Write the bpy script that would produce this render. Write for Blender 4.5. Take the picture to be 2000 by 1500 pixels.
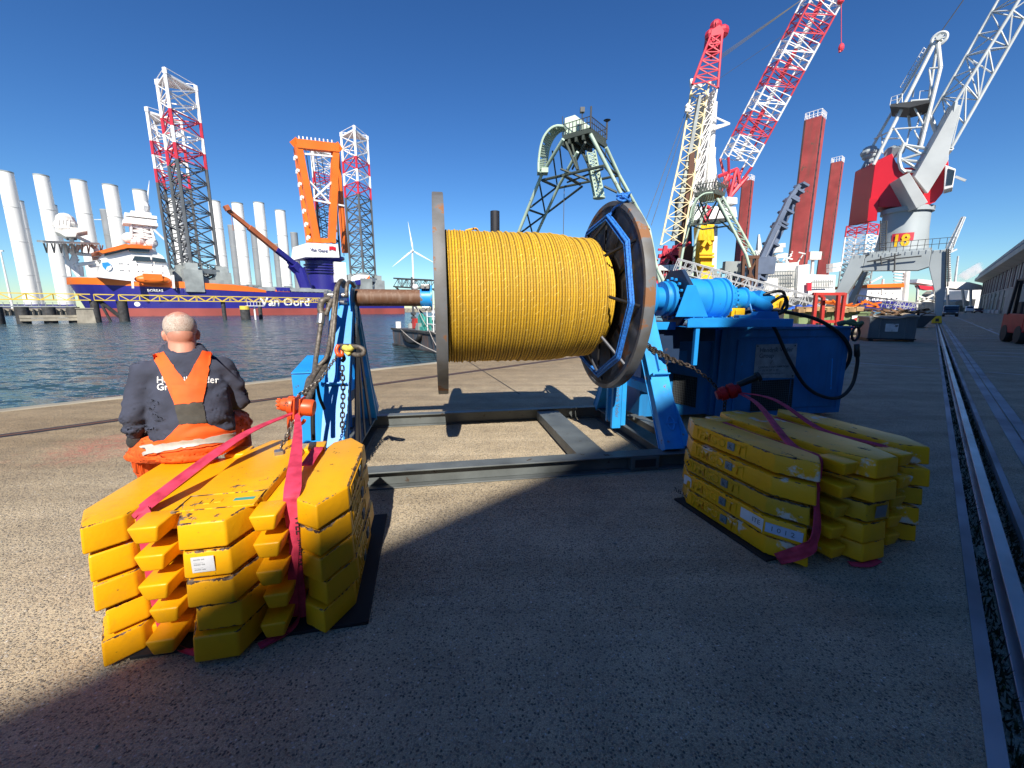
import bpy, bmesh, math, random
from mathutils import Vector as V, Matrix, noise as mnoise
random.seed(7)
for o in list(bpy.data.objects): bpy.data.objects.remove(o, do_unlink=True)
SC = bpy.context.scene; COL = SC.collection
# ---------------------------------------------------------------- camera
F, HC = 800.0, 1.6                                   # focal length in photo pixels (2000 wide), eye height
PITCH = math.atan(148/800); CP, SP = math.cos(PITCH), math.sin(PITCH)
cam = bpy.data.cameras.new('camera'); camo = bpy.data.objects.new('camera', cam); COL.objects.link(camo)
cam.sensor_width = 36; cam.lens = 36*F/2000; cam.clip_start = .05; cam.clip_end = 20000
camo.location = (0, 0, HC); camo.rotation_euler = (math.pi/2-PITCH, 0, 0); SC.camera = camo
# ---------------------------------------------------------------- sky, sun, exposure
SUN = V((-.09, 1.18, -1)).normalized()                # direction the light travels
SEL = math.asin(-SUN.z)
wd = bpy.data.worlds.new('World'); SC.world = wd; wd.use_nodes = True
nt = wd.node_tree; bg = nt.nodes['Background']
sky = nt.nodes.new('ShaderNodeTexSky'); sky.sky_type = 'NISHITA'; sky.sun_disc = False
sky.sun_elevation = SEL; sky.sun_rotation = math.atan2(-SUN.x, -SUN.y)
sky.altitude = 300; sky.air_density = 1.15; sky.dust_density = .05; sky.ozone_density = 3.2
hs_ = nt.nodes.new('ShaderNodeHueSaturation'); hs_.inputs['Saturation'].default_value = 1.14; hs_.inputs['Value'].default_value = .2
gm_ = nt.nodes.new('ShaderNodeGamma'); gm_.inputs[1].default_value = 1.22
nt.links.new(sky.outputs[0], hs_.inputs['Color']); nt.links.new(hs_.outputs[0], gm_.inputs[0])
tn_ = nt.nodes.new('ShaderNodeMix'); tn_.data_type = 'RGBA'; tn_.blend_type = 'MULTIPLY'; tn_.inputs[0].default_value = 1; tn_.inputs[7].default_value = (.66, .86, 1.06, 1)
nt.links.new(gm_.outputs[0], tn_.inputs[6]); nt.links.new(tn_.outputs[2], bg.inputs[0]); bg.inputs[1].default_value = .098*5*.72
sl = bpy.data.lights.new('sun', 'SUN'); sl.energy = 5.0; sl.angle = math.radians(.5); sl.color = (1, .92, .80)
so = bpy.data.objects.new('sun', sl); COL.objects.link(so); so.rotation_euler = SUN.to_track_quat('-Z', 'Y').to_euler(); so.location = (0, -20, 60)
SC.view_settings.view_transform = 'Standard'; SC.view_settings.look = 'None'
SC.view_settings.exposure = 0.74; SC.view_settings.gamma = 1
SC.cycles.max_bounces = 6; SC.cycles.volume_bounces = 4; SC.cycles.use_denoising = True
# ---------------------------------------------------------------- directions and points
DQ = V((.711, .703, 0)); NQ = V((-.703, .711, 0)); UP = V((0, 0, 1))   # along the quay, towards the water
E1 = V((.985, .17, 0)); E2 = V((-.17, .985, 0)); FR = V((1.79, 3.94, 0))  # winch skid axes
def q(a, n, z=0): return DQ*a+NQ*n+UP*z
def w(a, b, z=0): return FR+E1*a+E2*b+UP*z
def ray(x, y):
    u, v = (x-1000)/F, (y-750)/F
    return V((u, CP-v*SP, -(v*CP+SP)))
EYE = V((0, 0, HC))
def G(x, y, z=0): r = ray(x, y); return EYE+r*((z-HC)/r.z)
def Dp(x, y, Y): r = ray(x, y); return EYE+r*(Y/r.y)
def PL(x, y, c, nrm): r = ray(x, y); return EYE+r*((c-EYE).dot(nrm)/r.dot(nrm))
def AP(x, y, a): return PL(x, y, q(a, 0, HC), DQ)
def NP(x, y, n): return PL(x, y, q(0, n, HC), NQ)
def WB(x, y, b): return PL(x, y, w(0, b, HC), E2)
# ---------------------------------------------------------------- mesh builder
class MB:
    def __init__(s): s.v = []; s.f = []; s.mi = []; s.m = 0; s.uv = None
    def add(s, vs, fs):
        k = len(s.v); s.v += [V(p) for p in vs]
        for f in fs: s.f.append([i+k for i in f]); s.mi.append(s.m)
    def hexa(s, p): s.add(p, [(0,3,2,1),(4,5,6,7),(0,1,5,4),(1,2,6,5),(2,3,7,6),(3,0,4,7)])
    def box(s, c, d, ux=V((1,0,0)), uy=None):
        ux = V(ux).normalized(); uy = V(uy).normalized() if uy else UP.cross(ux).normalized(); uz = ux.cross(uy)
        a, b, e = ux*(d[0]/2), uy*(d[1]/2), uz*(d[2]/2); c = V(c)
        s.hexa([c-a-b-e, c+a-b-e, c+a+b-e, c-a+b-e, c-a-b+e, c+a-b+e, c+a+b+e, c-a+b+e])
    def wbox(s, a0, a1, b0, b1, z0, z1): s.box(w((a0+a1)/2, (b0+b1)/2, (z0+z1)/2), (a1-a0, b1-b0, z1-z0), E1, E2)
    def qbox(s, a0, a1, n0, n1, z0, z1): s.box(q((a0+a1)/2, (n0+n1)/2, (z0+z1)/2), (abs(a1-a0), abs(n1-n0), abs(z1-z0)), DQ, NQ)
    def bar(s, p, r, wd, ht=None, up=UP):
        p, r = V(p), V(r); ht = ht or wd; x = (r-p); L = x.length
        if L < 1e-6: return
        x /= L; y = up.cross(x)
        if y.length < .05: y = V((1,0,0)).cross(x)
        y.normalize(); s.box((p+r)/2, (L, wd, ht), x, y)
    def tube(s, p, r, ra, rb=None, n=8, cap=True):
        p, r = V(p), V(r); rb = ra if rb is None else rb; x = (r-p)
        if x.length < 1e-7: return
        x.normalize(); y = x.orthogonal().normalized(); z = x.cross(y)
        vs = []
        for c, rr in ((p, ra), (r, rb)):
            for i in range(n):
                t = 2*math.pi*i/n; vs.append(c+(y*math.cos(t)+z*math.sin(t))*rr)
        fs = [(i, (i+1)%n, n+(i+1)%n, n+i) for i in range(n)]
        if cap: fs += [tuple(range(n))[::-1], tuple(range(n, 2*n))]
        s.add(vs, fs)
    def path(s, pts, r, n=8, closed=False, flat=None):
        pts = [V(p) for p in pts]; m = len(pts); vs = []; T = []
        for i in range(m):
            a = pts[i-1] if (i or closed) else pts[0]; b = pts[(i+1)%m] if (i < m-1 or closed) else pts[-1]
            t = (b-a); T.append(t.normalized() if t.length > 1e-9 else V((0,0,1)))
        y = T[0].orthogonal().normalized()
        for i in range(m):
            y = (y-T[i]*y.dot(T[i])); y = y.normalized() if y.length > 1e-6 else T[i].orthogonal().normalized()
            z = T[i].cross(y); rr = r[i] if isinstance(r, (list, tuple)) else r
            for j in range(n):
                t = 2*math.pi*j/n; vs.append(pts[i]+y*(math.cos(t)*rr)+z*(math.sin(t)*rr))
        fs = []
        for i in range(m if closed else m-1):
            k = (i+1)%m
            for j in range(n): fs.append((i*n+j, i*n+(j+1)%n, k*n+(j+1)%n, k*n+j))
        if not closed: fs += [tuple(range(n))[::-1], tuple(range((m-1)*n, m*n))]
        s.add(vs, fs)
    def prism(s, pts, d):
        pts = [V(p) for p in pts]; n = len(pts); d = V(d)
        nr = V((0,0,0))
        for i in range(n): nr += pts[i].cross(pts[(i+1)%n])
        if nr.dot(d) < 0: pts = pts[::-1]
        s.add(pts+[p+d for p in pts], [tuple(range(n))[::-1], tuple(range(n, 2*n))]+[(i, (i+1)%n, n+(i+1)%n, n+i) for i in range(n)])
    def lathe(s, prof, o, ax, n=32, ref=None):
        o, ax = V(o), V(ax).normalized(); y = (V(ref)-ax*V(ref).dot(ax)).normalized() if ref else ax.orthogonal().normalized(); z = ax.cross(y)
        vs = []; k = len(prof)
        for (t, r) in prof:
            for i in range(n):
                a = 2*math.pi*i/n; vs.append(o+ax*t+(y*math.cos(a)+z*math.sin(a))*max(r, 1e-4))
        fs = []
        for j in range(k-1):
            for i in range(n): fs.append((j*n+i, j*n+(i+1)%n, (j+1)*n+(i+1)%n, (j+1)*n+i))
        if prof[0][1] > 1e-3 and prof[0] != prof[-1]: fs += [tuple(range(n))[::-1], tuple(range((k-1)*n, k*n))]
        s.add(vs, fs)
    def ball(s, c, r, nu=16, nv=10, R=None):
        c = V(c); r = r if isinstance(r, (tuple, list)) else (r, r, r); R = R or Matrix.Identity(3)
        vs = []; fs = []
        for j in range(nv+1):
            p = math.pi*j/nv
            for i in range(nu):
                t = 2*math.pi*i/nu
                vs.append(c+R @ V((r[0]*math.sin(p)*math.cos(t), r[1]*math.sin(p)*math.sin(t), r[2]*math.cos(p))))
        for j in range(nv):
            for i in range(nu): fs.append((j*nu+i, (j+1)*nu+i, (j+1)*nu+(i+1)%nu, j*nu+(i+1)%nu))
        s.add(vs, fs)
    def loft(s, rings, cap=True):
        n = len(rings[0]); vs = [p for r in rings for p in r]; fs = []
        for j in range(len(rings)-1):
            for i in range(n): fs.append((j*n+i, j*n+(i+1)%n, (j+1)*n+(i+1)%n, (j+1)*n+i))
        if cap: fs += [tuple(range(n))[::-1], tuple(range((len(rings)-1)*n, len(rings)*n))]
        s.add(vs, fs)
    def quad(s, *p): s.add(p, [tuple(range(len(p)))])
    def cut(s): s.cuts = getattr(s, 'cuts', [])+[(len(s.v), len(s.f))]
    def each(s, name, mats, parent, **k):
        """one object per piece, pieces marked with cut()"""
        c = [(0, 0)]+getattr(s, 'cuts', []); c = c if c[-1][1] == len(s.f) else c+[(len(s.v), len(s.f))]; out = []
        for (v0, f0), (v1, f1) in zip(c, c[1:]):
            m = MB(); m.v = s.v[v0:v1]; m.f = [[i-v0 for i in f] for f in s.f[f0:f1]]; m.mi = s.mi[f0:f1]
            if m.f: out.append(m.build(name, mats, parent, **k))
        return out
    def grid(s, fn, nu, nv, closed_u=False):
        vs = [fn(i/nu, j/nv) for j in range(nv+1) for i in range(nu+1)]
        s.add(vs, [(j*(nu+1)+i, j*(nu+1)+i+1, (j+1)*(nu+1)+i+1, (j+1)*(nu+1)+i) for j in range(nv) for i in range(nu)])
    def mesh(s, name, o=V((0,0,0))):
        me = bpy.data.meshes.new(name); me.from_pydata([p-o for p in s.v], [], s.f); me.update()
        return me
    def build(s, name, mats, parent=None, bevel=0, smooth=False, fix=True, seg=2, loc=None):
        o0 = wloc(parent) if parent else (V(loc) if loc is not None else V((0,0,0)))
        me = s.mesh(name, o0); mats = mats if isinstance(mats, (list, tuple)) else [mats]
        for m in mats: me.materials.append(MT[m] if isinstance(m, str) else m)
        me.polygons.foreach_set('material_index', s.mi)
        if fix:
            bm = bmesh.new(); bm.from_mesh(me); bmesh.ops.recalc_face_normals(bm, faces=bm.faces)
            if bevel: bmesh.ops.bevel(bm, geom=[e for e in bm.edges if len(e.link_faces) == 2 and e.calc_face_angle(0) > .35], offset=bevel, segments=seg, profile=.5, affect='EDGES', clamp_overlap=True)
            bm.to_mesh(me); bm.free()
        if smooth is not False:
            me.polygons.foreach_set('use_smooth', [True]*len(me.polygons))
            if smooth is not True: me.set_sharp_from_angle(angle=math.radians(smooth))
        o = bpy.data.objects.new(name, me); COL.objects.link(o)
        if parent: o.parent = parent
        elif loc is not None: o.location = loc
        return o
def wloc(o):
    p = V((0,0,0))
    while o: p += V(o.location); o = o.parent
    return p
def tag(o, label, cat=None, group=None, kind=None):
    if label: o['label'] = label
    if cat: o['category'] = cat
    if group: o['group'] = group
    if kind: o['kind'] = kind
    return o
def thing(name, label, cat, loc, group=None):
    o = bpy.data.objects.new(name, None); o.empty_display_size = .2; COL.objects.link(o); o.location = V(loc)
    return tag(o, label, cat, group)
def struct(o): o['kind'] = 'structure'; return o
def copy_tree(o, parent=None):
    c = o.copy(); COL.objects.link(c); c.parent = parent
    for ch in list(o.children): copy_tree(ch, c)
    return c
FONTC = {}
def text(s, size, o, u, v, mat, parent=None, name='lettering', ext=.002, bold=0, sx=1, align='LEFT', fn=None):
    """flat or raised lettering laid in the plane (u, v) with its baseline starting at o"""
    cu = bpy.data.curves.new('t', 'FONT'); cu.body = s; cu.size = size; cu.extrude = 0; cu.offset = bold*size; cu.align_x = align; cu.resolution_u = 2
    to = bpy.data.objects.new('t', cu); COL.objects.link(to)
    dg = bpy.context.evaluated_depsgraph_get(); me = bpy.data.meshes.new_from_object(to.evaluated_get(dg))
    bpy.data.objects.remove(to); bpy.data.curves.remove(cu)
    u, v = V(u).normalized(), V(v).normalized(); nn = u.cross(v); o = V(o)
    bm = bmesh.new(); bm.from_mesh(me)
    if ext:
        r = bmesh.ops.extrude_face_region(bm, geom=list(bm.faces))
        for e in r['geom']:
            if isinstance(e, bmesh.types.BMVert): e.co.z = 1
    b0 = wloc(parent) if parent else V((0,0,0))
    for p in bm.verts:
        z = p.co.z*ext
        p.co = (fn(p.co.x*sx, p.co.y, z) if fn else o+u*(p.co.x*sx)+v*p.co.y+nn*z)-b0
    bmesh.ops.recalc_face_normals(bm, faces=bm.faces)
    bm.to_mesh(me); bm.free(); me.name = name
    me.materials.clear(); me.materials.append(MT[mat])
    ob = bpy.data.objects.new(name, me); COL.objects.link(ob); ob.parent = parent
    return ob
# ---------------------------------------------------------------- materials
MT = {}
def srgb(r, g, b):
    f = lambda c: (c/255)/12.92 if c <= 10 else (((c/255)+.055)/1.055)**2.4
    return (f(r), f(g), f(b))
def nd(t, typ, **k):
    n = t.nodes.new(typ)
    for a, b in k.items(): setattr(n, a, b)
    return n
def mixc(t, fac, a, b, mode='MIX'):
    m = nd(t, 'ShaderNodeMix', data_type='RGBA', blend_type=mode)
    for sock, val in ((m.inputs[0], fac), (m.inputs[6], a), (m.inputs[7], b)):
        if isinstance(val, (int, float)): sock.default_value = val
        elif isinstance(val, (tuple, list)): sock.default_value = (*val[:3], 1)
        else: t.links.new(val, sock)
    return m.outputs[2]
def ramp(t, fac, a, b, ca=(0,0,0), cb=(1,1,1)):
    r = nd(t, 'ShaderNodeValToRGB'); e = r.color_ramp.elements
    e[0].position = a; e[1].position = b; e[0].color = (*ca, 1); e[1].color = (*cb, 1); t.links.new(fac, r.inputs[0]); return r.outputs[0]
def noise(t, vec, sc, det=3, rough=.5):
    n = nd(t, 'ShaderNodeTexNoise'); n.inputs['Scale'].default_value = sc; n.inputs['Detail'].default_value = det; n.inputs['Roughness'].default_value = rough
    t.links.new(vec, n.inputs['Vector']); return n.outputs[0]
def coords(t, scale=None, rnd=True):
    tc = nd(t, 'ShaderNodeTexCoord'); v = tc.outputs['Object']
    if rnd:
        oi = nd(t, 'ShaderNodeObjectInfo'); m = nd(t, 'ShaderNodeVectorMath', operation='SCALE'); m.inputs[0].default_value = (37, 53, 71)
        t.links.new(oi.outputs['Random'], m.inputs['Scale']); a = nd(t, 'ShaderNodeVectorMath', operation='ADD')
        t.links.new(v, a.inputs[0]); t.links.new(m.outputs[0], a.inputs[1]); v = a.outputs[0]
    if scale:
        m = nd(t, 'ShaderNodeMapping'); m.inputs['Scale'].default_value = scale; t.links.new(v, m.inputs[0]); v = m.outputs[0]
    return v
def bumpn(t, h, strength, dist, bs):
    b = nd(t, 'ShaderNodeBump'); b.inputs['Strength'].default_value = strength; b.inputs['Distance'].default_value = dist
    t.links.new(h, b.inputs['Height']); t.links.new(b.outputs[0], bs.inputs['Normal'])
def newmat(name):
    m = bpy.data.materials.new(name); m.use_nodes = True; MT[name] = m; t = m.node_tree
    return t, t.nodes['Principled BSDF']
def M(name, col, rough=.5, metal=0, var=.12, sc=3, col2=None, wear=0, wcol=(.12,.05,.025), wsc=6, bump=.15, bsc=60, bd=.004, streak=0, coat=0, w2=None, spec=.5):
    t, b = newmat(name); v = coords(t)
    n1 = noise(t, v, sc, 4)
    lo = tuple(c*(1-var*1.6) for c in col); hi = col2 or tuple(min(1, c*(1+var*1.2)) for c in col)
    c = mixc(t, ramp(t, n1, .3, .7), lo, hi)
    if streak:
        vs = coords(t, (sc*3, sc*3, sc*.25)); n3 = noise(t, vs, 1.5, 4)
        c = mixc(t, ramp(t, n3, .5, .72, (0,0,0), (streak,)*3), c, wcol)
    r = None
    if wear:
        n2 = noise(t, v, wsc, 9, .68); f = ramp(t, n2, .70-.25*wear, .73-.25*wear); c = mixc(t, f, c, wcol)
        if w2: c = mixc(t, ramp(t, noise(t, v, wsc*1.7, 8, .7), .68, .70), c, w2)
        rr = nd(t, 'ShaderNodeMath', operation='MULTIPLY_ADD'); rr.inputs[1].default_value = .85-rough; rr.inputs[2].default_value = rough
        t.links.new(f, rr.inputs[0]); r = rr.outputs[0]
    t.links.new(c, b.inputs['Base Color'])
    if r: t.links.new(r, b.inputs['Roughness'])
    else: b.inputs['Roughness'].default_value = rough
    b.inputs['Metallic'].default_value = metal; b.inputs['Coat Weight'].default_value = coat; b.inputs['Specular IOR Level'].default_value = spec
    if bump: bumpn(t, noise(t, v, bsc, 4, .6), bump, bd, b)
    return m_(name)
def m_(n): return MT[n]
def F_(name, col, rough=.6, metal=0): return M(name, col, rough, metal, var=.08, sc=.4, bump=0)
def blockmat(name, col, edge, scuff, white):
    t, b = newmat(name); v = coords(t); tc = nd(t, 'ShaderNodeTexCoord'); sz = nd(t, 'ShaderNodeSeparateXYZ'); t.links.new(tc.outputs['Object'], sz.inputs[0])
    c = mixc(t, ramp(t, noise(t, v, 2.2, 5), .3, .7), tuple(x*.86 for x in col), tuple(min(1, x*1.08) for x in col))
    c = mixc(t, ramp(t, noise(t, v, 9, 6, .65), .52, .72, (0,0,0), (.35,)*3), c, tuple(x*.55+.02 for x in col))            # grime
    if white: c = mixc(t, ramp(t, noise(t, v, 3.1, 8, .68), .60-.05*white, .64-.05*white, (0,0,0), (.9,)*3), c, (.58,.55,.50))
    az = nd(t, 'ShaderNodeMath', operation='SUBTRACT'); az.inputs[1].default_value = .061; t.links.new(sz.outputs[2], az.inputs[0]); ab = nd(t, 'ShaderNodeMath', operation='ABSOLUTE'); t.links.new(az.outputs[0], ab.inputs[0])
    e = nd(t, 'ShaderNodeMapRange'); e.inputs[1].default_value = .046; e.inputs[2].default_value = .061; e.inputs[3].default_value = 0; e.inputs[4].default_value = edge; t.links.new(ab.outputs[0], e.inputs[0])
    ns = nd(t, 'ShaderNodeSeparateXYZ'); t.links.new(tc.outputs['Normal'], ns.inputs[0]); na = nd(t, 'ShaderNodeMath', operation='ABSOLUTE'); t.links.new(ns.outputs[2], na.inputs[0])
    nm = nd(t, 'ShaderNodeMapRange'); nm.inputs[1].default_value = .86; nm.inputs[2].default_value = .99; nm.inputs[3].default_value = 1; nm.inputs[4].default_value = .25; t.links.new(na.outputs[0], nm.inputs[0])
    e0 = e; e = nd(t, 'ShaderNodeMath', operation='MULTIPLY'); t.links.new(e0.outputs[0], e.inputs[0]); t.links.new(nm.outputs[0], e.inputs[1])
    n = noise(t, v, 13, 9, .72); ad = nd(t, 'ShaderNodeMath', operation='ADD'); t.links.new(n, ad.inputs[0]); t.links.new(e.outputs[0], ad.inputs[1])
    big = noise(t, v, 2.6, 3); a2 = nd(t, 'ShaderNodeMath', operation='MULTIPLY_ADD'); a2.inputs[1].default_value = .42; t.links.new(big, a2.inputs[0]); t.links.new(ad.outputs[0], a2.inputs[2])
    th = .985-.10*scuff; f = ramp(t, a2.outputs[0], th, th+.02)
    chip = mixc(t, ramp(t, noise(t, v, 30, 4), .45, .6), (.045,.022,.016), (.20,.15,.11)); c = mixc(t, f, c, chip)
    sc_ = noise(t, coords(t, (1.2, 9, 9)), 4, 7, .7); c = mixc(t, ramp(t, sc_, .655, .69, (0,0,0), (.6,)*3), c, (.12,.07,.02))
    t.links.new(c, b.inputs['Base Color']); rr_ = nd(t, 'ShaderNodeMapRange'); rr_.inputs[3].default_value = .40; rr_.inputs[4].default_value = .8; t.links.new(f, rr_.inputs[0]); t.links.new(rr_.outputs[0], b.inputs['Roughness']); b.inputs['Specular IOR Level'].default_value = .35
    h = nd(t, 'ShaderNodeMath', operation='MULTIPLY_ADD'); h.inputs[1].default_value = -1.2; t.links.new(f, h.inputs[0]); t.links.new(noise(t, v, 26, 5, .6), h.inputs[2]); bumpn(t, h.outputs[0], .28, .006, b)
blockmat('block_yellow', (.78,.37,.004), .26, .7, 0); blockmat('block_yellow_dull', (.80,.38,.006), .27, .65, .2); blockmat('block_yellow_worn', (.62,.33,.010), .34, 1.1, .3)
M('winch_blue', (.014,.25,.66), .40, wear=.22, wsc=7, wcol=(.06,.05,.05), var=.1, bump=.12, bsc=30)
M('winch_blue_worn', (.02,.27,.66), .42, wear=.35, wsc=7, wcol=(.16,.13,.12), var=.16, bump=.25, bsc=30)
M('cabinet_blue', (.016,.175,.44), .42, wear=.06, var=.1, wcol=(.03,.04,.06), streak=.25, bump=.05)
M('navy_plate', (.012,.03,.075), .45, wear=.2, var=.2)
M('frame_grey', (.092,.105,.108), .5, wear=.28, wsc=9, wcol=(.05,.035,.025), var=.22, bump=.2)
M('flange_steel', (.10,.115,.145), .5, metal=.1, wear=.38, wsc=5, wcol=(.16,.075,.03), col2=(.12,.13,.16), var=.3, bump=.15)
M('flange_rim', (.17,.155,.135), .6, metal=.0, wear=.6, wsc=3, wcol=(.22,.105,.05), col2=(.15,.17,.20), var=.3, bump=.2)
M('flange_face', (.030,.065,.135), .6, metal=0, wear=.3, wsc=5, wcol=(.085,.09,.10), var=.4, bump=.15)
M('rust', (.20,.075,.028), .8, col2=(.10,.055,.04), sc=8, var=.3, wear=.3, wcol=(.05,.035,.03), wsc=9, bump=.3)
M('shaft_rust', (.26,.10,.035), .62, col2=(.13,.075,.05), sc=9, var=.35, wear=.2, wcol=(.40,.30,.24), wsc=9, bump=.2, streak=.3)
M('dark_metal', (.02,.02,.022), .5, metal=.4, var=.3)
M('steel', (.38,.38,.38), .38, metal=.85, var=.2)
M('rail_steel', (.42,.44,.47), .38, metal=.6, var=.25, sc=1.2, wear=.2, wcol=(.16,.11,.08), wsc=2)
M('edge_steel', (.26,.28,.31), .6, metal=.15, var=.3, sc=1.2, wear=.25, wcol=(.10,.09,.08), wsc=2)
M('rope_blue', (.02,.17,.60), .7, var=.35, sc=60, bump=.6, bsc=140)
M('web_pink', (.52,.022,.07), .75, var=.25, sc=14, bump=.4, bsc=220, bd=.002, col2=(.64,.045,.11), wear=.1, wsc=9, wcol=(.22,.02,.04))
M('hoist_orange', (.62,.085,.018), .4, wear=.3, wsc=14, wcol=(.12,.05,.03), var=.2)
M('chain_dark', (.045,.035,.03), .5, metal=.6, var=.4, sc=25)
M('chain_bright', (.33,.30,.26), .38, metal=.8, var=.4, sc=30)
M('wire_rope', (.13,.115,.10), .55, metal=.4, var=.4, sc=40, bump=.6, bsc=160)
M('rubber', (.012,.012,.013), .7, var=.3)
M('hose', (.014,.016,.018), .42, var=.2)
M('tape_yellow', (.60,.55,.10), .6, var=.2, sc=20)
M('plate_white', (.34,.36,.38), .55, wear=.42, wsc=7, wcol=(.20,.19,.18), var=.15, sc=12)
M('ink', (.015,.015,.02), .6, var=.1, bump=0)
M('ink_grey', (.10,.12,.14), .6, var=.1, bump=0)
M('sticker', (.62,.63,.66), .5, var=.08, sc=10, wear=.2, wcol=(.4,.38,.3))
M('sticker_blue', (.42,.50,.66), .5, var=.08, sc=10)
M('mat_black', (.012,.012,.014), .8, var=.3, bump=.3)
M('cap_grey', (.16,.20,.22), .5, var=.2)
M('olive_tray', (.22,.20,.06), .5, var=.15)
M('white', (.78,.78,.77), .5, var=.06, sc=.5, bump=0)
M('white_dirty', (.66,.66,.63), .55, var=.12, sc=.4, streak=.3, wcol=(.35,.27,.2), bump=0)
M('tower_white', (.70,.71,.70), .45, var=.05, sc=.1, bump=0)
M('tower_seam', (.52,.53,.53), .5, var=.05, sc=.1, bump=0)
M('tower_grey', (.20,.22,.24), .6, var=.08, sc=.1, bump=0)
M('leg_grey', (.085,.095,.105), .6, var=.1, sc=.2, bump=0)
M('lat_white', (.76,.76,.76), .5, var=.06, sc=.3, bump=0)
M('lat_red', (.50,.025,.05), .5, var=.12, sc=.3, bump=0)
M('ship_orange', (.78,.16,.015), .45, var=.08, sc=.1, bump=0)
M('ship_blue', (.018,.016,.19), .4, var=.12, sc=.06, bump=0, streak=.08, wcol=(.1,.12,.3))
M('boot_red', (.27,.055,.045), .6, var=.15, sc=.08, bump=0, streak=.3, wcol=(.16,.05,.04))
M('ship_grey', (.27,.30,.30), .6, var=.2, sc=.2, bump=0)
M('ship_dark', (.05,.055,.06), .6, var=.25, sc=.2, bump=0)
M('glass', (.03,.045,.06), .12, var=.1, bump=0)
M('logo_blue', (.02,.25,.62), .5, var=.05, bump=0)
M('pile', (.035,.037,.04), .75, var=.35, sc=1.5, streak=.3, wcol=(.12,.09,.06), bump=.2, bsc=8)
M('concrete', (.30,.275,.22), .8, var=.2, sc=.6, streak=.3, wcol=(.12,.1,.08), bump=.2, bsc=12)
M('truss_yellow', (.62,.46,.06), .55, var=.12, sc=.4, bump=0)
M('pale_green', (.42,.54,.43), .55, var=.15, sc=.4, wear=.3, wsc=1.5, wcol=(.16,.13,.09), bump=0)
M('dark_green_steel', (.05,.065,.055), .6, var=.2, sc=.4, bump=0)
M('crane_red', (.60,.010,.025), .45, var=.07, sc=.3, bump=0)
M('crane_grey', (.33,.38,.41), .5, var=.1, sc=.25, bump=0)
M('crane_light', (.52,.55,.55), .5, var=.1, sc=.3, bump=0)
M('spud_red', (.36,.060,.055), .6, var=.15, sc=.3, wear=.25, wsc=.35, wcol=(.15,.08,.06), bump=0, streak=.45)
M('spud_dark', (.06,.035,.035), .6, var=.2, sc=.3, bump=0)
M('hyd_yellow', (.78,.46,.01), .45, var=.12, sc=.6, wear=.15, wsc=1.2, bump=0)
M('boom_yellow', (.74,.63,.36), .55, var=.15, sc=.4, bump=0)
M('navy_crane', (.11,.145,.22), .45, var=.2, sc=.3, bump=0)
M('skip_green', (.17,.24,.12), .6, var=.2, sc=1.2, wear=.3, wsc=2, wcol=(.16,.10,.05))
M('skip_grey', (.10,.12,.135), .55, var=.15, sc=1, wear=.2, wsc=2, bump=.1)
M('frame_red', (.42,.035,.03), .5, var=.15, sc=1, wear=.25, wsc=3)
M('alu', (.55,.57,.58), .4, metal=.3, var=.15, sc=.6, bump=0)
M('timber', (.36,.24,.12), .8, var=.35, sc=2, bump=.2)
M('scrap', (.15,.085,.05), .85, var=.5, sc=.8, col2=(.30,.18,.10), bump=.3, bsc=6)
M('bag', (.42,.38,.33), .85, var=.2, sc=1.5)
M('tarp_blue', (.02,.10,.48), .6, var=.25, sc=2)
M('paint_white', (.58,.60,.62), .75, var=.2, sc=2, wear=.45, wsc=5, wcol=(.12,.12,.12), bump=.1)
M('wall_grey', (.30,.31,.29), .8, var=.1, sc=.25, streak=.3, wcol=(.16,.15,.13), bump=.05, bsc=6)
M('cladding', (.32,.29,.28), .7, var=.18, sc=.3, streak=.4, wcol=(.14,.10,.10), bump=0)
M('cladding_dark', (.13,.09,.10), .7, var=.2, sc=.3, bump=0)
M('roof_grey', (.36,.37,.35), .7, var=.1, sc=.2, bump=0)
M('roof_purple', (.13,.09,.11), .7, var=.15, sc=.2, bump=0)
M('door_dark', (.03,.032,.035), .5, var=.2, sc=.5, bump=0)
M('car_dark', (.018,.025,.035), .25, var=.05, coat=.5, bump=0)
M('car_maroon', (.12,.02,.035), .3, var=.05, coat=.5, bump=0)
M('lamp_white', (.8,.8,.78), .3, var=.05, bump=0)
M('boom_rust', (.46,.13,.05), .6, var=.15, sc=.2, bump=0)
M('lift_red', (.34,.010,.014), .5, var=.1, spec=.2)
M('hull_work', (.055,.068,.085), .6, var=.25, sc=.6, streak=.55, wcol=(.24,.10,.04), bump=.1, bsc=4)
M('winch_teal', (.05,.32,.27), .5, var=.15, bump=0)
M('sweater', (.040,.047,.078), .92, var=.22, sc=6, bump=.5, bsc=420, bd=.002)
M('overall', (.80,.095,.010), .75, var=.10, sc=8, bump=.35, bsc=300, bd=.002, col2=(.88,.13,.012))
M('reflective', (.42,.42,.40), .45, var=.1, sc=20)
M('elastic', (.055,.052,.045), .85, var=.1, sc=30, bump=.4, bsc=200)
M('skin', (.52,.23,.16), .55, var=.16, sc=7, col2=(.60,.27,.19), bump=.15, bsc=120, bd=.002)
M('glove', (.03,.03,.032), .8, var=.3, sc=20)
M('boot', (.03,.03,.04), .6, var=.2)
M('pen_white', (.82,.82,.82), .8, var=.04, bump=0)
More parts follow.
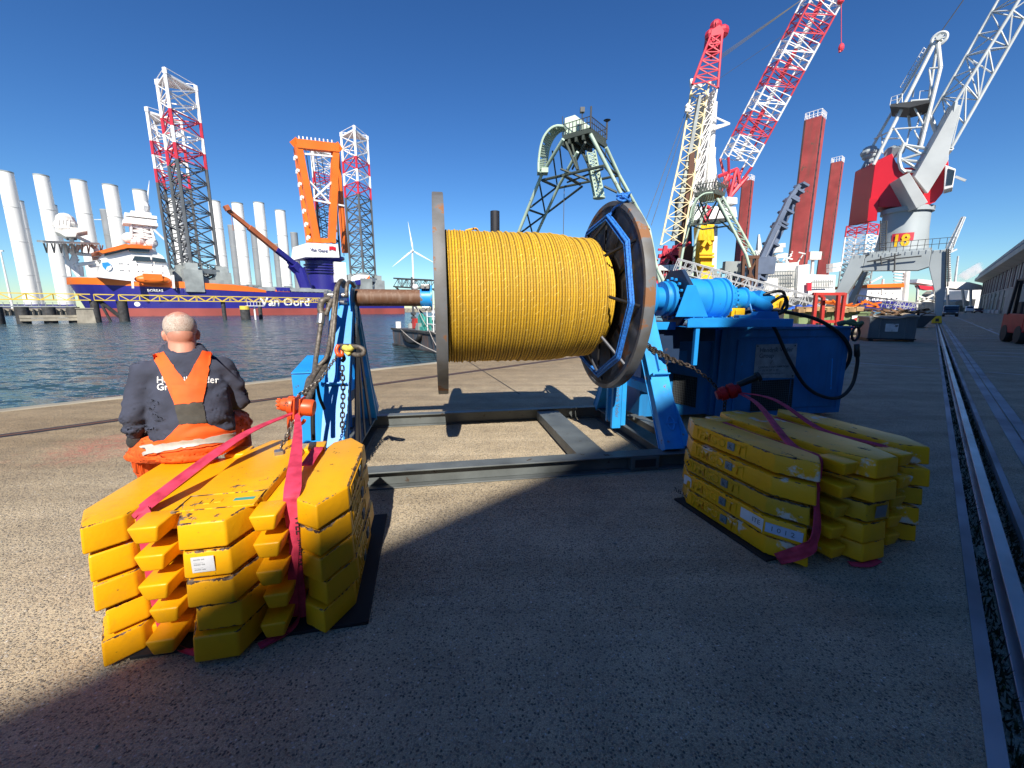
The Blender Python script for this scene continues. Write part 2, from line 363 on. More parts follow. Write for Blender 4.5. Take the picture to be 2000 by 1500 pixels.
# ---------------------------------------------------------------- special materials: ground, water, grass, hair
def ground_mat():
    t, b = newmat('aggregate'); v = coords(t, rnd=False)
    n_big = noise(t, v, .35, 5, .6); n_mid = noise(t, v, 2.2, 5, .6)
    vo = nd(t, 'ShaderNodeTexVoronoi'); vo.inputs['Scale'].default_value = 82; vo.inputs['Randomness'].default_value = 1
    wv = nd(t, 'ShaderNodeVectorMath', operation='ADD'); nz = nd(t, 'ShaderNodeTexNoise'); nz.inputs['Scale'].default_value = 70; t.links.new(v, nz.inputs['Vector'])
    sc = nd(t, 'ShaderNodeVectorMath', operation='SCALE'); sc.inputs['Scale'].default_value = .010; t.links.new(nz.outputs['Color'], sc.inputs[0])
    t.links.new(v, wv.inputs[0]); t.links.new(sc.outputs[0], wv.inputs[1]); t.links.new(wv.outputs[0], vo.inputs['Vector'])
    sep = nd(t, 'ShaderNodeSeparateColor'); t.links.new(vo.outputs['Color'], sep.inputs[0])
    cr = nd(t, 'ShaderNodeValToRGB'); t.links.new(sep.outputs[0], cr.inputs[0]); e = cr.color_ramp.elements
    e[0].position = 0; e[0].color = (.13,.125,.115,1); e[1].position = 1; e[1].color = (.86,.82,.74,1)
    for p, c in ((.2,(.24,.22,.19)),(.4,(.52,.44,.33)),(.55,(.28,.26,.235)),(.75,(.66,.56,.42)),(.9,(.40,.375,.33))):
        x = e.new(p); x.color = (*c, 1)
    stone = ramp(t, vo.outputs['Distance'], .36, .50, (1,1,1), (0,0,0))     # 1 on a stone, 0 in the matrix
    pick = ramp(t, sep.outputs[1], .10, .16)
    mm = nd(t, 'ShaderNodeMath', operation='MULTIPLY'); t.links.new(stone, mm.inputs[0]); t.links.new(pick, mm.inputs[1])
    fine = noise(t, v, 190, 5, .75)
    matrix = mixc(t, ramp(t, fine, .35, .65), (.30,.25,.175), (.86,.735,.53))
    c = mixc(t, mm.outputs[0], matrix, cr.outputs[0])
    sx = nd(t, 'ShaderNodeVectorMath', operation='DOT_PRODUCT'); sx.inputs[1].default_value = tuple(NQ); t.links.new(v, sx.inputs[0])
    ad = nd(t, 'ShaderNodeMath', operation='MULTIPLY_ADD'); ad.inputs[1].default_value = 2.0; t.links.new(n_big, ad.inputs[0]); t.links.new(sx.outputs['Value'], ad.inputs[2])
    asp = ramp(t, ad.outputs[0], .0, 1, (1,1,1), (0,0,0)); ar = nd(t, 'ShaderNodeMapRange'); ar.inputs[1].default_value = .6; ar.inputs[2].default_value = 2.6
    t.links.new(ad.outputs[0], ar.inputs[0])
    c = mixc(t, ar.outputs[0], mixc(t, .55, c, mixc(t, 1, c, (.96,.95,.93), 'MULTIPLY')), c)   # older asphalt inland, pale concrete by the water
    c = mixc(t, 1, c, ramp(t, n_mid, .25, .75, (.74,.73,.72), (1.12,1.10,1.06)), 'MULTIPLY')
    c = mixc(t, 1, c, ramp(t, n_big, .3, .7, (.88,.88,.88), (1.05,1.05,1.05)), 'MULTIPLY')
    vs = coords(t, None, False); mp = nd(t, 'ShaderNodeMapping'); mp.inputs['Rotation'].default_value = (0, 0, -math.atan2(DQ.y, DQ.x)); mp.inputs['Scale'].default_value = (.12, 2.2, 1)
    t.links.new(vs, mp.inputs[0]); st = noise(t, mp.outputs[0], 1.3, 5, .6)
    c = mixc(t, 1, c, ramp(t, st, .36, .60, (.80,.78,.76), (1,1,1)), 'MULTIPLY')               # tyre and drag streaks along the quay
    ed = nd(t, 'ShaderNodeMapRange'); ed.inputs[1].default_value = 4.5; ed.inputs[2].default_value = 8.6; t.links.new(ad.outputs[0], ed.inputs[0]); c = mixc(t, ed.outputs[0], c, mixc(t, 1, c, (.62,.57,.50), 'MULTIPLY'))   # older, dirtier concrete towards the edge
    sp = nd(t, 'ShaderNodeVectorMath', operation='DISTANCE'); sp.inputs[1].default_value = tuple(G(205, 872)); t.links.new(v, sp.inputs[0])
    n5 = noise(t, v, 3.5, 6, .7); sm = nd(t, 'ShaderNodeMath', operation='MULTIPLY_ADD'); sm.inputs[1].default_value = 1.7; t.links.new(n5, sm.inputs[0]); t.links.new(sp.outputs['Value'], sm.inputs[2])
    rf = ramp(t, sm.outputs[0], .75, 1.0, (.8,.8,.8), (0,0,0)); mr = nd(t, 'ShaderNodeMapRange'); mr.inputs[1].default_value = 1.55; mr.inputs[2].default_value = .85; mr.inputs[4].default_value = .62
    t.links.new(sm.outputs[0], mr.inputs[0]); mk = nd(t, 'ShaderNodeMath', operation='MULTIPLY'); t.links.new(mr.outputs[0], mk.inputs[0]); t.links.new(ramp(t, noise(t, v, 16, 7, .75), .40, .58), mk.inputs[1]); c = mixc(t, mk.outputs[0], c, (.55,.13,.10))     # old red paint spill
    t.links.new(c, b.inputs['Base Color']); b.inputs['Roughness'].default_value = .78; b.inputs['Specular IOR Level'].default_value = .35
    hh = nd(t, 'ShaderNodeMath', operation='MULTIPLY_ADD'); hh.inputs[1].default_value = .8; t.links.new(fine, hh.inputs[0]); t.links.new(mm.outputs[0], hh.inputs[2])
    bumpn(t, hh.outputs[0], 1.0, .009, b)
ground_mat()
def water_mat():
    t, b = newmat('water'); v = coords(t, rnd=False)
    mp = nd(t, 'ShaderNodeMapping'); mp.inputs['Rotation'].default_value = (0, 0, .35); mp.inputs['Scale'].default_value = (.55, 1.25, 1); t.links.new(v, mp.inputs[0])
    n1 = noise(t, mp.outputs[0], 1.1, 6, .62); n2 = noise(t, mp.outputs[0], .16, 3, .5)
    a = nd(t, 'ShaderNodeMath', operation='MULTIPLY_ADD'); a.inputs[1].default_value = 1.2; t.links.new(n2, a.inputs[0]); t.links.new(n1, a.inputs[2])
    c = mixc(t, ramp(t, n2, .3, .7), (.022,.048,.062), (.034,.070,.085)); t.links.new(c, b.inputs['Base Color'])
    b.inputs['Roughness'].default_value = .17; b.inputs['IOR'].default_value = 1.33
    def slope(sc, k, det):
        n = nd(t, 'ShaderNodeTexNoise'); n.inputs['Scale'].default_value = sc; n.inputs['Detail'].default_value = det; n.inputs['Roughness'].default_value = .6; t.links.new(mp.outputs[0], n.inputs['Vector'])
        s_ = nd(t, 'ShaderNodeVectorMath', operation='SUBTRACT'); s_.inputs[1].default_value = (.5, .5, .5); t.links.new(n.outputs['Color'], s_.inputs[0])
        m = nd(t, 'ShaderNodeVectorMath', operation='MULTIPLY'); m.inputs[1].default_value = (k, k*1.3, 0); t.links.new(s_.outputs[0], m.inputs[0]); return m.outputs[0]
    a1 = nd(t, 'ShaderNodeVectorMath', operation='ADD'); t.links.new(slope(.9, 1.5, 2), a1.inputs[0]); t.links.new(slope(3.4, 1.9, 3), a1.inputs[1])
    a2 = nd(t, 'ShaderNodeVectorMath', operation='ADD'); t.links.new(a1.outputs[0], a2.inputs[0]); a2.inputs[1].default_value = (0, 0, 1)
    nn = nd(t, 'ShaderNodeVectorMath', operation='NORMALIZE'); t.links.new(a2.outputs[0], nn.inputs[0]); t.links.new(nn.outputs[0], b.inputs['Normal'])
water_mat()
def weeds_mat():
    t, b = newmat('weeds'); v = coords(t)
    c = mixc(t, ramp(t, noise(t, v, 14, 5, .7), .4, .62), (.018,.014,.010), (.030,.060,.012)); c = mixc(t, ramp(t, noise(t, v, 45, 4), .60, .66), c, (.10,.16,.03))
    t.links.new(c, b.inputs['Base Color']); b.inputs['Roughness'].default_value = .9; bumpn(t, noise(t, v, 60, 4), 1, .03, b)
weeds_mat()
def hair_mat():
    t, b = newmat('hair_grey'); v = coords(t)
    n = noise(t, v, 170, 4, .7); m = noise(t, v, 14, 3)
    c = mixc(t, ramp(t, n, .38, .62), (.34,.27,.23), (.70,.66,.60)); c = mixc(t, ramp(t, m, .35, .75, (0,0,0), (.45,)*3), c, (.45,.25,.19))
    t.links.new(c, b.inputs['Base Color']); b.inputs['Roughness'].default_value = .85; bumpn(t, n, .9, .004, b)
hair_mat()
def rope_mat():
    t, b = newmat('rope_yellow'); uv = nd(t, 'ShaderNodeUVMap'); s = nd(t, 'ShaderNodeSeparateXYZ'); t.links.new(uv.outputs[0], s.inputs[0])
    def wave(ku, kv):
        m1 = nd(t, 'ShaderNodeMath', operation='MULTIPLY'); m1.inputs[1].default_value = ku; t.links.new(s.outputs[0], m1.inputs[0])
        m2 = nd(t, 'ShaderNodeMath', operation='MULTIPLY_ADD'); m2.inputs[1].default_value = kv; t.links.new(s.outputs[1], m2.inputs[0]); t.links.new(m1.outputs[0], m2.inputs[2])
        sn = nd(t, 'ShaderNodeMath', operation='SINE'); t.links.new(m2.outputs[0], sn.inputs[0]); return sn.outputs[0]
    p = 2*math.pi; A = wave(p*2, p*1.1); B = wave(-p*2, p*1.1)
    mx = nd(t, 'ShaderNodeMath', operation='MAXIMUM'); t.links.new(A, mx.inputs[0]); t.links.new(B, mx.inputs[1])
    v = coords(t); n = noise(t, v, 4, 4); nf = noise(t, v, 90, 3, .7)
    fr = nd(t, 'ShaderNodeMath', operation='FRACT'); t.links.new(s.outputs[0], fr.inputs[0])
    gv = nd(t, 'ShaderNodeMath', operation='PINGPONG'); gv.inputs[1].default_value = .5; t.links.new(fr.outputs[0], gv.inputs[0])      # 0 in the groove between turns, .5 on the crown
    wn = nd(t, 'ShaderNodeTexWhiteNoise', noise_dimensions='1D'); fl = nd(t, 'ShaderNodeMath', operation='FLOOR'); t.links.new(s.outputs[0], fl.inputs[0]); t.links.new(fl.outputs[0], wn.inputs['W'])
    c = mixc(t, ramp(t, mx.outputs[0], .0, .9), (.48,.27,.008), (.68,.41,.015))
    c = mixc(t, 1, c, ramp(t, wn.outputs['Value'], 0, 1, (.80,.80,.80), (1.12,1.12,1.1)), 'MULTIPLY')
    c = mixc(t, ramp(t, n, .3, .7, (0,0,0), (.35,)*3), c, (.36,.24,.04)); c = mixc(t, ramp(t, nf, .60, .72, (0,0,0), (.5,)*3), c, (.80,.58,.14))
    c = mixc(t, ramp(t, gv.outputs[0], .03, .22, (1,1,1), (0,0,0)), c, (.085,.045,.006))                                                # darker between the turns
    D = wave(p*.31, p*.55); E = wave(p*1.0, p*2.3)
    md = nd(t, 'ShaderNodeMath', operation='MULTIPLY'); t.links.new(ramp(t, D, .86, .99), md.inputs[0]); t.links.new(ramp(t, E, .3, .8), md.inputs[1])
    md2 = nd(t, 'ShaderNodeMath', operation='MULTIPLY'); t.links.new(md.outputs[0], md2.inputs[0]); t.links.new(ramp(t, noise(t, v, 22, 4, .7), .42, .60, (0,0,0), (.75,)*3), md2.inputs[1])
    c = mixc(t, md2.outputs[0], c, (.86,.66,.18)); c = mixc(t, ramp(t, noise(t, coords(t, (1, .3, .3)), 30, 4), .55, .75, (0,0,0), (.35,)*3), c, (.30,.20,.04))
    t.links.new(c, b.inputs['Base Color']); b.inputs['Roughness'].default_value = .7
    bumpn(t, mx.outputs[0], .35, .003, b)
rope_mat()
# ---------------------------------------------------------------- setting: quay, rails, markings, water, far land
g = MB()
A0, A1 = -60, 4000
def sheet(mb, n0, n1, z, a0=A0, a1=A1, seg=1):
    mb.quad(q(a0, n0, z), q(a1, n0, z), q(a1, n1, z), q(a0, n1, z))
sheet(g, -.36, 10.25, 0); sheet(g, -.70, -2500, 0); sheet(g, -.36, -.70, -.09)
for n in (-.36, -.70): g.quad(q(A0, n, 0), q(A1, n, 0), q(A1, n, -.09), q(A0, n, -.09))
g.quad(q(A0, 10.25, 0), q(A1, 10.25, 0), q(A1, 10.25, -6), q(A0, 10.25, -6))
g.quad(q(A0, 10.25, 0), q(A0, -2500, 0), q(-2500, -2500, 0), q(-2500, 10.25, 0))
struct(g.build('ground', 'aggregate', fix=False))
g = MB(); g.qbox(A0, 400, 10.05, 10.30, -.5, .015); struct(g.build('quay_coping', 'concrete', bevel=.02))
ZW = -1.9
g = MB(); sheet(g, 10.3, 6000, ZW, -4000, 6000); struct(g.build('water', 'water', fix=False))
g = MB(); g.qbox(-900, 3000, 325, 2500, ZW-4, 1.3)
struct(g.build('far_quay', 'concrete'))
g = MB(); g.m = 0
g.qbox(A0, 700, -.40, -.345, -.06, .006); g.qbox(A0, 700, -.70, -.655, -.06, .006)
struct(g.build('rail_edge', 'edge_steel'))
g = MB()
for z0, z1, n0, n1 in ((-.015, .002, -.575, -.505), (-.07, -.014, -.55, -.53), (-.089, -.069, -.60, -.48)): g.qbox(A0, 700, n0, n1, z0, z1)
struct(g.build('crane_rail', 'rail_steel', bevel=.004))
g = MB(); g.qbox(A0, 700, 8.10, 8.17, -.03, .006); struct(g.build('crane_rail', 'rust'))
g = MB(); g.qbox(A0, 700, 8.17, 8.24, -.03, .003); g.qbox(A0, 700, 8.03, 8.10, -.03, .003); struct(g.build('rail_groove', 'dark_metal'))
g = MB()
for k in range(-10, 110):
    for n0, n1 in ((-.965, -.86), (-1.10, -.985)): g.qbox(k*3, k*3+2.985, n0, n1, -.02, .010+.003*math.sin(k*5.1+n0*9))
struct(g.build('channel_cover', 'edge_steel'))
# weeds growing in the rail groove
g = MB(); rnd = random.Random(3)
for k in range(5200):
    a = .8+rnd.random()**2*26; n = rnd.choice((rnd.uniform(-.475, -.41), rnd.uniform(-.65, -.605)))
    p = q(a, n, -.088); h = rnd.uniform(.015, .06); d = V((rnd.uniform(-1, 1), rnd.uniform(-1, 1), 0))*.03; s = V((rnd.uniform(-1, 1), rnd.uniform(-1, 1), 0)).normalized()*.006
    g.add([p-s, p+s, p+d+UP*h], [(0, 1, 2)])
tag(g.build('weeds', 'weeds', fix=False), None, kind='stuff')
# painted lines
g = MB()
def line(a0, a1, n0, n1): sheet(g, n0, n1, .004, a0, a1)
line(15.77, 15.85, 1.9, -.3); line(15.77, 15.85, -1.2, -14); line(15.77, 15.85, 1.9, 6)
line(6, 240, -3.03, -3.13)
for a in (21.5, 23.2, 34, 37, 54, 62, 78): line(a, a+.12, -1.3, -6.5)
for a in (20, 33, 48, 70): line(a, a+2.2, -3.3, -3.42)
line(41, 41.15, 1.5, -.3)
struct(g.build('road_marking', 'paint_white', fix=False))
# expansion joint and a dark seam on the pale concrete
g = MB(); p0, p1 = G(905, 700), G(1015, 770); d = (p1-p0).normalized(); s = V((-d.y, d.x, 0))*.012
g.quad(p0-s+UP*.004, p1-s+UP*.004, p1+s+UP*.004, p0+s+UP*.004); struct(g.build('joint', 'rubber', fix=False))

# loose grit and chips of stone lying on the quay
g = MB(); rnd = random.Random(41)
for k in range(420):
    p = V((rnd.uniform(-3.2, 3.6), rnd.uniform(1.1, 5.5), 0)); d = p.dot(NQ)
    if d < -.3: continue
    r = rnd.choice((.002, .003, .003, .004, .006)); g.ball(p+UP*r*.5, (r*rnd.uniform(.8, 1.6), r*rnd.uniform(.7, 1.3), r*.7), 6, 4)
for k in range(14):
    p = V((rnd.uniform(-2.5, 2.5), rnd.uniform(2.2, 6.5), 0)); g.ball(p+UP*.004, (.018, .008, .004), 6, 4)
tag(g.build('grit', 'concrete', smooth=True), None, kind='stuff')
# ---------------------------------------------------------------- small builders: chain, web ribbon, I-beam
def arc(p, r, u, v, a0, a1, n=12): return [V(p)+V(u)*(r*math.cos(a0+(a1-a0)*i/n))+V(v)*(r*math.sin(a0+(a1-a0)*i/n)) for i in range(n+1)]
def smooth(pts, n=6):
    pts = [V(p) for p in pts]; P = [pts[0]*2-pts[1]]+pts+[pts[-1]*2-pts[-2]]; out = []
    for i in range(1, len(P)-2):
        for k in range(n):
            t = k/n; a, b, c, d = P[i-1], P[i], P[i+1], P[i+2]
            out.append(.5*((2*b)+(c-a)*t+(2*a-5*b+4*c-d)*t*t+(3*b-a-3*c+d)*t**3))
    return out+[pts[-1]]
def resample(pts, step):
    out = [pts[0]]; acc = 0
    for a, b in zip(pts, pts[1:]):
        L = (b-a).length; pos = step-acc
        while pos <= L: out.append(a+(b-a)*(pos/L)); pos += step
        acc = (acc+L) % step
    return out
def chain(mb, pts, pitch=.032, wr=.0045, ww=.011):
    ps = resample([V(p) for p in pts], pitch)
    for i in range(len(ps)-1):
        a, b = ps[i], ps[i+1]; x = (b-a).normalized(); y = x.orthogonal().normalized(); z = x.cross(y)
        ang = (i % 2)*math.pi/2+.5; y, z = y*math.cos(ang)+z*math.sin(ang), z*math.cos(ang)-y*math.sin(ang)
        c = (a+b)/2; h = pitch*.5-wr*.2; ring = []
        for k in range(10):
            t = 2*math.pi*k/10; ring.append(c+x*((h-ww+wr)*(1 if math.cos(t) > 0 else -1)*(1 if abs(math.cos(t)) > .1 else 0)+ww*math.cos(t))+y*(ww*math.sin(t)))
        mb.path(ring, wr, 5, True)
def ribbon(mb, pts, wd, th, side, sub=8, sag=0):
    """flat web through pts; side = width direction at each point (or one for all); folds give it a soft section"""
    P = smooth(pts, sub); n = len(P); S = side if isinstance(side, list) else [side]*len(pts); rings = []
    for i, p in enumerate(P):
        t = i/(n-1)*(len(S)-1); k = min(int(t), len(S)-2) if len(S) > 1 else 0; f = t-k
        s = (V(S[k])*(1-f)+V(S[min(k+1, len(S)-1)])*f); W = wd[min(k, len(wd)-1)]*(1-f)+wd[min(k+1, len(wd)-1)]*f if isinstance(wd, list) else wd
        tg = (P[min(i+1, n-1)]-P[max(i-1, 0)]).normalized(); s = (s-tg*s.dot(tg)).normalized(); m = tg.cross(s)
        r = []; K = 7
        for j in range(K+1):
            u = j/K*2-1; r.append(p+s*(u*W/2)+m*(th*(.8-.5*abs(u))+th*.5*math.cos(u*7+i*.3)))
        for j in range(K+1):
            u = 1-j/K*2; r.append(p+s*(u*W/2)-m*(th*(.8-.5*abs(u))))
        rings.append(r)
    mb.loft(rings)
def ibeam(mb, p, r, h=.16, wf=.13, tf=.014, tw=.016):
    p, r = V(p), V(r)
    for z, hh, ww in ((tf/2, tf, wf), (h-tf/2, tf, wf), (h/2, h-2*tf-.002, tw)): mb.bar(p+UP*z, r+UP*z, ww, hh)
# ---------------------------------------------------------------- the winch skid
AZ = 1.71
win = thing('winch', 'blue rope winch on a grey steel base frame with two A-shaped towers', 'winch', w(-1.7, 1.05, 0))
g = MB()
ibeam(g, w(-3.75, .09), w(0, .09), .165, .17); ibeam(g, w(-3.75, 2.08), w(.0, 2.08), .165, .13)
g.wbox(-3.75, -3.5, .0, .18, .0, .166); g.wbox(-.62, -.32, .002, .176, .02, .15); g.wbox(-.02, .02, -.01, .19, 0, .167)
ibeam(g, w(-.13, .18), w(-.13, 2.0), .165, .2); ibeam(g, w(-3.42, .18), w(-3.42, 2.0), .165, .2)
g.wbox(-1.11, -.80, .178, 2.0, .03, .145); g.wbox(.18, .32, .2, 1.7, .0, .12); g.wbox(-.03, .18, 1.55, 1.7, 0, .12)
g.build('base_frame', 'frame_grey', win, bevel=.004, seg=1)
g = MB(); g.wbox(-.58, -.36, -.002, .0025, .045, .125); g.build('fork_pocket', 'ink', win)
def tower(a, mat, dirn):
    g = MB(); hw = .10
    for b0, b1 in ((.10, .93), (2.0, 1.17)):
        p, r = w(a, b0, .165), w(a, b1, 1.60); d = (r-p).normalized(); out = d.cross(E1); out = out if out.dot(E2)*(b0-1.05) > 0 else -out
        g.bar(p+out*.055, r+out*.045, .014, .21, up=E1) if 0 else g.bar(p+out*.06, r+out*.05, .22, .014, up=out)
        g.bar(p-out*.06, r-out*.04, .22, .014, up=out)
        for s in (-.095, .095): g.bar(p+E1*s, r+E1*s, .012, .10, up=out)
        g.prism([p+out*.068+E1*.11+d*.02, p+out*.2+E1*.11, p+out*.066+E1*.11+d*.5], E1*-.014)
    for z, b0, b1 in ((.72, .50, 1.60), (1.25, .80, 1.30)): g.bar(w(a, b0, z), w(a, b1, z), .14, .10)
    g.prism([w(a-.006, .66, .98), w(a-.006, 1.44, .98), w(a-.006, 1.18, 1.5), w(a-.006, .92, 1.5)], E1*.012)
    for b in (.93, 1.17): g.wbox(a-.12, a+.12, b-.012, b+.012, 1.42, 1.66)
    g.wbox(a-.09, a+.09, .945, 1.155, 1.40, 1.60)
    return g.build('tower', mat, win, bevel=.003, seg=1)
tl = tower(-3.42, 'winch_blue', 1); tr = tower(-.13, 'winch_blue_worn', -1)
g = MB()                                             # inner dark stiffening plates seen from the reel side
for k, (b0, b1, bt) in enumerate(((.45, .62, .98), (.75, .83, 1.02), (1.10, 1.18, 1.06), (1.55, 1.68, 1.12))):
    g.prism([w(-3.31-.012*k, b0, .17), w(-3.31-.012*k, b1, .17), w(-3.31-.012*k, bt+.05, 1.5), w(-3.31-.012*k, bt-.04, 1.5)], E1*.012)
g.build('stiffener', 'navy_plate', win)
g = MB()
g.wbox(-3.98, -3.74, .95, 1.5, .17, .92); g.prism([w(-3.98, .94, .93), w(-3.74, .94, .93), w(-3.74, 1.5, 1.05), w(-3.98, 1.5, 1.05)], UP*.012)
for b in (.93, 1.52): g.prism([w(-3.75, b, .17), w(-3.54, b, .17), w(-3.50, b, 1.22), w(-3.56, b, 1.22), w(-3.76, b, .80)], E2*.014)
g.wbox(-3.75, -3.5, .7, 1.4, .0, .16)
g.build('outrigger', 'winch_blue', win, bevel=.004, seg=1)
g = MB()                                             # catch plates and shelf on the front of each tower
for a, m in ((-3.42, 0), (-.13, 0)):
    d = (w(a, .93, 1.6)-w(a, .10, .165)).normalized(); out = V((0,0,1)).cross(d); o = d.cross(E1); o = o if o.dot(E2) < 0 else -o
    c = w(a, .10, .165)+d*.80+o*.075; g.bar(c-E1*.11, c+E1*.10, .09, .012, up=d); g.bar(c-E1*.11+o*.045, c-E1*.11-d*.03+o*.045, .012, .06, up=o)
    c2 = c+d*.30+E1*.0; g.bar(c2-d*.25, c2+d*.02, .012, .06, up=o)
    if a > -1:
        c3 = w(a+.01, .10, .165)+d*.27+o*.072; ring = [c3+E1*(.035*math.cos(t))+d*(.07*math.sin(t)) for t in [k*math.pi/8 for k in range(16)]]; g.path(ring, .009, 6, True); g.bar(c3-E1*.06, c3+E1*.06, .016, .016, up=o)
    g.cut()
g.each('bracket', 'winch_blue_worn', win)
g = MB()
for a0, a1, b0, b1 in ((-.42, -.31, .95, 1.0), (-.26, -.2, 1.05, 1.1), (-.36, -.16, 1.25, 1.30)): g.wbox(a0, a1, b0, b1, .16, 1.40); g.cut()
g.each('post', 'winch_blue_worn', win, bevel=.003, seg=1)
text('Hendrik Veder', .07, w(-.385, .948, .72), (0, 0, -1), E1, 'ink_grey', win, ext=.001)
# axle on the left
g = MB(); g.lathe([(-3.30, .0), (-3.30, .088), (-2.64, .088), (-2.64, 0)], w(0, 1.05, AZ), E1, 32); g.build('axle', 'shaft_rust', win, smooth=40)
g = MB(); g.lathe([(-2.64, 0), (-2.64, .094), (-2.53, .094), (-2.53, .135), (-2.515, .135), (-2.515, 0)], w(0, 1.05, AZ), E1, 32)
g.build('collar', 'winch_blue_worn', win, smooth=40)
g = MB()
for s in (-1, 1):
    g.box(w(-2.585, 1.05-.0, AZ+s*.115), (.085, .20, .045), E1, E2)
    g.tube(w(-2.585, .945, AZ+s*.115), w(-2.585, .935, AZ+s*.115), .012); g.cut()
g.each('clamp', 'steel', win, bevel=.004)
g = MB()
for a in (-3.335, -3.46): g.lathe([(a, 0), (a, .20), (a+.022, .20), (a+.022, .0)], w(0, 1.05, AZ-.03), E1, 32)
for a in (-3.335, -3.46): g.wbox(a, a+.022, .86, 1.24, 1.42, 1.62)
g.build('cheek_plate', 'winch_blue', win, smooth=40)
g = MB(); g.tube(w(-3.60, 1.0, AZ+.02), w(-3.33, 1.0, AZ+.02), .028, n=16); g.tube(w(-3.64, .98, AZ-.02), w(-3.36, .90, AZ-.06), .022, n=12)
for a in (-3.60, -3.47): g.tube(w(a, 1.0, AZ+.02), w(a+.03, 1.0, AZ+.02), .05, n=6)
g.build('pin', 'steel', win, smooth=40)
# drive side
g = MB(); c = w(0, 1.05, AZ)
g.lathe([(-.47, .14), (-.34, .14), (-.30, .255), (-.06, .255), (.02, .235), (.03, .14), (.16, .135), (.165, .20), (.20, .205), (.21, .165), (.24, .165), (.25, .205), (.29, .205), (.30, .12)], c, E1, 40)
for k in range(16):
    t = 2*math.pi*k/16; p = c+E1*.31+(E2*math.cos(t)+UP*math.sin(t))*.235; g.tube(p-E1*.03, p, .016, n=6)
g.build('hub', 'winch_blue', win, smooth=35)
g = MB(); r8 = [c+E1*.33+(E2*math.cos(t)+UP*math.sin(t))*.36 for t in [math.pi/8+k*math.pi/4 for k in range(8)]]; g.prism(r8, E1*.05)
g.build('mounting_plate', 'navy_plate', win, bevel=.004, seg=1)
g = MB()
g.lathe([(.38, 0.273), (.44, 0.273), (.46, 0.238), (.62, 0.242), (.63, 0.220), (.70, 0.220), (.71, 0.239), (.86, 0.239), (.87, 0.255), (.905, 0.255), (.91, 0.233), (.935, 0.233), (.94, 0.255), (.96, 0.255), (.97, 0.189), (1.06, 0.180), (1.07, 0.145), (1.10, 0.150), (1.11, 0.132), (1.24, 0.123), (1.25, 0.145), (1.27, 0.145), (1.28, 0.106), (1.38, 0.097), (1.39, 0.000)], c, E1, 40)
for k in range(20):
    t = 2*math.pi*k/20
    for a, rr in ((.97, .225), (1.075, .16)): p = c+E1*a+(E2*math.cos(t)+UP*math.sin(t))*rr; g.tube(p, p+E1*.025, .012, n=6)
g.build('gearbox', 'winch_blue', win, smooth=35)
g = MB()
g.tube(c+E1*1.36, c+E1*1.62-UP*.10, .085, n=20); g.tube(c+E1*1.60-UP*.09, c+E1*1.66-UP*.12, .06, n=16)
g.box(c+E1*1.56+UP*.02+E2*.02, (.22, .16, .10), (E1*.93-UP*.36).normalized()); g.tube(c+E1*1.3+UP*.1, c+E1*1.3-UP*.16+E2*-.15, .012)
g.build('motor', 'winch_blue', win, smooth=35)
g = MB()
for b in (.70, 1.40):
    g.prism([WB(1341, 557, .72)+E2*(b-.72), WB(1357, 557, .72)+E2*(b-.72), WB(1381, 619, .72)+E2*(b-.72), WB(1318, 619, .72)+E2*(b-.72)], E2*.014)
g.wbox(.34, .98, .69, 1.42, 1.478, 1.49)
for a in (.40, .52, .64, .76, .88): g.tube(w(a, .715, 1.49), w(a, .715, 1.505), .012, n=6)
g.build('motor_support', 'winch_blue', win, bevel=.003, seg=1)
g = MB()
g.wbox(.30, 1.66, .66, .68, 1.395, 1.478); g.wbox(.30, 1.66, .66, 1.5, 1.385, 1.397); g.wbox(.30, 1.66, .68, .74, 1.468, 1.477); g.wbox(.42, .47, .68, .73, .95, 1.385); g.wbox(-.1, .30, .9, .92, 1.35, 1.44); g.wbox(1.62, 1.66, .68, 1.5, 1.397, 1.478)
g.prism([w(1.05, .80, 1.478), w(1.60, .80, 1.478), w(1.56, .80, 1.56), w(1.30, .80, 1.56), w(1.27, .80, 1.52), w(1.05, .80, 1.52)], E2*.1)
g.build('platform', 'winch_blue', win, bevel=.004, seg=1)
g = MB(); g.wbox(.02, .42, .98, 1.0, .95, 1.38); g.prism([w(.02, .97, 1.38), w(.50, .97, 1.38), w(.05, .97, .7), w(.02, .97, .7)], E2*.012); g.wbox(.0, .9, 1.0, 1.4, 1.20, 1.35)
g.build('gusset', 'navy_plate', win)
g = MB(); g.wbox(1.02, 1.20, .9, 1.1, 1.50, 1.60); g.wbox(1.06, 1.14, .88, .9, 1.52, 1.58); g.build('valve', 'hyd_yellow', win, bevel=.006)
g = MB()
g.path(smooth([w(1.62, 1.0, 1.66), w(1.72, .95, 1.74), w(1.84, 1.0, 1.72), w(1.86, 1.0, 1.6), w(1.76, 1.0, 1.53), w(1.66, 1.0, 1.56)]), .02, 8); g.path(smooth([w(1.5, 1.0, 1.76), w(1.62, .96, 1.80), w(1.78, 1.0, 1.80), w(1.88, 1.05, 1.7), w(1.84, 1.05, 1.58)]), .018, 8)
g.build('hose', 'hose', win, smooth=True)
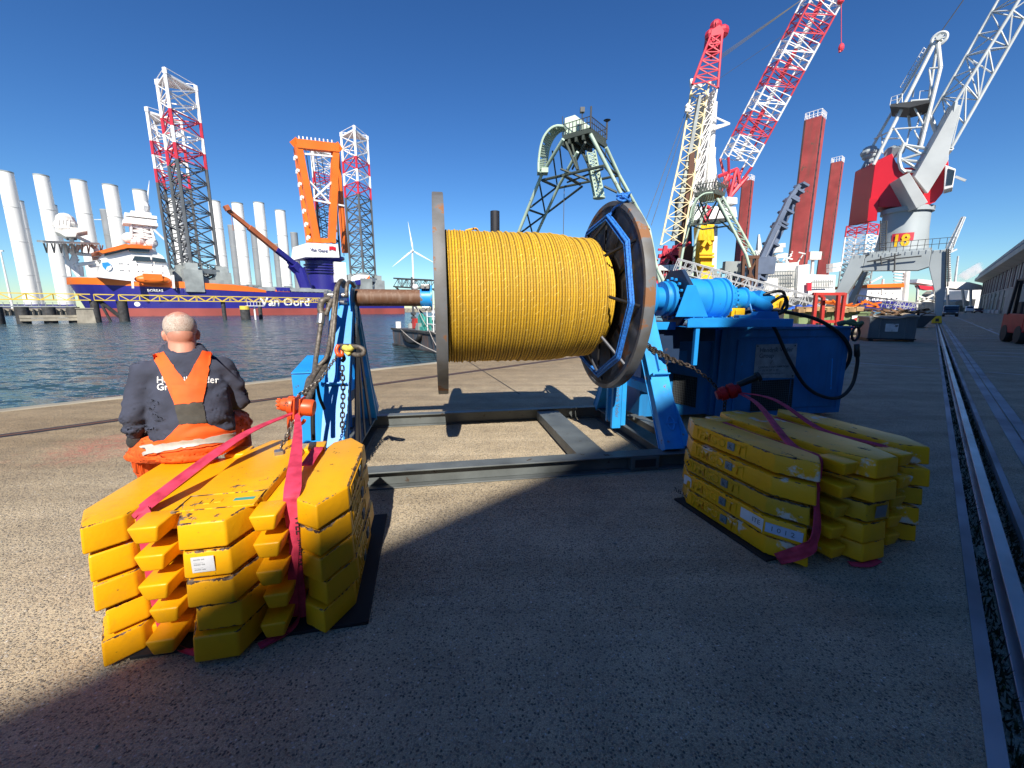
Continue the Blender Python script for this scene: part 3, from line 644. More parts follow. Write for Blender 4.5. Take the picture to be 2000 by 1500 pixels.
# ---------------------------------------------------------------- the reel of rope in the towers
reel = thing('rope_reel', 'big steel reel between the blue towers wound with thick yellow rope', 'rope reel', w(-1.42, 1.05, .65))
def flange(a0, a1, face, R=1.06):
    g = MB(); o = w(0, 1.05, AZ); g.m = 0
    g.lathe([(a0, .0), (a0, R-.05)], o, E1, 72, UP); g.lathe([(a1, R-.05), (a1, 0)], o, E1, 72, UP)
    g.m = 1
    g.lathe([(a0, R-.05), (a0-.004, R-.045), (a0-.004, R-.004), (a0+.006, R), (a1-.006, R), (a1+.004, R-.004), (a1+.004, R-.045), (a1, R-.05)], o, E1, 72, UP)
    return g.build('flange', [face, 'flange_rim'], reel, smooth=35)
flange(-2.475, -2.378, 'flange_steel', 1.05); flange(-.565, -.468, 'flange_face', 1.045)
def rope_winding():
    a0, a1, nt, na, sp = -2.365, -.745, 57, 128, 8
    vs, fs, uv = [], [], []; rr = random.Random(5); jit = [rr.uniform(-.006, .006) for _ in range(nt+2)]; sh = [rr.uniform(-.16, .16) for _ in range(nt+2)]
    pitch = (a1-a0)/nt; NS = nt*sp; o = w(0, 1.05, AZ)
    def R(tt):
        k = int(tt); f = tt-k; base = .70-.022*max(0, (tt-nt*.62)/(nt*.38))-(.022 if tt > nt*.80 else 0)
        if tt > nt-.8: base -= .05*(tt-nt+.8)
        return base+jit[min(k, nt)]-.0200*(1-math.sqrt(max(0, 1-(2*f-1)**2))) 
    for j in range(NS+1):
        tt = j/sp
        for i in range(na+1):
            t = 2*math.pi*i/na; k = min(int(tt), nt); f = tt-k
            a = a0+pitch*(tt+sh[k]*math.sin(math.pi*f)*math.sin(t*1.0+k*.9)*.6+.5*math.sin(t+1.5+k*.07)*.35*math.sin(math.pi*tt/nt))
            r = R(tt)+.004*math.sin(3*t+k*2.3)*math.sin(math.pi*f)
            vs.append(o+E1*a+(UP*math.cos(t)-E2*math.sin(t))*r); uv.append((tt, t/(2*math.pi)*(2*math.pi*.7/.05)))
    for j in range(NS):
        for i in range(na): fs.append((j*(na+1)+i, j*(na+1)+i+1, (j+1)*(na+1)+i+1, (j+1)*(na+1)+i))
    b0 = wloc(reel); me = bpy.data.meshes.new('wound_rope'); me.from_pydata([p-b0 for p in vs], [], fs)
    ul = me.uv_layers.new(name='UVMap')
    for l in me.loops: ul.data[l.index].uv = uv[l.vertex_index]
    me.materials.append(MT['rope_yellow']); me.polygons.foreach_set('use_smooth', [True]*len(fs)); me.update()
    bm = bmesh.new(); bm.from_mesh(me); bmesh.ops.recalc_face_normals(bm, faces=bm.faces); bm.to_mesh(me); bm.free()
    ob = bpy.data.objects.new('wound_rope', me); COL.objects.link(ob); ob.parent = reel
    # the lower layer showing past the end, and a loose end
    v2, f2, u2 = [], [], []; n2 = 64; prof = [(-.742, .585)]+[(-.742+.028*k/6, .572-.014*k/6+.012*abs(math.sin(k*math.pi/6))) for k in range(0, 24)]+[(-.63, .5), (-.615, .40)]
    for j, (a, r) in enumerate(prof):
        for i in range(n2+1):
            t = 2*math.pi*i/n2; v2.append(o+E1*a+(UP*math.cos(t)-E2*math.sin(t))*r-b0); u2.append((j/6, t*9))
    for j in range(len(prof)-1):
        for i in range(n2): f2.append((j*(n2+1)+i, j*(n2+1)+i+1, (j+1)*(n2+1)+i+1, (j+1)*(n2+1)+i))
    me = bpy.data.meshes.new('rope_layer'); me.from_pydata(v2, [], f2); ul = me.uv_layers.new(name='UVMap')
    for l in me.loops: ul.data[l.index].uv = u2[l.vertex_index]
    me.materials.append(MT['rope_yellow']); me.polygons.foreach_set('use_smooth', [True]*len(f2)); me.update()
    o2 = bpy.data.objects.new('rope_layer', me); COL.objects.link(o2); o2.parent = ob
    g = MB(); p = o+E1*-2.05+UP*.70; g.path(smooth([p+E1*.05, p+UP*.03+E1*.02, p+UP*.02-E1*.04, p-E1*.09+UP*.005]), .012, 6); g.build('rope_tail', 'block_yellow', ob, smooth=True)
rope_winding()
g = MB(); g.lathe([(-.76, .44), (-.555, .44)], w(0, 1.05, AZ), E1, 40); g.lathe([(-.572, .53), (-.555, .56)], w(0, 1.05, AZ), E1, 40); g.build('barrel', 'dark_metal', reel, smooth=True)
def pol(t, r, a): return w(0, 1.05, AZ)+E1*a+(UP*math.cos(t)-E2*math.sin(t))*r
NB = 9
for k in range(NB):
    g = MB(); t = 2*math.pi*(k+.35)/NB; g.tube(pol(t-.10, .60, -.785), pol(t+.03, .95, -.565), .016, n=10); g.build('spoke', 'dark_metal' if math.cos(t) > -.2 else 'flange_steel', reel, smooth=40)  # upper spokes dark, lower ones lighter: shade and light put into the material
for k in range(12):
    g = MB(); t = 2*math.pi*(k+.1)/12; g.bar(pol(t, .50, -.575), pol(t, .80, -.575), .03, .02, up=E1); g.build('rib', 'dark_metal', reel)
blu = thing('rope', 'thin blue rope laced in a ring around the spokes of the right flange', 'rope', pol(0, .86, -.55))
g = MB()
for s in range(7):
    pts = []
    for k in range(NB):
        t = 2*math.pi*(k+.35)/NB; a = -.64+.011*(s % 4); r = .855+.019*(s//2)+.004*(s % 2)
        pts.append(pol(t, r, a))
    P = []
    for k in range(NB):
        A, B, C = pts[k-1], pts[k], pts[(k+1) % NB]; P += [B+(A-B)*.06, B, B+(C-B)*.06, B+(C-B)*.5+UP*(-.008*math.sin(k*2+s))]
    g.path(P, .0115, 6, True)
g.build('lacing', 'rope_blue', blu, smooth=True)
g = MB(); kb = pol(.42, 1.09, -.56); rr = random.Random(2)
for k in range(5):
    g.path(smooth([kb+V((rr.uniform(-.07, .07), rr.uniform(-.05, .05), rr.uniform(-.04, .05))) for _ in range(5)]), .013, 6)
g.path(smooth([kb, kb-UP*.05, pol(.30, .98, -.58), pol(.26, .88, -.62)]), .013, 6); g.build('knot', 'rope_blue', blu, smooth=True)
# ---------------------------------------------------------------- power pack cabinet beside the winch
pp = thing('power_pack', 'blue steel hydraulic power pack cabinet behind the right stack of blocks', 'power pack', w(2.4, 2.0, 0))
BF = 1.5
g = MB(); g.wbox(1.38, 3.42, BF, 2.6, .06, 1.31); g.wbox(1.34, 3.46, BF-.03, 2.64, 1.31, 1.345); g.wbox(1.36, 1.44, BF-.012, BF, .06, 1.31); g.wbox(3.36, 3.44, BF-.012, BF, .06, 1.31)
g.wbox(1.44, 3.36, BF-.010, BF, 1.20, 1.31); g.wbox(1.44, 3.36, BF-.010, BF, .06, .14)
g.build('cabinet', 'cabinet_blue', pp, bevel=.008)
g = MB(); g.wbox(1.62, 3.30, BF-.016, BF-.002, .17, 1.17); g.wbox(2.52, 2.535, BF-.02, BF-.004, .17, 1.17); g.build('door', 'cabinet_blue', pp, bevel=.003)
g = MB(); g.wbox(.26, 1.38, 1.60, 2.6, .10, 1.14); g.wbox(.22, 1.38, 1.55, 2.6, 1.14, 1.17); g.wbox(.44, 1.38, 1.58, 1.60, 1.16, 1.36); g.wbox(.44, 1.38, 1.60, 2.6, 1.352, 1.362); g.wbox(1.30, 1.38, 1.53, 1.62, .10, 1.30)
g.build('engine_housing', 'cabinet_blue', pp, bevel=.005, seg=1)
def grille(x0, y0, x1, y1, x2, y2, x3, y3, b, nu, nv):
    a, e, c, d = WB(x0, y0, b), WB(x1, y1, b), WB(x2, y2, b), WB(x3, y3, b); g = MB(); o = E2*-.012
    g.prism([a+o*.4, e+o*.4, c+o*.4, d+o*.4], o*.2); gr = g.build('grille', 'ink', pp); m = MB()
    for i in range(nu+1):
        t = i/nu; m.bar(a+(e-a)*t+o, d+(c-d)*t+o, .004, .004)
    for j in range(nv+1):
        t = j/nv; m.bar(a+(d-a)*t+o, e+(c-e)*t+o, .004, .004)
    m.build('mesh_wire', 'frame_grey', gr)
grille(1468, 744, 1549, 740, 1544, 800, 1464, 803, BF-.012, 22, 14); grille(1315, 729, 1361, 737, 1357, 796, 1312, 784, 1.595, 14, 12)
g = MB(); S = [WB(1477, 673, BF-.02), WB(1557, 671, BF-.02), WB(1551, 738, BF-.02), WB(1471, 738, BF-.02)]; g.prism(S, E2*-.004); sg = g.build('name_plate', 'plate_white', pp)
su = (S[1]-S[0]).normalized(); sv = (S[0]-S[3]).normalized(); sw = (S[1]-S[0]).length; sh_ = (S[0]-S[3]).length; so_ = S[3]-E2*.0045
text('Hendrik Veder', sw*.135, so_+su*sw*.09+sv*sh_*.77, su, sv, 'ink_grey', sg, ext=.001, bold=.01); text('Group', sw*.135, so_+su*sw*.09+sv*sh_*.60, su, sv, 'ink_grey', sg, ext=.001, bold=.01)
text('CONTACT INFORMATION:', sw*.062, so_+su*sw*.09+sv*sh_*.29, su, sv, 'ink_grey', sg, ext=.001, bold=.01); text('+31 (0) 10 299 22 44', sw*.058, so_+su*sw*.09+sv*sh_*.19, su, sv, 'ink_grey', sg, ext=.001); text('info@hendrikvedergroup.com', sw*.055, so_+su*sw*.09+sv*sh_*.09, su, sv, 'ink_grey', sg, ext=.001)
g = MB()
for x, y in ((1480, 676), (1553, 675), (1548, 734), (1475, 734)): p = WB(x, y, BF-.024); g.tube(p, p-E2*.006, .009, n=10); g.cut()
g.each('screw', 'dark_metal', sg)
g = MB(); g.tube(WB(1625, 700, BF-.01), WB(1622, 760, BF-.01), .012); g.cut(); g.tube(WB(1449, 708, BF-.01), WB(1448, 716, BF-.01), .012); g.cut(); g.wbox(.72, .92, 1.585, 1.60, .84, 1.02); g.cut(); g.tube(w(.98, 1.60, .86), w(.98, 1.57, .86), .018); g.each('hinge', 'winch_blue_worn', pp)
g = MB(); tp = w(1.56, 1.62, 1.345); g.tube(tp, tp+UP*.18, .035, n=14); g.tube(tp+UP*.15, tp+UP*.22, .045, n=14); g.build('filler_cap', 'dark_metal', pp, smooth=40)
g = MB(); g.wbox(1.46, 2.02, 1.56, 1.95, 1.345, 1.43); g.build('tray', 'olive_tray', pp, bevel=.01)
# black hydraulic hose and lifting wire hanging in front of the cabinet
g = MB(); g.path(smooth([WB(1402, 551, 1.0), WB(1440, 580, 1.2), WB(1478, 600, 1.35), WB(1512, 640, 1.38), WB(1540, 700, 1.40), WB(1572, 752, 1.40), WB(1606, 774, 1.40), WB(1640, 776, 1.40), WB(1664, 752, 1.40), WB(1674, 712, 1.40), WB(1674, 690, 1.40)], 8), .024, 10)
g.tube(WB(1674, 696, 1.40), WB(1673, 672, 1.40), .036, .034, 12)
e = WB(1671, 652, 1.40); g.path([e+E1*(.06*math.cos(t))+UP*(.095*math.sin(t)) for t in [k*math.pi/10 for k in range(20)]], .017, 8, True)
tag(g.build('lifting_wire', 'hose', loc=WB(1600, 774, 1.4), smooth=True), 'black lifting wire with an eye sagging across the front of the blue cabinet', 'lifting wire')
g = MB(); g.path(smooth([WB(1444, 612, 1.5), WB(1490, 606, 1.42), WB(1550, 612, 1.44), WB(1600, 626, 1.44), WB(1640, 652, 1.45), WB(1659, 680, 1.46), WB(1658, 704, 1.5), WB(1648, 722, 1.6)], 8), .026, 10)
tag(g.build('hose', 'hose', loc=WB(1550, 612, 1.44), smooth=True), 'thick black hose lying over the top edge of the blue cabinet', 'hose')
g = MB(); c0 = WB(1655, 640, 1.6); g.path(smooth([c0+V((-.15, 0, .06)), c0+V((-.05, 0, .08)), c0+V((.1, 0, .05)), c0+V((.2, 0, .07)), c0+V((.24, .1, .0))]), .03, 8); g.path(smooth([c0+V((-.1, .05, .03)), c0+V((.05, .0, .1)), c0+V((.18, .05, .02))]), .028, 8)
tag(g.build('rag', 'skip_green', loc=c0, smooth=True), 'dark green rag bundle on the right corner of the blue cabinet', 'rag')
# ---------------------------------------------------------------- ballast blocks
BL, BW, BT = 1.20, 1.15, .122
def block_mesh(name, mats):
    """E-shaped at both ends: three raised bars, two sling grooves, four lugs"""
    L, W, T = BL, BW, BT; g = MB()
    def bar2(pts, z0, z1, inset=.012):
        n = len(pts); c = V((sum(p[0] for p in pts)/n, sum(p[1] for p in pts)/n, 0))
        lo = [V((x, y, z0)) for x, y in pts]; hi = [V((x, y, z1)) for x, y in pts]
        hi = [p+(V((c.x, c.y, z1))-p).normalized()*inset for p in hi]; g.loft([lo, hi])
    fl = lambda p: [(L-x, y) for x, y in p][::-1]
    a1 = [(.25, 0), (.06, .115), (.15, .225), (.23, .24)]; bar2(a1+fl(a1), 0, T)
    a2 = [(.23, .39), (.005, .47), (.005, .655), (.23, .745)]; bar2(a2+fl(a2), 0, T)
    a3 = [(.23, .91), (.15, .925), (.06, 1.035), (.25, W)]; bar2(a3+fl(a3), 0, T)
    for y0, y1, lug0, lug1 in ((.225, .42, .285, .395), (.72, .925, .75, .862)):
        bar2([(.20, y0), (.20, y1), (L-.20, y1), (L-.20, y0)], .010, .080, .002)
        for s in (0, 1):
            X = (lambda x: L-x) if s else (lambda x: x)
            lo = [V((X(.22), lug0+.015, .018)), V((X(.22), lug1-.015, .018)), V((X(.066), lug1-.014, .022)), V((X(.066), lug0+.014, .022))]
            hi = [V((X(.22), lug0-.012, .104)), V((X(.22), lug1+.012, .104)), V((X(.055), lug1+.004, .104)), V((X(.055), lug0-.004, .104))]
            if s: lo, hi = lo[::-1], hi[::-1]
            g.loft([lo, hi])
    me = g.mesh(name)
    for m in mats: me.materials.append(MT[m])
    bm = bmesh.new(); bm.from_mesh(me); bmesh.ops.recalc_face_normals(bm, faces=bm.faces)
    bmesh.ops.bevel(bm, geom=[e for e in bm.edges if len(e.link_faces) == 2 and e.calc_face_angle(0) > .3], offset=.011, segments=3, profile=.5, affect='EDGES', clamp_overlap=True)
    bm.to_mesh(me); bm.free(); me.polygons.foreach_set('use_smooth', [True]*len(me.polygons)); me.set_sharp_from_angle(angle=math.radians(50)); return me
def setparent(ch, p): ch.parent = p; return ch
bm_ok, bm_dull, bm_worn = [block_mesh('ballast_block', [m]) for m in ('block_yellow', 'block_yellow_dull', 'block_yellow_worn')]
NY = V((0, -1, 0))
def side_face(z): return .006
def make_block(mesh, txt=None, plate=True):
    o = bpy.data.objects.new('ballast_block', mesh); COL.objects.link(o); mt = mesh.materials[0].name
    X, Z = (1, 0, 0), (0, .995, .1)
    up = V((0, .10, .995)).normalized()
    g = MB()
    for x0, x1, z0, z1 in ((.30, .31, .02, .102), (.30, .74, .096, .102), (.73, .74, .02, .102)): g.box(V(((x0+x1)/2, .005, (z0+z1)/2)), (x1-x0, .014, z1-z0))
    setparent(g.build('raised_border', mt, bevel=.002, seg=1), o)
    setparent(text('FMGO', .088, V((.325, .006, .03)), (1,0,0), up, mt, name='raised_lettering', ext=.010, bold=.012), o)
    setparent(text('T', .088, V((.665, .006, .03)), (1,0,0), up, mt, name='raised_lettering', ext=.010, bold=.012), o)
    g = MB(); g.box(V((.62, .002, .062)), (.055, .02, .055)); e = setparent(g.build('emblem', 'cap_grey', bevel=.004), o)
    setparent(text('K', .045, V((.606, -.0085, .047)), (1,0,0), (0,0,1), 'ink_grey', ext=.001, bold=.02), e)
    if txt: setparent(text(txt[0], .042, V((txt[1], .004, .042)), (1,0,0), up, 'ink', name='painted_code', ext=.002), o)
    return o
class Frm:
    def __init__(s, o, ang, kx=1, ky=1): s.o = V(o); s.c, s.s = math.cos(ang), math.sin(ang); s.ang = ang; s.kx, s.ky = kx, ky
    def __call__(s, x, y, z): x, y = x*s.kx, y*s.ky; return s.o+V((s.c*x-s.s*y, s.s*x+s.c*y, z))
    def d(s, x, y, z=0): return V((s.c*x-s.s*y, s.s*x+s.c*y, z))
LS = Frm((-.786, 1.734, 0), math.radians(102)); RS = Frm((1.359, 3.396, 0), math.radians(-73.7), 1.06, 1.07)
PITZ = .1375; rr = random.Random(11)
posn = ['topmost', 'second from the top', 'middle', 'second from the bottom', 'bottom']
for F0, txts, who, grp in ((LS, [None]*5, 'in the stack the worker sits on', 'yellow blocks stacked under the worker'), (RS, [('TLES', .80), None, ('TLES 1-20', .76), None, ('TLES 1-02', .10)], 'in the stack in front of the blue cabinet', 'yellow blocks stacked before the cabinet')):
    for k in range(5):
        i = 4-k; left = F0 is LS
        b = make_block(bm_worn if (not left and k == 2) else (bm_ok if left else bm_dull), txts[k])
        jx, jy = rr.uniform(-.014, .014), rr.uniform(-.012, .012)
        b.location = F0(jx, jy, .022+PITZ*i); b.rotation_euler = (0, 0, F0.ang+rr.uniform(-.012, .012)); b.scale = (F0.kx, F0.ky, 1)
        lk = ('chipped yellow' if left else ('badly worn yellow' if k == 2 else 'dull yellow'))+' block, '+posn[k]+' '+who
        tag(b, lk, 'ballast block', grp)
        if left and k == 0:
            g = MB()
            for x0, x1, y0, y1 in ((.14, .15, .40, .74), (.30, .31, .40, .74), (.15, .30, .40, .41), (.15, .30, .73, .74)): g.box(V(((x0+x1)/2, (y0+y1)/2, BT-.001)), (x1-x0, y1-y0, .012))
            rb_ = setparent(g.build('raised_border', 'block_yellow', bevel=.002, seg=1), b); g = MB(); g.box(V((.225, .47, BT-.002)), (.03, .09, .006)); setparent(g.build('label_sticker', 'winch_teal'), b)
            for j in range(3): g = MB(); g.box(V((.225, .58+.045*j, BT-.002)), (.035+.015*(j % 2), .03, .010)); setparent(g.build('raised_mark', 'block_yellow', bevel=.003), b)
        if left and k == 1: g = MB(); g.box(V((.004, .575, .066)), (.0035, .088, .072)); s = setparent(g.build('label_sticker', 'sticker'), b); [setparent(text('______' if z % 2 else 'oooo oo', .012, V((.0018, .61, .088-.012*z)), (0,-1,0), (0,0,1), 'ink_grey', ext=.0004), s) for z in range(5)]
        if not left and k == 2:
            g = MB(); g.box(V((BL-.004, .575, .062)), (.0035, .085, .078)); setparent(g.build('label_sticker', 'steel'), b)
            g = MB(); g.tube(V((.255, .003, .068)), V((.255, -.001, .068)), .034, n=24); s = setparent(g.build('lift_mark', 'block_yellow'), b); m = MB()
            for sg_ in (0, 1): m.prism([V((.255, -.0016, .068)), V((.255+(.024 if sg_ else -.024), -.0016, .068)), V((.255, -.0016, .068+(-.024 if sg_ else .024)))], NY*.001)
            setparent(m.build('mark', 'ink'), s)
        if not left and k == 3:
            g = MB(); g.box(V((.265, .0045, .06)), (.085, .004, .075)); setparent(g.build('label_sticker', 'sticker'), b)
            g = MB(); g.box(V((.86, .0035, .055)), (.17, .005, .09)); s = setparent(g.build('label_sticker', 'sticker'), b); setparent(text('ITE', .045, V((.865, .0008, .05)), (1,0,0), (0,0,1), 'ink_grey', ext=.0006), s)
            d1 = V((.19, .115, 0)).normalized(); n1 = V((d1.y, -d1.x, 0)); c1 = V((BL-.25, 0, .058))+d1*.105+n1*-.0015; g = MB(); g.box(c1, (.19, .005, .062), d1); s = setparent(g.build('label_sticker', 'sticker_blue'), b)
            setparent(text('1 0 1 2', .045, c1-d1*.07-UP*.015+n1*.003, d1, (0,0,1), 'ink_grey', ext=.0006), s)
g = MB(); g.prism([LS(.10, -.07, 0.001), LS(.10, .98, .001), LS(1.25, .98, .001), LS(1.25, -.07, .001)], UP*.018); tag(g.build('rubber_mat', 'mat_black', loc=LS(.6, .4, 0), bevel=.003), 'black rubber mat under the worker\'s stack of blocks', 'rubber mat')
g = MB(); g.prism([RS(.15, -.03, 0.001), RS(.15, .95, .001), RS(1.0, .95, .001), RS(1.0, -.03, .001)], UP*.018); tag(g.build('rubber_mat', 'mat_black', loc=RS(.6, .4, 0), bevel=.003), 'black rubber mat under the right stack beside the cabinet', 'rubber mat')
# ---------------------------------------------------------------- slings, hoists, chains, wires
HL = Dp(580, 800, 2.78); TZ = .022+PITZ*4
xs = LS.d(1, 0); ys = LS.d(0, 1)
g = MB()
ribbon(g, [HL+UP*-.01, HL*.5+LS(.36, .88, .80)*.5, LS(.27, .885, TZ+.128), LS(.192, .884, TZ+.085), LS(.182, .883, TZ-.1), LS(.182, .882, .25), LS(.19, .88, .03)], [.03, .06, .075, .062, .056, .056, .05], .006, ys)
ribbon(g, [HL+UP*-.02, HL*.55+LS(.36, .265, .85)*.45-UP*.05, LS(.25, .265, TZ+.15), LS(.186, .264, TZ+.08), LS(.180, .262, .45), LS(.180, .26, .25), LS(.19, .26, .03)], [.03, .05, .08, .062, .05, .048, .045], .006, ys)
ribbon(g, [LS(.66, .31, TZ+.105), LS(.86, .31, TZ+.115), LS(.99, .315, TZ+.09), LS(1.02, .315, .4)], .07, .005, ys)
ribbon(g, [LS(.174, .255, .50), LS(.170, .285, .25), LS(.18, .30, .05)], .045, .005, ys)
ribbon(g, [LS(.18, .86, .012), LS(.08, .70, .014), LS(.05, .56, .012)], .05, .005, xs); ribbon(g, [LS(.05, .42, .012), LS(.14, .30, .02), LS(.27, .28, .05)], .05, .005, xs)
sl1 = tag(g.build('sling', 'web_pink', loc=HL, smooth=50), 'pink lifting sling running from the orange hoist around the worker\'s stack', 'sling', 'pink web slings')
def onrib(tt):
    z = TZ+.02-tt*.33
    return LS(.243, .29, z)
text('WLL 5000 kg', .05, LS(.172, .248, TZ+.03), (0,0,-1), -ys, 'ink', sl1, ext=.001, name='printed_marking'); text('5 gs', .045, LS(.174, .867, TZ-.02), (0,0,-1), -ys, 'ink', sl1, ext=.001, name='printed_marking')
ht = thing('chain_hoist', 'orange chain hoist hanging by a chain above the worker\'s stack', 'chain hoist', HL)
g = MB(); ax = (E1*.97+UP*-.12).normalized()
g.lathe([(-.115, 0), (-.115, .030), (-.095, .036), (-.09, .045), (-.06, .05), (-.05, .062), (-.03, .066), (-.015, .062), (-.012, .03)], HL+UP*.03, ax, 24); g.lathe([(.03, .03), (.035, .058), (.10, .060), (.115, .052), (.118, 0)], HL+UP*.02, ax, 24)
for k in range(8): t = k*math.pi/4; p = HL+UP*.03-ax*.10+(E2*math.cos(t)+UP*math.sin(t))*.034; g.tube(p-ax*.02, p, .007, n=6)
g.build('housing', 'hoist_orange', ht, smooth=35)
g = MB(); g.box(HL+UP*.02, (.012, .13, .15), ax); g.box(HL+UP*.02+ax*.035, (.010, .12, .14), ax); g.path(arc(HL-UP*.06, .045, ax, UP, math.pi*.2, math.pi*1.95, 12), .013, 8); g.build('frame', 'hoist_orange', ht, bevel=.004)
g = MB(); g.bar(HL-ax*.06-UP*.05, HL-ax*.07-UP*.22, .03, .014); g.build('lever', 'hoist_orange', ht, bevel=.004)
SH = Dp(662, 690, 3.45)
g = MB(); chain(g, [SH, SH*.5+HL*.5-UP*.01, HL+UP*.09], .030, .0045, .0105); chain(g, [HL-UP*.02+ax*.012, LS(.86, .52, TZ+.14)], .030, .0045, .0105); g.build('load_chain', 'chain_bright', ht, smooth=True)
g = MB(); cc = LS(.86, .52, TZ+.125); g.box(cc, (.06, .05, .04), LS.d(1, .3)); g.path(smooth([cc, cc-UP*.03+xs*.02, cc-UP*.05-xs*.06, cc-UP*.05-xs*.12]), .011, 6); g.build('chain_hook', 'steel', ht, bevel=.004)
g = MB(); chain(g, smooth([Dp(668, 715, 3.62), Dp(670, 760, 3.58), Dp(669, 800, 3.5), Dp(668, 850, 3.45)]), .042, .007, .0155)
tag(g.build('chain', 'chain_dark', loc=Dp(668, 715, 3.62), smooth=True), 'dark chain hanging straight down the front of the left blue tower', 'chain')
# wire slings draped over the left tower head
wires = thing('wire_sling', 'thick grey steel wire slings draped over the head of the left blue tower', 'wire sling', w(-3.5, .9, AZ))
def wpath(pts, r, name='wire', mat='wire_rope'):
    g = MB(); g.path(smooth([Dp(*p) for p in pts], 8), r, 10); return g.build(name, mat, wires, smooth=True)
wpath([(676, 556, 4.3), (668, 548, 4.15), (660, 558, 4.02), (656, 590, 3.95), (652, 640, 3.85), (647, 680, 3.75), (635, 715, 3.55), (618, 745, 3.35), (604, 775, 3.15), (597, 790, 3.05)], .021)
wpath([(672, 560, 4.2), (664, 552, 4.1), (656, 566, 3.98), (651, 610, 3.9), (645, 660, 3.8), (636, 700, 3.6), (612, 735, 3.4), (602, 762, 3.2)], .019)
wpath([(644, 583, 3.95), (630, 588, 3.9), (626, 602, 3.88), (630, 618, 3.86)], .03); wpath([(648, 585, 3.95), (642, 600, 3.9), (636, 616, 3.88)], .024)
wpath([(628, 613, 3.86), (626, 634, 3.82)], .036, 'ferrule', 'steel'); wpath([(627, 632, 3.82), (622, 665, 3.76), (617, 700, 3.65), (613, 730, 3.5), (603, 742, 3.4), (597, 770, 3.2)], .022)
wpath([(692, 560, 4.3), (684, 551, 4.2), (678, 556, 4.1), (676, 580, 4.05)], .018)
wpath([(622, 715, 3.5), (636, 700, 3.55), (640, 688, 3.6)], .018)
wpath([(613, 735, 3.5), (612, 770, 3.35), (611, 820, 3.3), (612, 860, 3.28)], .018, 'hose', 'hose'); wpath([(618, 740, 3.5), (624, 775, 3.5), (634, 800, 3.5)], .014, 'hose', 'hose')
lp = thing('wire_sling', 'short grey wire loop with yellow tape and a red shackle on the left tower', 'wire sling', SH)
def lpath(pts, r, name, mat):
    g = MB(); g.path(smooth([Dp(*p) for p in pts], 8), r, 10); return g.build(name, mat, lp, smooth=True)
lpath([(664, 676, 3.5), (680, 676, 3.42), (700, 678, 3.38), (710, 684, 3.38), (708, 692, 3.38), (695, 693, 3.4), (680, 684, 3.42), (668, 680, 3.45)], .020, 'loop', 'wire_rope')
lpath([(672, 679, 3.40), (682, 682, 3.38), (688, 677, 3.38)], .027, 'tape', 'tape_yellow'); lpath([(676, 686, 3.40), (683, 692, 3.38)], .022, 'tape', 'tape_yellow')
lpath([(661, 674, 3.46), (657, 683, 3.44), (660, 692, 3.42), (667, 694, 3.44), (668, 684, 3.46)], .017, 'shackle', 'hoist_orange')
lpath([(668, 690, 3.5), (672, 700, 3.5), (668, 706, 3.5)], .016, 'tape', 'rubber')
# right hand hoist, chain and slings
HR = Dp(1424, 763, 3.95)
hr = thing('chain_hoist', 'rusty red chain hoist hanging above the right stack of yellow blocks', 'chain hoist', HR)
g = MB(); ax = (E1*.85+UP*.35+E2*-.3).normalized()
g.lathe([(-.12, 0), (-.12, .045), (-.09, .05), (-.085, .065), (-.03, .07), (-.02, .05), (.0, .075), (.05, .075), (.06, .05), (.1, .045), (.105, 0)], HR-UP*.01, ax, 18); g.box(HR-UP*.03, (.14, .07, .07), ax)
g.build('housing', 'lift_red', hr, smooth=35)
g = MB(); g.tube(HR+ax*.08+UP*.03, HR+ax*.27+UP*.05, .030, .034, 14); g.tube(HR+ax*.25+UP*.048, HR+ax*.28+UP*.052, .05, n=14); g.build('lever', 'dark_metal', hr, smooth=40)
TRP = WB(1263, 676, .62)
g = MB()
for s in (-1, 0, 1): chain(g, smooth([TRP+UP*(.02*s), TRP*.5+WB(1350, 716, .30)*.5+UP*(.012*s-.02), WB(1352, 717, .30)]), .038, .0075, .0165)
chain(g, smooth([WB(1350, 716, .30), HR*.5+WB(1350, 716, .3)*.5-UP*.015, HR-ax*.08]), .036, .0065, .0145)
for dx in (0, 14, 24): chain(g, smooth([WB(1266+dx, 680+dx*.3, .62), WB(1272+dx, 712, .60), WB(1276+dx, 736-dx*.4, .62), WB(1272+dx*1.2, 700, .64)]), .038, .0075, .0165)
chain(g, [HR-UP*.04-ax*.03, HR-UP*.33-ax*.03], .036, .0065, .0145)
g.build('load_chain', 'chain_dark', hr, smooth=True)
g = MB(); xr = RS.d(1, 0); yr = RS.d(0, 1); HS = HR+E1*.10-UP*.02
ribbon(g, [HS, HS*.6+RS(.9, .28, .8)*.4, RS(.80, .29, TZ+.12), RS(.99, .27, TZ+.10), RS(1.02, .262, TZ-.02), RS(1.022, .26, .45)], [.035, .05, .06, .075, .07, .06], .006, yr)
dh = (RS(.95, 0, 0)-RS(1.14, .115, 0)).normalized(); oc = RS.d(.52, -.855).normalized()*.012
ribbon(g, [RS(1.03, .25, .46), RS(1.06, .228, .40), RS(1.115, .175, .30), RS(1.15, .12, .22), RS(1.135, .105, .165)+oc, RS(1.08, .072, .095)+oc, RS(1.02, .036, .03)+oc], [.05, .06, .075, .08, .08, .08, .075], .006, [yr, yr*.9-UP*.4, yr*.85-UP*.5, yr*.8-UP*.6, -dh*.6-UP*.7+yr*.1, -dh*.65-UP*.7, -dh*.65-UP*.7])
ribbon(g, [HS, HS*.6+RS(.8, .80, .85)*.4, RS(.62, .80, TZ+.115), RS(.99, .86, TZ+.10), RS(1.02, .885, TZ-.0), RS(1.022, .885, .25), RS(1.02, .88, .05)], [.035, .055, .06, .07, .06, .055, .05], .006, yr)
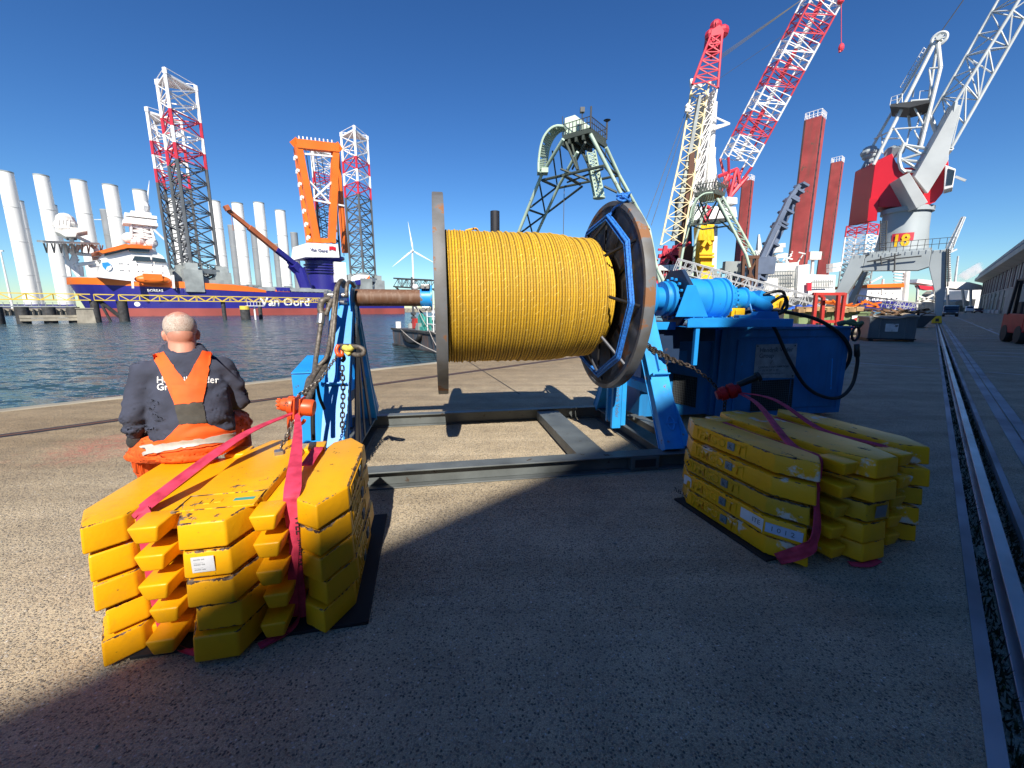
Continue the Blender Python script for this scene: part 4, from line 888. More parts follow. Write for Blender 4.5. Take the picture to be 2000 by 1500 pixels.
ribbon(g, [RS(.22, .31, TZ+.10), RS(.40, .33, TZ+.085), RS(.70, .33, TZ+.085), RS(1.0, .31, TZ+.095)], .055, .006, yr); ribbon(g, [RS(.22, .82, TZ+.10), RS(.45, .84, TZ+.085), RS(.75, .84, TZ+.085), RS(1.0, .82, TZ+.09)], .05, .006, yr)
ribbon(g, [RS(1.16, .42, .012), RS(1.2, .5, .014), RS(1.18, .62, .012)], .05, .005, xr)
tag(g.build('sling', 'web_pink', loc=HS, smooth=50), 'pink lifting sling running from the rusty red hoist around the right stack', 'sling', 'pink web slings')
# ---------------------------------------------------------------- the seated worker
from mathutils.bvhtree import BVHTree
FD = V((-.62, .784, 0)).normalized(); RD = V((FD.y, -FD.x, 0)); PO = V((-1.985, 2.465, 0))
def bp(x, f, z): return PO+RD*(x*.83)+FD*(f*.92)+UP*z
def fuse(mb, vox, sm=6):
    me = mb.mesh('tmp'); o = bpy.data.objects.new('tmp', me); COL.objects.link(o)
    r = o.modifiers.new('r', 'REMESH'); r.mode = 'VOXEL'; r.voxel_size = vox
    s = o.modifiers.new('s', 'SMOOTH'); s.factor = .5; s.iterations = sm
    dg = bpy.context.evaluated_depsgraph_get(); m2 = bpy.data.meshes.new_from_object(o.evaluated_get(dg))
    bpy.data.objects.remove(o); bpy.data.meshes.remove(me); return m2
def fit(me, name, mats, parent, fn=None):
    o0 = wloc(parent)
    for v in me.vertices: v.co = (fn(v.co, v.normal) if fn else v.co)-o0
    me.name = name; me.materials.clear()
    for m in (mats if isinstance(mats, list) else [mats]): me.materials.append(MT[m])
    me.polygons.foreach_set('use_smooth', [True]*len(me.polygons)); me.update()
    o = bpy.data.objects.new(name, me); COL.objects.link(o); o.parent = parent; return o
def ring(x, f, z, rx, ry, n=24, tilt=0):
    rx *= .84; ry *= .92
    return [bp(x, f, z)+RD*(rx*math.cos(t)*(1-.10*abs(math.sin(t))**3))+(FD*math.cos(tilt)+UP*math.sin(tilt))*(ry*math.sin(t)) for t in [2*math.pi*k/n for k in range(n)]]
def limb(mb, pts, n=14):
    for (a, ra), (b, rb) in zip(pts, pts[1:]): mb.tube(a, b, ra, rb, n)
    for a, ra in pts: mb.ball(a, ra, 14, 8)
per = thing('person', 'worker in orange bib overalls and dark sweater sitting with his back turned', 'person', PO+UP*.69)
sh = {-1: bp(-.225, .07, 1.225), 1: bp(.225, .07, 1.225)}
el = {-1: bp(-.315, .03, .985), 1: bp(.305, .10, .985)}
wr_ = {-1: bp(-.335, .085, .858), 1: bp(.14, .40, .93)}
hip = {-1: bp(-.12, .02, .80), 1: bp(.12, .02, .80)}
kn = {-1: bp(-.20, .40, .735), 1: bp(.29, .37, .79)}
an = {-1: bp(-.17, .52, .12), 1: bp(.30, .60, .12)}
hc = bp(.004, .135, 1.462); HT = .30
Rh = Matrix((RD, FD*math.cos(HT)-UP*math.sin(HT), UP*math.cos(HT)+FD*math.sin(HT))).transposed()
def hd(x, y, z): return hc+Rh @ (V((x, y, z))*1.04)
# body: one continuous skin
g = MB()
g.ball(hd(0, -.012, .022), (.079, .098, .092), 24, 16, Rh); g.ball(hd(0, .035, -.035), (.066, .075, .085), 20, 12, Rh); g.ball(hd(0, -.03, -.035), (.070, .072, .07), 20, 12, Rh)
g.tube(bp(0, .08, 1.29), hd(0, -.005, -.06), .074, .070, 20); g.tube(bp(0, .06, 1.20), bp(0, .09, 1.31), .06, .06, 20)
g.tube(hd(0, .10, -.015), hd(0, .125, -.04), .012, .017, 8); g.ball(hd(0, .085, -.085), (.035, .03, .02), 10, 6, Rh)
for s in (-1, 1):
    g.ball(hd(s*.080, .004, -.028), (.010, .022, .034), 10, 8, Rh); g.ball(hd(s*.086, -.006, -.022), (.007, .014, .026), 8, 6, Rh); g.ball(hd(s*.028, .088, .005), (.012, .01, .008), 8, 6, Rh)
for z, rx, ry in ((.80, .16, .12),):
    g.loft([ring(0, f, z, rx, ry) for f, z, rx, ry in ((0, .72, .19, .15), (.01, .85, .18, .15), (.03, 1.0, .18, .14), (.05, 1.15, .18, .12), (.06, 1.25, .12, .09))])
for s in (-1, 1):
    limb(g, [(sh[s], .055), (el[s], .042), (wr_[s], .030)]); limb(g, [(hip[s], .09), (kn[s], .06), (an[s], .045)])
    h0 = wr_[s]; dv = (wr_[s]-el[s]).normalized(); side = RD*(-s); dn = (dv*.75-UP*.4+FD*.3).normalized(); sd = (side-dn*side.dot(dn)).normalized()
    g.ball(h0+dn*.05, (.042, .042, .042), 12, 8)
    for k, L in enumerate((.070, .08, .075, .06)):
        a = h0+dn*.075+sd.cross(dn)*(.033-.022*k); b = a+dn*L*.5-sd*.004; c = b+(dn*.6+sd*.8).normalized()*L*.5
        limb(g, [(a, .0105), (b, .0095), (c, .008)], 8)
    a = h0+dn*.03+sd.cross(dn)*.035; limb(g, [(a, .013), (a+dn*.03+sd.cross(dn)*.03, .011), (a+dn*.055+sd.cross(dn)*.03+sd*.015, .009)], 8)
body = fit(fuse(g, .0065, 5), 'body', 'skin', per)
# hair: short grey fringe round a bald crown
def hair_alpha():
    t = MT['hair_grey'].node_tree; b = t.nodes['Principled BSDF']; tc = nd(t, 'ShaderNodeTexCoord'); s = nd(t, 'ShaderNodeSeparateXYZ'); t.links.new(tc.outputs['Object'], s.inputs[0])
    n = noise(t, tc.outputs['Object'], 60, 5, .7); n2 = noise(t, tc.outputs['Object'], 9, 2)
    y = nd(t, 'ShaderNodeMath', operation='MULTIPLY_ADD'); y.inputs[1].default_value = .055; t.links.new(n, y.inputs[0]); t.links.new(s.outputs[2], y.inputs[2])
    y2 = nd(t, 'ShaderNodeMath', operation='MULTIPLY_ADD'); y2.inputs[1].default_value = .03; t.links.new(n2, y2.inputs[0]); t.links.new(y.outputs[0], y2.inputs[2])
    top = ramp(t, y2.outputs[0], .098, .122, (1,1,1), (0,0,0)); mr = nd(t, 'ShaderNodeMapRange'); mr.inputs[1].default_value = -.005; mr.inputs[2].default_value = .02; t.links.new(y2.outputs[0], mr.inputs[0])
    m = nd(t, 'ShaderNodeMath', operation='MULTIPLY'); t.links.new(top, m.inputs[0]); t.links.new(mr.outputs[0], m.inputs[1]); m2 = nd(t, 'ShaderNodeMath', operation='MULTIPLY'); m2.inputs[1].default_value = .92; t.links.new(m.outputs[0], m2.inputs[0]); t.links.new(m2.outputs[0], b.inputs['Alpha'])
hair_alpha()
g = MB(); I3 = Matrix.Identity(3); rg = []
for j in range(15):
    p = math.pi*(.22+.50*j/14); rg.append([V((.0815*math.sin(p)*math.cos(t), -.012+.1005*math.sin(p)*math.sin(t), .022+.0945*math.cos(p))) for t in [math.pi*(.94+1.12*k/40) for k in range(41)]])
vs = [p for r in rg for p in r]; me = bpy.data.meshes.new('hair'); me.from_pydata(vs, [], [(j*41+k, j*41+k+1, (j+1)*41+k+1, (j+1)*41+k) for j in range(14) for k in range(40)])
me.materials.append(MT['hair_grey']); me.polygons.foreach_set('use_smooth', [True]*len(me.polygons)); me.update()
ho = bpy.data.objects.new('hair', me); COL.objects.link(ho); ho.parent = per; ho.location = hc-wloc(per); ho.rotation_euler = Rh.to_euler(); ho.scale = (1.04,)*3
# sweatshirt
g = MB()
g.loft([ring(0, f, z, rx, ry, 28, ti) for f, z, rx, ry, ti in ((.0, .795, .240, .200, 0), (.0, .86, .258, .212, 0), (.015, .95, .252, .205, 0), (.03, 1.05, .246, .19, .1), (.045, 1.14, .240, .17, .15), (.06, 1.21, .225, .145, .2), (.075, 1.275, .195, .122, .3), (.08, 1.325, .155, .118, .4), (.085, 1.365, .115, .108, .4))])
for s in (-1, 1):
    limb(g, [(bp(s*.17, .06, 1.21), .075), (sh[s], .070), (sh[s]*.5+el[s]*.5+RD*(s*.008), .066), (el[s], .062), (el[s]*.35+wr_[s]*.65, .050), (wr_[s]*.93+el[s]*.07, .042)])
    g.path([wr_[s]*.93+el[s]*.07+V(d) for d in ((.0, 0, 0), (.0, 0, .0001))], .04, 8)
sw = fuse(g, .0095, 7)
def folds(co, n):
    d = co-PO; x, f, z = d.dot(RD), d.dot(FD), d.z
    t = 0
    zz = z+.35*abs(x)-.05*math.sin(x*9)                                   # sagging rolls round the waist, drag lines at the elbows
    t += .0075*math.sin(zz*95+1.5*math.sin(x*7))*max(0, 1-abs(z-.90)/.11)
    t += .006*math.sin((z*60+x*38*(1 if x > 0 else -1)))*max(0, min(1, (abs(x)-.20)/.06))*max(0, 1-abs(z-1.0)/.16)
    t += .004*math.sin(z*55-abs(x)*60+2)*max(0, 1-abs(z-1.12)/.08)*min(1, abs(x)/.1)
    t += .016*(mnoise.noise(V((x*8, f*8, z*14)))) + .004*mnoise.noise(V((x*20, f*20, z*30)))+.004*(1-abs(mnoise.noise(V((x*13+z*9, f*13, z*22)))*2))
    return co+n*t
swo = fit(sw, 'sweatshirt', 'sweater', per, folds)
g = MB(); nk = [ring(0, .087, z, rx, ry, 28, .4) for z, rx, ry in ((1.345, .116, .108), (1.362, .110, .103), (1.369, .102, .095), (1.355, .094, .088))]; g.loft(nk, cap=False); g.build('collar', 'sweater', per, smooth=True)
# overalls: hips and legs
g = MB()
g.loft([ring(0, f, z, rx, ry, 28) for f, z, rx, ry in ((.03, .692, .235, .20), (.01, .71, .252, .215), (.0, .77, .262, .222), (.0, .82, .245, .205), (.0, .875, .205, .165))])
for s in (-1, 1):
    limb(g, [(hip[s]+UP*-.01, .12), (hip[s]*.5+kn[s]*.5+RD*(s*.02), .105), (kn[s], .088), (kn[s]*.5+an[s]*.5, .08), (an[s]+UP*.03, .078)])
limb(g, [(bp(-.20, .0, .77), .10), (bp(-.31, .14, .72), .085), (bp(-.30, .30, .60), .085), (bp(-.28, .38, .40), .08)]); limb(g, [(bp(.18, .05, .77), .11), (bp(.25, .22, .77), .10), (bp(.29, .40, .78), .095)])
tr_ = fuse(g, .0105, 7)
def pf(co, n):
    d = co-PO; x, f, z = d.dot(RD), d.dot(FD), d.z
    t = .011*math.sin(z*85+3*math.sin(x*8+f*5))*max(0, 1-abs(z-.75)/.1)+.016*mnoise.noise(V((x*9, f*9, z*15)))+.006*mnoise.noise(V((x*22, f*22, z*38)))
    co = co+n*t; co.z = max(co.z, .692 if (f < .22 and abs(x) < .4) else co.z); return co
tro = fit(tr_, 'trousers', 'overall', per, pf)
bpy.context.view_layer.update()
def bvh(o): return BVHTree.FromPolygons([o.matrix_world @ v.co for v in o.data.vertices], [p.vertices[:] for p in o.data.polygons])
bvs, bvt = bvh(swo), bvh(tro)
def hit(x, y, off=.006):
    r = ray(x, y).normalized(); best = None
    for b in (bvs, bvt):
        h = b.ray_cast(EYE, r)
        if h[0] and (best is None or h[3] < best[3]): best = h
    return best[0]+best[1]*off if best else Dp(x, y, 2.4)
def patch(name, mat, left, right, off=.006, nu=10, nv=16, th=.004):
    """cloth strip between two pixel polylines, laid on the clothes beneath it"""
    def at(pl, t):
        t *= len(pl)-1; k = min(int(t), len(pl)-2); f = t-k; return (pl[k][0]*(1-f)+pl[k+1][0]*f, pl[k][1]*(1-f)+pl[k+1][1]*f)
    pt = [[hit(*(lambda a, b: (a[0]+(b[0]-a[0])*i/nu, a[1]+(b[1]-a[1])*i/nu))(at(left, j/nv), at(right, j/nv)), off=off) for i in range(nu+1)] for j in range(nv+1)]
    for _ in range(2):                                                   # relax so that the strip bridges folds
        q2 = [r[:] for r in pt]
        for j in range(1, nv):
            for i in range(1, nu): q2[j][i] = (pt[j][i]*2+pt[j-1][i]+pt[j+1][i]+pt[j][i-1]+pt[j][i+1])/6
        pt = q2
    g = MB(); W = nu+1; top = [p for r in pt for p in r]; n = len(top); bk = [p+FD*th*2.5 for p in top]; fs = []
    for j in range(nv):
        for i in range(nu): a = j*W+i; fs += [(a, a+1, a+W+1, a+W), (n+a, n+a+W, n+a+W+1, n+a+1)]
    for j in range(nv): fs += [(j*W, j*W+W, n+j*W+W, n+j*W), (j*W+nu, n+j*W+nu, n+j*W+W+nu, j*W+W+nu)]
    for i in range(nu): fs += [(i, n+i, n+i+1, i+1), (nv*W+i, nv*W+i+1, n+nv*W+i+1, n+nv*W+i)]
    g.add(top+bk, fs); return g.build(name, mat, per, smooth=45)
patch('strap', 'overall', [(297, 693), (318, 735), (342, 790)], [(321, 688), (344, 722), (367, 752)])
patch('strap', 'overall', [(394, 686), (377, 718), (360, 748)], [(414, 689), (405, 735), (395, 785)], off=.008)
patch('back_patch', 'overall', [(335, 752), (338, 770), (342, 791)], [(402, 752), (398, 770), (394.5, 786)], off=.010)
patch('elastic', 'elastic', [(341, 789), (345, 808), (350, 829)], [(395, 784), (399, 804), (403, 825)], off=.007)
patch('back_panel', 'overall', [(351, 830), (338, 846), (312, 868), (298, 884)], [(404, 826), (423, 838), (452, 842), (456, 852)], off=.011, nu=18)
patch('waistband', 'overall', [(277, 866), (276, 876), (278, 890)], [(457, 840), (459, 850), (461, 864)], off=.010, nu=22, nv=6)
patch('reflective_band', 'reflective', [(277, 872), (281, 886)], [(456, 846), (460, 861)], off=.016, nu=24, nv=4)
def onback(sx, x0, y0, sc):
    def fn(x, y, z): return hit(x0+x*sc*sx*1.12, y0-y*sc, .0035+z)
    return fn
for s_, x0, y0 in (('Hendrik Veder', 306, 748), ('Group', 306.5, 762)):
    t_ = text(s_, 1, V((0,0,0)), (1,0,0), (0,1,0), 'pen_white', per, name='printed_name', ext=.0, bold=.012, fn=onback(1, x0, y0, 17.8))
def glove(s):
    g = MB(); h0 = wr_[s]; dv = (wr_[s]-el[s]).normalized(); side = RD*(-s); dn = (dv*.75-UP*.4+FD*.3).normalized(); sd = (side-dn*side.dot(dn)).normalized()
    g.tube(h0+dn*.005, h0+dn*.04, .038, .045, 12); g.ball(h0+dn*.055, .048, 12, 8)
    for k, L in enumerate((.070, .08, .075, .06)):
        a = h0+dn*.075+sd.cross(dn)*(.036-.024*k); b = a+dn*L*.5-sd*.004; c = b+(dn*.6+sd*.8).normalized()*L*.5; limb(g, [(a, .0145), (b, .0135), (c, .012)], 8)
    a = h0+dn*.03+sd.cross(dn)*.035; limb(g, [(a, .018), (a+dn*.03+sd.cross(dn)*.034, .015), (a+dn*.06+sd.cross(dn)*.034+sd*.015, .013)], 8)
    fit(fuse(g, .005, 3), 'glove', 'glove', per)
glove(-1); glove(1)
for s in (-1, 1):
    g = MB(); a = an[s]; g.tube(a+UP*.07, a-UP*.06, .062, .06, 14); g.ball(a+FD*.06-UP*.07, (.055, .055, .05), 14, 8); g.ball(a+FD*.15-UP*.078, (.058, .058, .042), 14, 8); g.box(a+FD*.06-UP*.108, (.25, .10, .022), FD)
    fit(fuse(g, .009, 3), 'boot', 'boot', per)
# ---------------------------------------------------------------- things standing on the quay beyond the winch
g = MB(); bc = G(1738, 667)
bx, by = V((.94, -.34, 0)).normalized(), V((.34, .94, 0)).normalized()
def obox(mb, o, x0, x1, y0, y1, z0, z1, ux=bx, uy=by): mb.box(o+ux*((x0+x1)/2)+uy*((y0+y1)/2)+UP*((z0+z1)/2), (x1-x0, y1-y0, z1-z0), ux, uy)
bt = thing('waste_container', 'grey steel box container with rags over its lid on the open quay', 'container', bc)
obox(g, bc, -.92, .92, 0, 1.3, .14, 1.15); obox(g, bc, -.97, .97, -.04, 1.34, 1.10, 1.2)
for x in (-.93, -.5, .5, .86): obox(g, bc, x, x+.07, -.03, .02, .14, 1.12)
g.build('bin', 'skip_grey', bt, bevel=.015)
g = MB()
for x in (-.9, .7): obox(g, bc, x, x+.2, -.05, 1.3, 0, .14)
obox(g, bc, -.97, .97, -.06, .02, .09, .15); g.build('skid', 'dark_metal', bt)
g = MB(); obox(g, bc, -.28, .22, -.045, -.03, .48, .86); g.build('notice', 'paint_white', bt)
g = MB(); g.path(smooth([bc+bx*x+by*-.05+UP*z for x, z in ((-.85, 1.22), (-.5, 1.16), (-.1, 1.12), (.3, 1.16), (.6, 1.24), (.95, 1.22))]), .035, 6); g.ball(bc+bx*.65+by*.1+UP*1.25, (.3, .25, .09), 12, 8); g.build('rag', 'bag', bt, smooth=True)
def skip(px, py, wd, ht, dp, mat, label, stripe=False, name='skip'):
    o = G(px, py); t = thing(name, label, 'skip', o); g = MB()
    lo = [o+bx*x+by*y+UP*.12 for x, y in ((-wd*.46, 0), (wd*.46, 0), (wd*.46, dp), (-wd*.46, dp))]; hi = [o+bx*x+by*y+UP*ht for x, y in ((-wd*.5, -.08), (wd*.5, -.08), (wd*.5, dp+.08), (-wd*.5, dp+.08))]
    g.loft([lo, hi], cap=False); g.quad(*lo); inn = [o+bx*x+by*y+UP*(ht-.25) for x, y in ((-wd*.48, 0), (wd*.48, 0), (wd*.48, dp), (-wd*.48, dp))]; g.quad(*inn)
    k = int(wd/.55)
    for i in range(k+1): x = -wd*.46+wd*.92*i/k; g.bar(o+bx*x-by*.03+UP*.12, o+bx*x*1.06-by*.11+UP*ht, .08, .08)
    for a, b in ((0, 1), (1, 2), (2, 3), (3, 0)): g.bar(hi[a], hi[b], .1, .1)
    g.build('tub', mat, t)
    g = MB()
    for x in (-wd*.4, wd*.3): obox(g, o, x, x+wd*.1, -.05, dp, 0, .12)
    g.build('skid', 'dark_metal', t)
    if stripe:
        g = MB(); h = MB(); c = o+bx*(wd*.30)-by*.13+UP*.35
        for i in range(4):
            (g if i % 2 else h).prism([c+UP*(.2*i+(.0))+bx*-.13, c+UP*(.2*i+.12)+bx*.13, c+UP*(.2*i+.32)+bx*.13, c+UP*(.2*i+.2)+bx*-.13], by*-.02)
        st = h.build('warning_stripe', 'frame_red', t); g.build('stripe', 'white', st)
    return t, o
s1, o1 = skip(1620, 654, 3.6, 1.35, 1.8, 'skip_green', 'long green waste skip with red and white striped corner by the red frame', True)
s2, o2 = skip(1545, 648, 2.6, 1.45, 1.6, 'skip_green', 'short green waste skip half hidden behind the blue cabinet lid')
g = MB()
for k in range(9): a = o1+bx*(-1.7+.36*k)+by*.3+UP*(1.45+.05*(k % 3)); g.box(a, (.34, 1.5, .22), bx+by*.08*(k % 3-1), by)
g.box(o1+bx*-.2+by*.1+UP*1.62, (3.4, .4, .14), bx); tag(g.build('timber', 'timber', loc=o1+UP*1.4), 'sawn timber baulks piled on the long green skip', 'timber')
g = MB(); rr = random.Random(8)
for k in range(16): a = o1+bx*(.2+rr.uniform(0, 2.2))+by*rr.uniform(.5, 1.3)+UP*(1.75+rr.uniform(0, .25)); d = V((rr.uniform(-1, 1), rr.uniform(-1, 1), rr.uniform(-.2, .4))).normalized(); g.bar(a, a+d*rr.uniform(.4, .9), .09)
tag(g.build('steel_scrap', 'ship_orange', loc=o1+UP*1.8), 'tangle of orange painted steel offcuts on top of the long skip', 'scrap')
rfp = Dp(1618, 648, 23.0); fr = thing('frame', 'red welded steel lifting frame standing in front of the green skip', 'steel frame', rfp)
for k, (a, b) in enumerate((((1586, 652), (1594, 572)), ((1603, 650), (1608, 580)), ((1632, 652), (1638, 576)), ((1639, 653), (1650, 572)))):
    g = MB(); g.bar(Dp(*a, 23+.7*(k % 2)), Dp(*b, 23+.7*(k % 2)), .16); g.build('upright', 'frame_red', fr)
for y, n in ((574, 'top_bar'), (628, 'cross_bar'), (641, 'cross_bar')):
    g = MB(); g.bar(Dp(1588, y, 23.05), Dp(1648, y, 23.05), .15); g.build(n, 'frame_red', fr)
g = MB(); g.bar(Dp(1592, 574, 23), Dp(1607, 580, 23.8), .14); g.bar(Dp(1649, 574, 23), Dp(1638, 577, 23.8), .14); g.build('top_bar', 'frame_red', fr)
g = MB(); a = G(1505, 642); g.box(a+UP*.7, (1.3, 1.0, 1.4), bx, by); g.box(a+UP*1.42, (1.4, 1.1, .06), bx, by); tag(g.build('crate', 'bag', loc=a, bevel=.03), 'beige wrapped crate seen over the left end of the blue cabinet', 'crate')
g = MB(); a = Dp(1510, 640, 22); sg2 = thing('sign_board', 'black board with a white figure three beside the beige crate', 'sign', a); g.box(a+UP*.35, (.85, .06, .95), bx, by); g.build('board', 'ink', sg2); text('3', .8, a+UP*.05-bx*.18-by*.04, bx, UP, 'white', sg2, ext=.005, bold=.03)
g = MB(); a = Dp(1512, 602, 27)
for x, z, dx, dz in ((-.5, .0, .7, .55), (.1, .1, .5, .9), (-.2, .5, .9, .2)): g.bar(a+bx*x+UP*z, a+bx*(x+dx)+UP*(z+dz*.5), .45, .35)
g.bar(a+bx*-.8, a+bx*.2+UP*.8, .22); g.tube(a+bx*.4-by*.3+UP*-.4, a+bx*.4-by*.3+UP*.5, .16); g.box(a-UP*1.0, (.8, .8, 1.5), bx); tag(g.build('machine', 'hyd_yellow', loc=a-UP*1.7, bevel=.03), 'yellow machine with a slanted arm behind the blue cabinet', 'machine')
g = MB(); a = G(1562, 640)
for k in range(7): g.ball(a+bx*(-.8+.27*k)+by*.2*(k % 2)+UP*(1.45+.12*(k % 3)), (.28, .3, .22), 10, 6)
g.box(a+UP*.65, (2.0, .9, 1.3), bx); tag(g.build('pallet_load', 'tarp_blue', loc=a, smooth=40), 'blue sheeted pallet load between the crate and the red frame', 'pallet load')
g = MB(); a = G(1706, 655); rr = random.Random(4)
for k in range(7): g.ball(a+bx*(-.9+.26*k)+by*rr.uniform(-.2, .3)+UP*(.28+.22*(k % 3)), (.42, .4, .26), 10, 7)
tag(g.build('bag_pile', 'bag', loc=a, smooth=True), 'heap of pale sacks between the green skip and grey container', 'sacks')
g = MB(); a = G(1765, 640); rr = random.Random(6); dx = DQ
base = [(-2.3, 0), (1.6, 0), (2.4, 2.2), (-2.3, 2.2)]
bgt = thing('scrap_skip', 'low dark open skip heaped with rusty brown scrap beyond the grey container', 'skip', a)
g.loft([[a+bx*x*.8+by*y+UP*.05 for x, y in base], [a+bx*x*1.25+by*y+UP*1.0 for x, y in base]]); g.build('tub', 'ship_dark', bgt)
g = MB()
for k in range(60): p = a+bx*rr.uniform(-2.6, 1.9)+by*rr.uniform(0, 2)+UP*rr.uniform(.95, 1.55); d = V((rr.uniform(-1, 1), rr.uniform(-1, 1), rr.uniform(-.25, .25))).normalized(); g.bar(p-d*.4, p+d*rr.uniform(.2, .7), rr.uniform(.08, .35), .06)
g.build('scrap_heap', 'scrap', bgt)
# forklift at the right edge of the picture
fk = G(1985, 672); fx, fy = V((.82, -.57, 0)).normalized(), V((.57, .82, 0)).normalized(); fl = thing('forklift', 'red forklift truck cut by the right edge of the picture', 'forklift', fk)
g = MB(); obox(g, fk, .0, 1.6, -.2, 2.2, .45, 1.35, fx, fy); g.prism([fk+fx*0+fy*-.2+UP*.5, fk+fx*0+fy*-.55+UP*.6, fk+fx*0+fy*-.5+UP*1.15, fk+fx*0+fy*-.2+UP*1.4], fx*1.6); g.build('body', 'lift_red', fl, bevel=.05)
g = MB()
for x in (.02, 1.5):
    g.bar(fk+fx*x+fy*-.1+UP*1.35, fk+fx*(x+.03)+fy*.25+UP*2.9, .1); g.bar(fk+fx*x+fy*1.7+UP*1.3, fk+fx*x+fy*1.4+UP*2.9, .1)
obox(g, fk, .0, 1.55, .2, 1.5, 2.85, 2.95, fx, fy); g.build('cab_guard', 'ink', fl, bevel=.01)
for x, y in ((-.02, .15), (1.3, .15), (-.02, 1.7), (1.3, 1.7)):
    g = MB(); c = fk+fx*x+fy*y+UP*.42; g.lathe([(0, .2), (.0, .38), (.05, .42), (.27, .42), (.32, .38), (.32, .2)], c, fx, 24); wl = g.build('wheel', 'rubber', fl, smooth=40); g = MB(); g.tube(c+fx*.01, c+fx*.30, .2, n=18); g.build('rim', 'frame_grey', wl)
g = MB(); obox(g, fk, .0, .3, -.56, -.50, .9, 1.0, fx, fy); g.build('lamp', 'lamp_white', fl); g = MB(); obox(g, fk, .15, 1.4, .9, 1.3, 1.3, 1.9, fx, fy); g.build('seat', 'ink', fl, bevel=.05)
g = MB(); obox(g, fk, .3, .42, 2.2, 2.35, .1, 3.0, fx, fy); obox(g, fk, 1.1, 1.22, 2.2, 2.35, .1, 3.0, fx, fy); g.build('mast', 'dark_metal', fl)
# cars and vans further down the quay
def car(px, py, Wd, L, Hh, mat, label, van=False, front=True):
    o = G(px, py); t = thing('van' if van else 'car', label, 'van' if van else 'car', o); X, Y = -NQ, DQ
    prof = [(0, .35), (.0, .75), (.15, Hh*.52), (.9, Hh*.56), (1.5, Hh*.97), (2.2, Hh), (L-.35, Hh*.97), (L, Hh*.55), (L, .35)] if not van else [(0, .35), (0, .85), (.25, Hh*.50), (.75, Hh*.62), (1.35, Hh*.96), (2.0, Hh), (L, Hh*.98), (L, .35)]
    g = MB(); g.prism([o+Y*y+UP*z-X*Wd/2 for y, z in prof], X*Wd); g.build('body', mat, t, bevel=.12, seg=3, smooth=50)
    g = MB(); y0, z0, y1, z1 = (.92, Hh*.59, 1.46, Hh*.93) if not van else (.79, Hh*.66, 1.30, Hh*.93); nrm = V((0, 0, 0))-Y*.03+UP*.02
    g.prism([o+Y*y0+UP*z0-X*Wd*.40+nrm, o+Y*y0+UP*z0+X*Wd*.40+nrm, o+Y*y1+UP*z1+X*Wd*.36+nrm, o+Y*y1+UP*z1-X*Wd*.36+nrm], nrm*.2); g.build('windscreen', 'glass', t)
    for s in (-1, 1):
        g = MB(); g.prism([o+X*(s*(Wd/2+.005))+Y*y+UP*z for y, z in ((1.2, Hh*.6), (1.65, Hh*.9), (L-.7 if not van else 2.4, Hh*.9), (L-.4 if not van else 2.4, Hh*.6))], X*s*.01); g.build('side_window', 'glass', t)
        g = MB(); g.box(o+X*(s*Wd*.38)+Y*.0+UP*.78, (.32, .1, .16), X, Y); g.build('headlight', 'lamp_white', t, bevel=.02)
        for y in (.85, L-.85): g = MB(); g.tube(o+X*(s*Wd*.34)+Y*y+UP*.33, o+X*(s*Wd*.51)+Y*y+UP*.33, .33, n=20); wl = g.build('wheel', 'rubber', t, smooth=40); g = MB(); g.tube(o+X*(s*Wd*.5)+Y*y+UP*.33, o+X*(s*Wd*.515)+Y*y+UP*.33, .2, n=14); g.build('rim', 'steel', wl)
    g = MB(); g.box(o-Y*.02+UP*.45, (Wd*.8, .06, .2), X, Y); g.build('bumper', 'ink', t)
car(1855.5, 618.5, 2.1, 5.2, 2.1, 'car_dark', 'dark blue van facing us beside the foot of the grey crane', True)
car(1911, 611.5, 2.0, 4.6, 1.65, 'car_maroon', 'maroon car parked close to the long grey warehouse wall')

car(1893, 610.5, 2.1, 5.6, 2.4, 'white', 'white van parked between the dark van and maroon car', True)
# ---------------------------------------------------------------- gangways
def gangway(p0, p1, wd, ht, nb, label, mat='alu'):
    p0, p1 = V(p0), V(p1); t = thing('gangway', label, 'gangway', p1); x = (p1-p0).normalized(); s = UP.cross(x).normalized()*wd/2; u = x.cross(s.normalized())*-1; u = u if u.z > 0 else -u
    dk = MB(); dk.prism([p0-s, p0+s, p1+s, p1-s], u*.06); dk.build('deck', mat, t)
    for k in (-1, 1):
        g = MB(); g.tube(p0+s*k, p1+s*k, .06, n=6); g.tube(p0+s*k+u*ht, p1+s*k+u*ht, .06, n=6); g.tube(p0+s*k+u*ht*.5, p1+s*k+u*ht*.5, .035, n=6)
        for i in range(nb+1):
            a = p0+(p1-p0)*(i/nb)+s*k; g.tube(a, a+u*ht, .045, n=6)
            if i < nb: b = p0+(p1-p0)*((i+1)/nb)+s*k; g.tube(a if i % 2 else a+u*ht, b+u*ht if i % 2 else b, .03, n=6)
        g.build('side_rail', mat, t)
gangway(Dp(1316, 530, 46), Dp(1600, 612, 40), 1.5, 1.3, 16, 'long light alloy gangway sloping down to the quay above the blue motor')
gangway(Dp(1668, 594, 52), Dp(1795, 612, 49), 1.3, 1.1, 9, 'short light alloy gangway lying low beneath the portal crane')
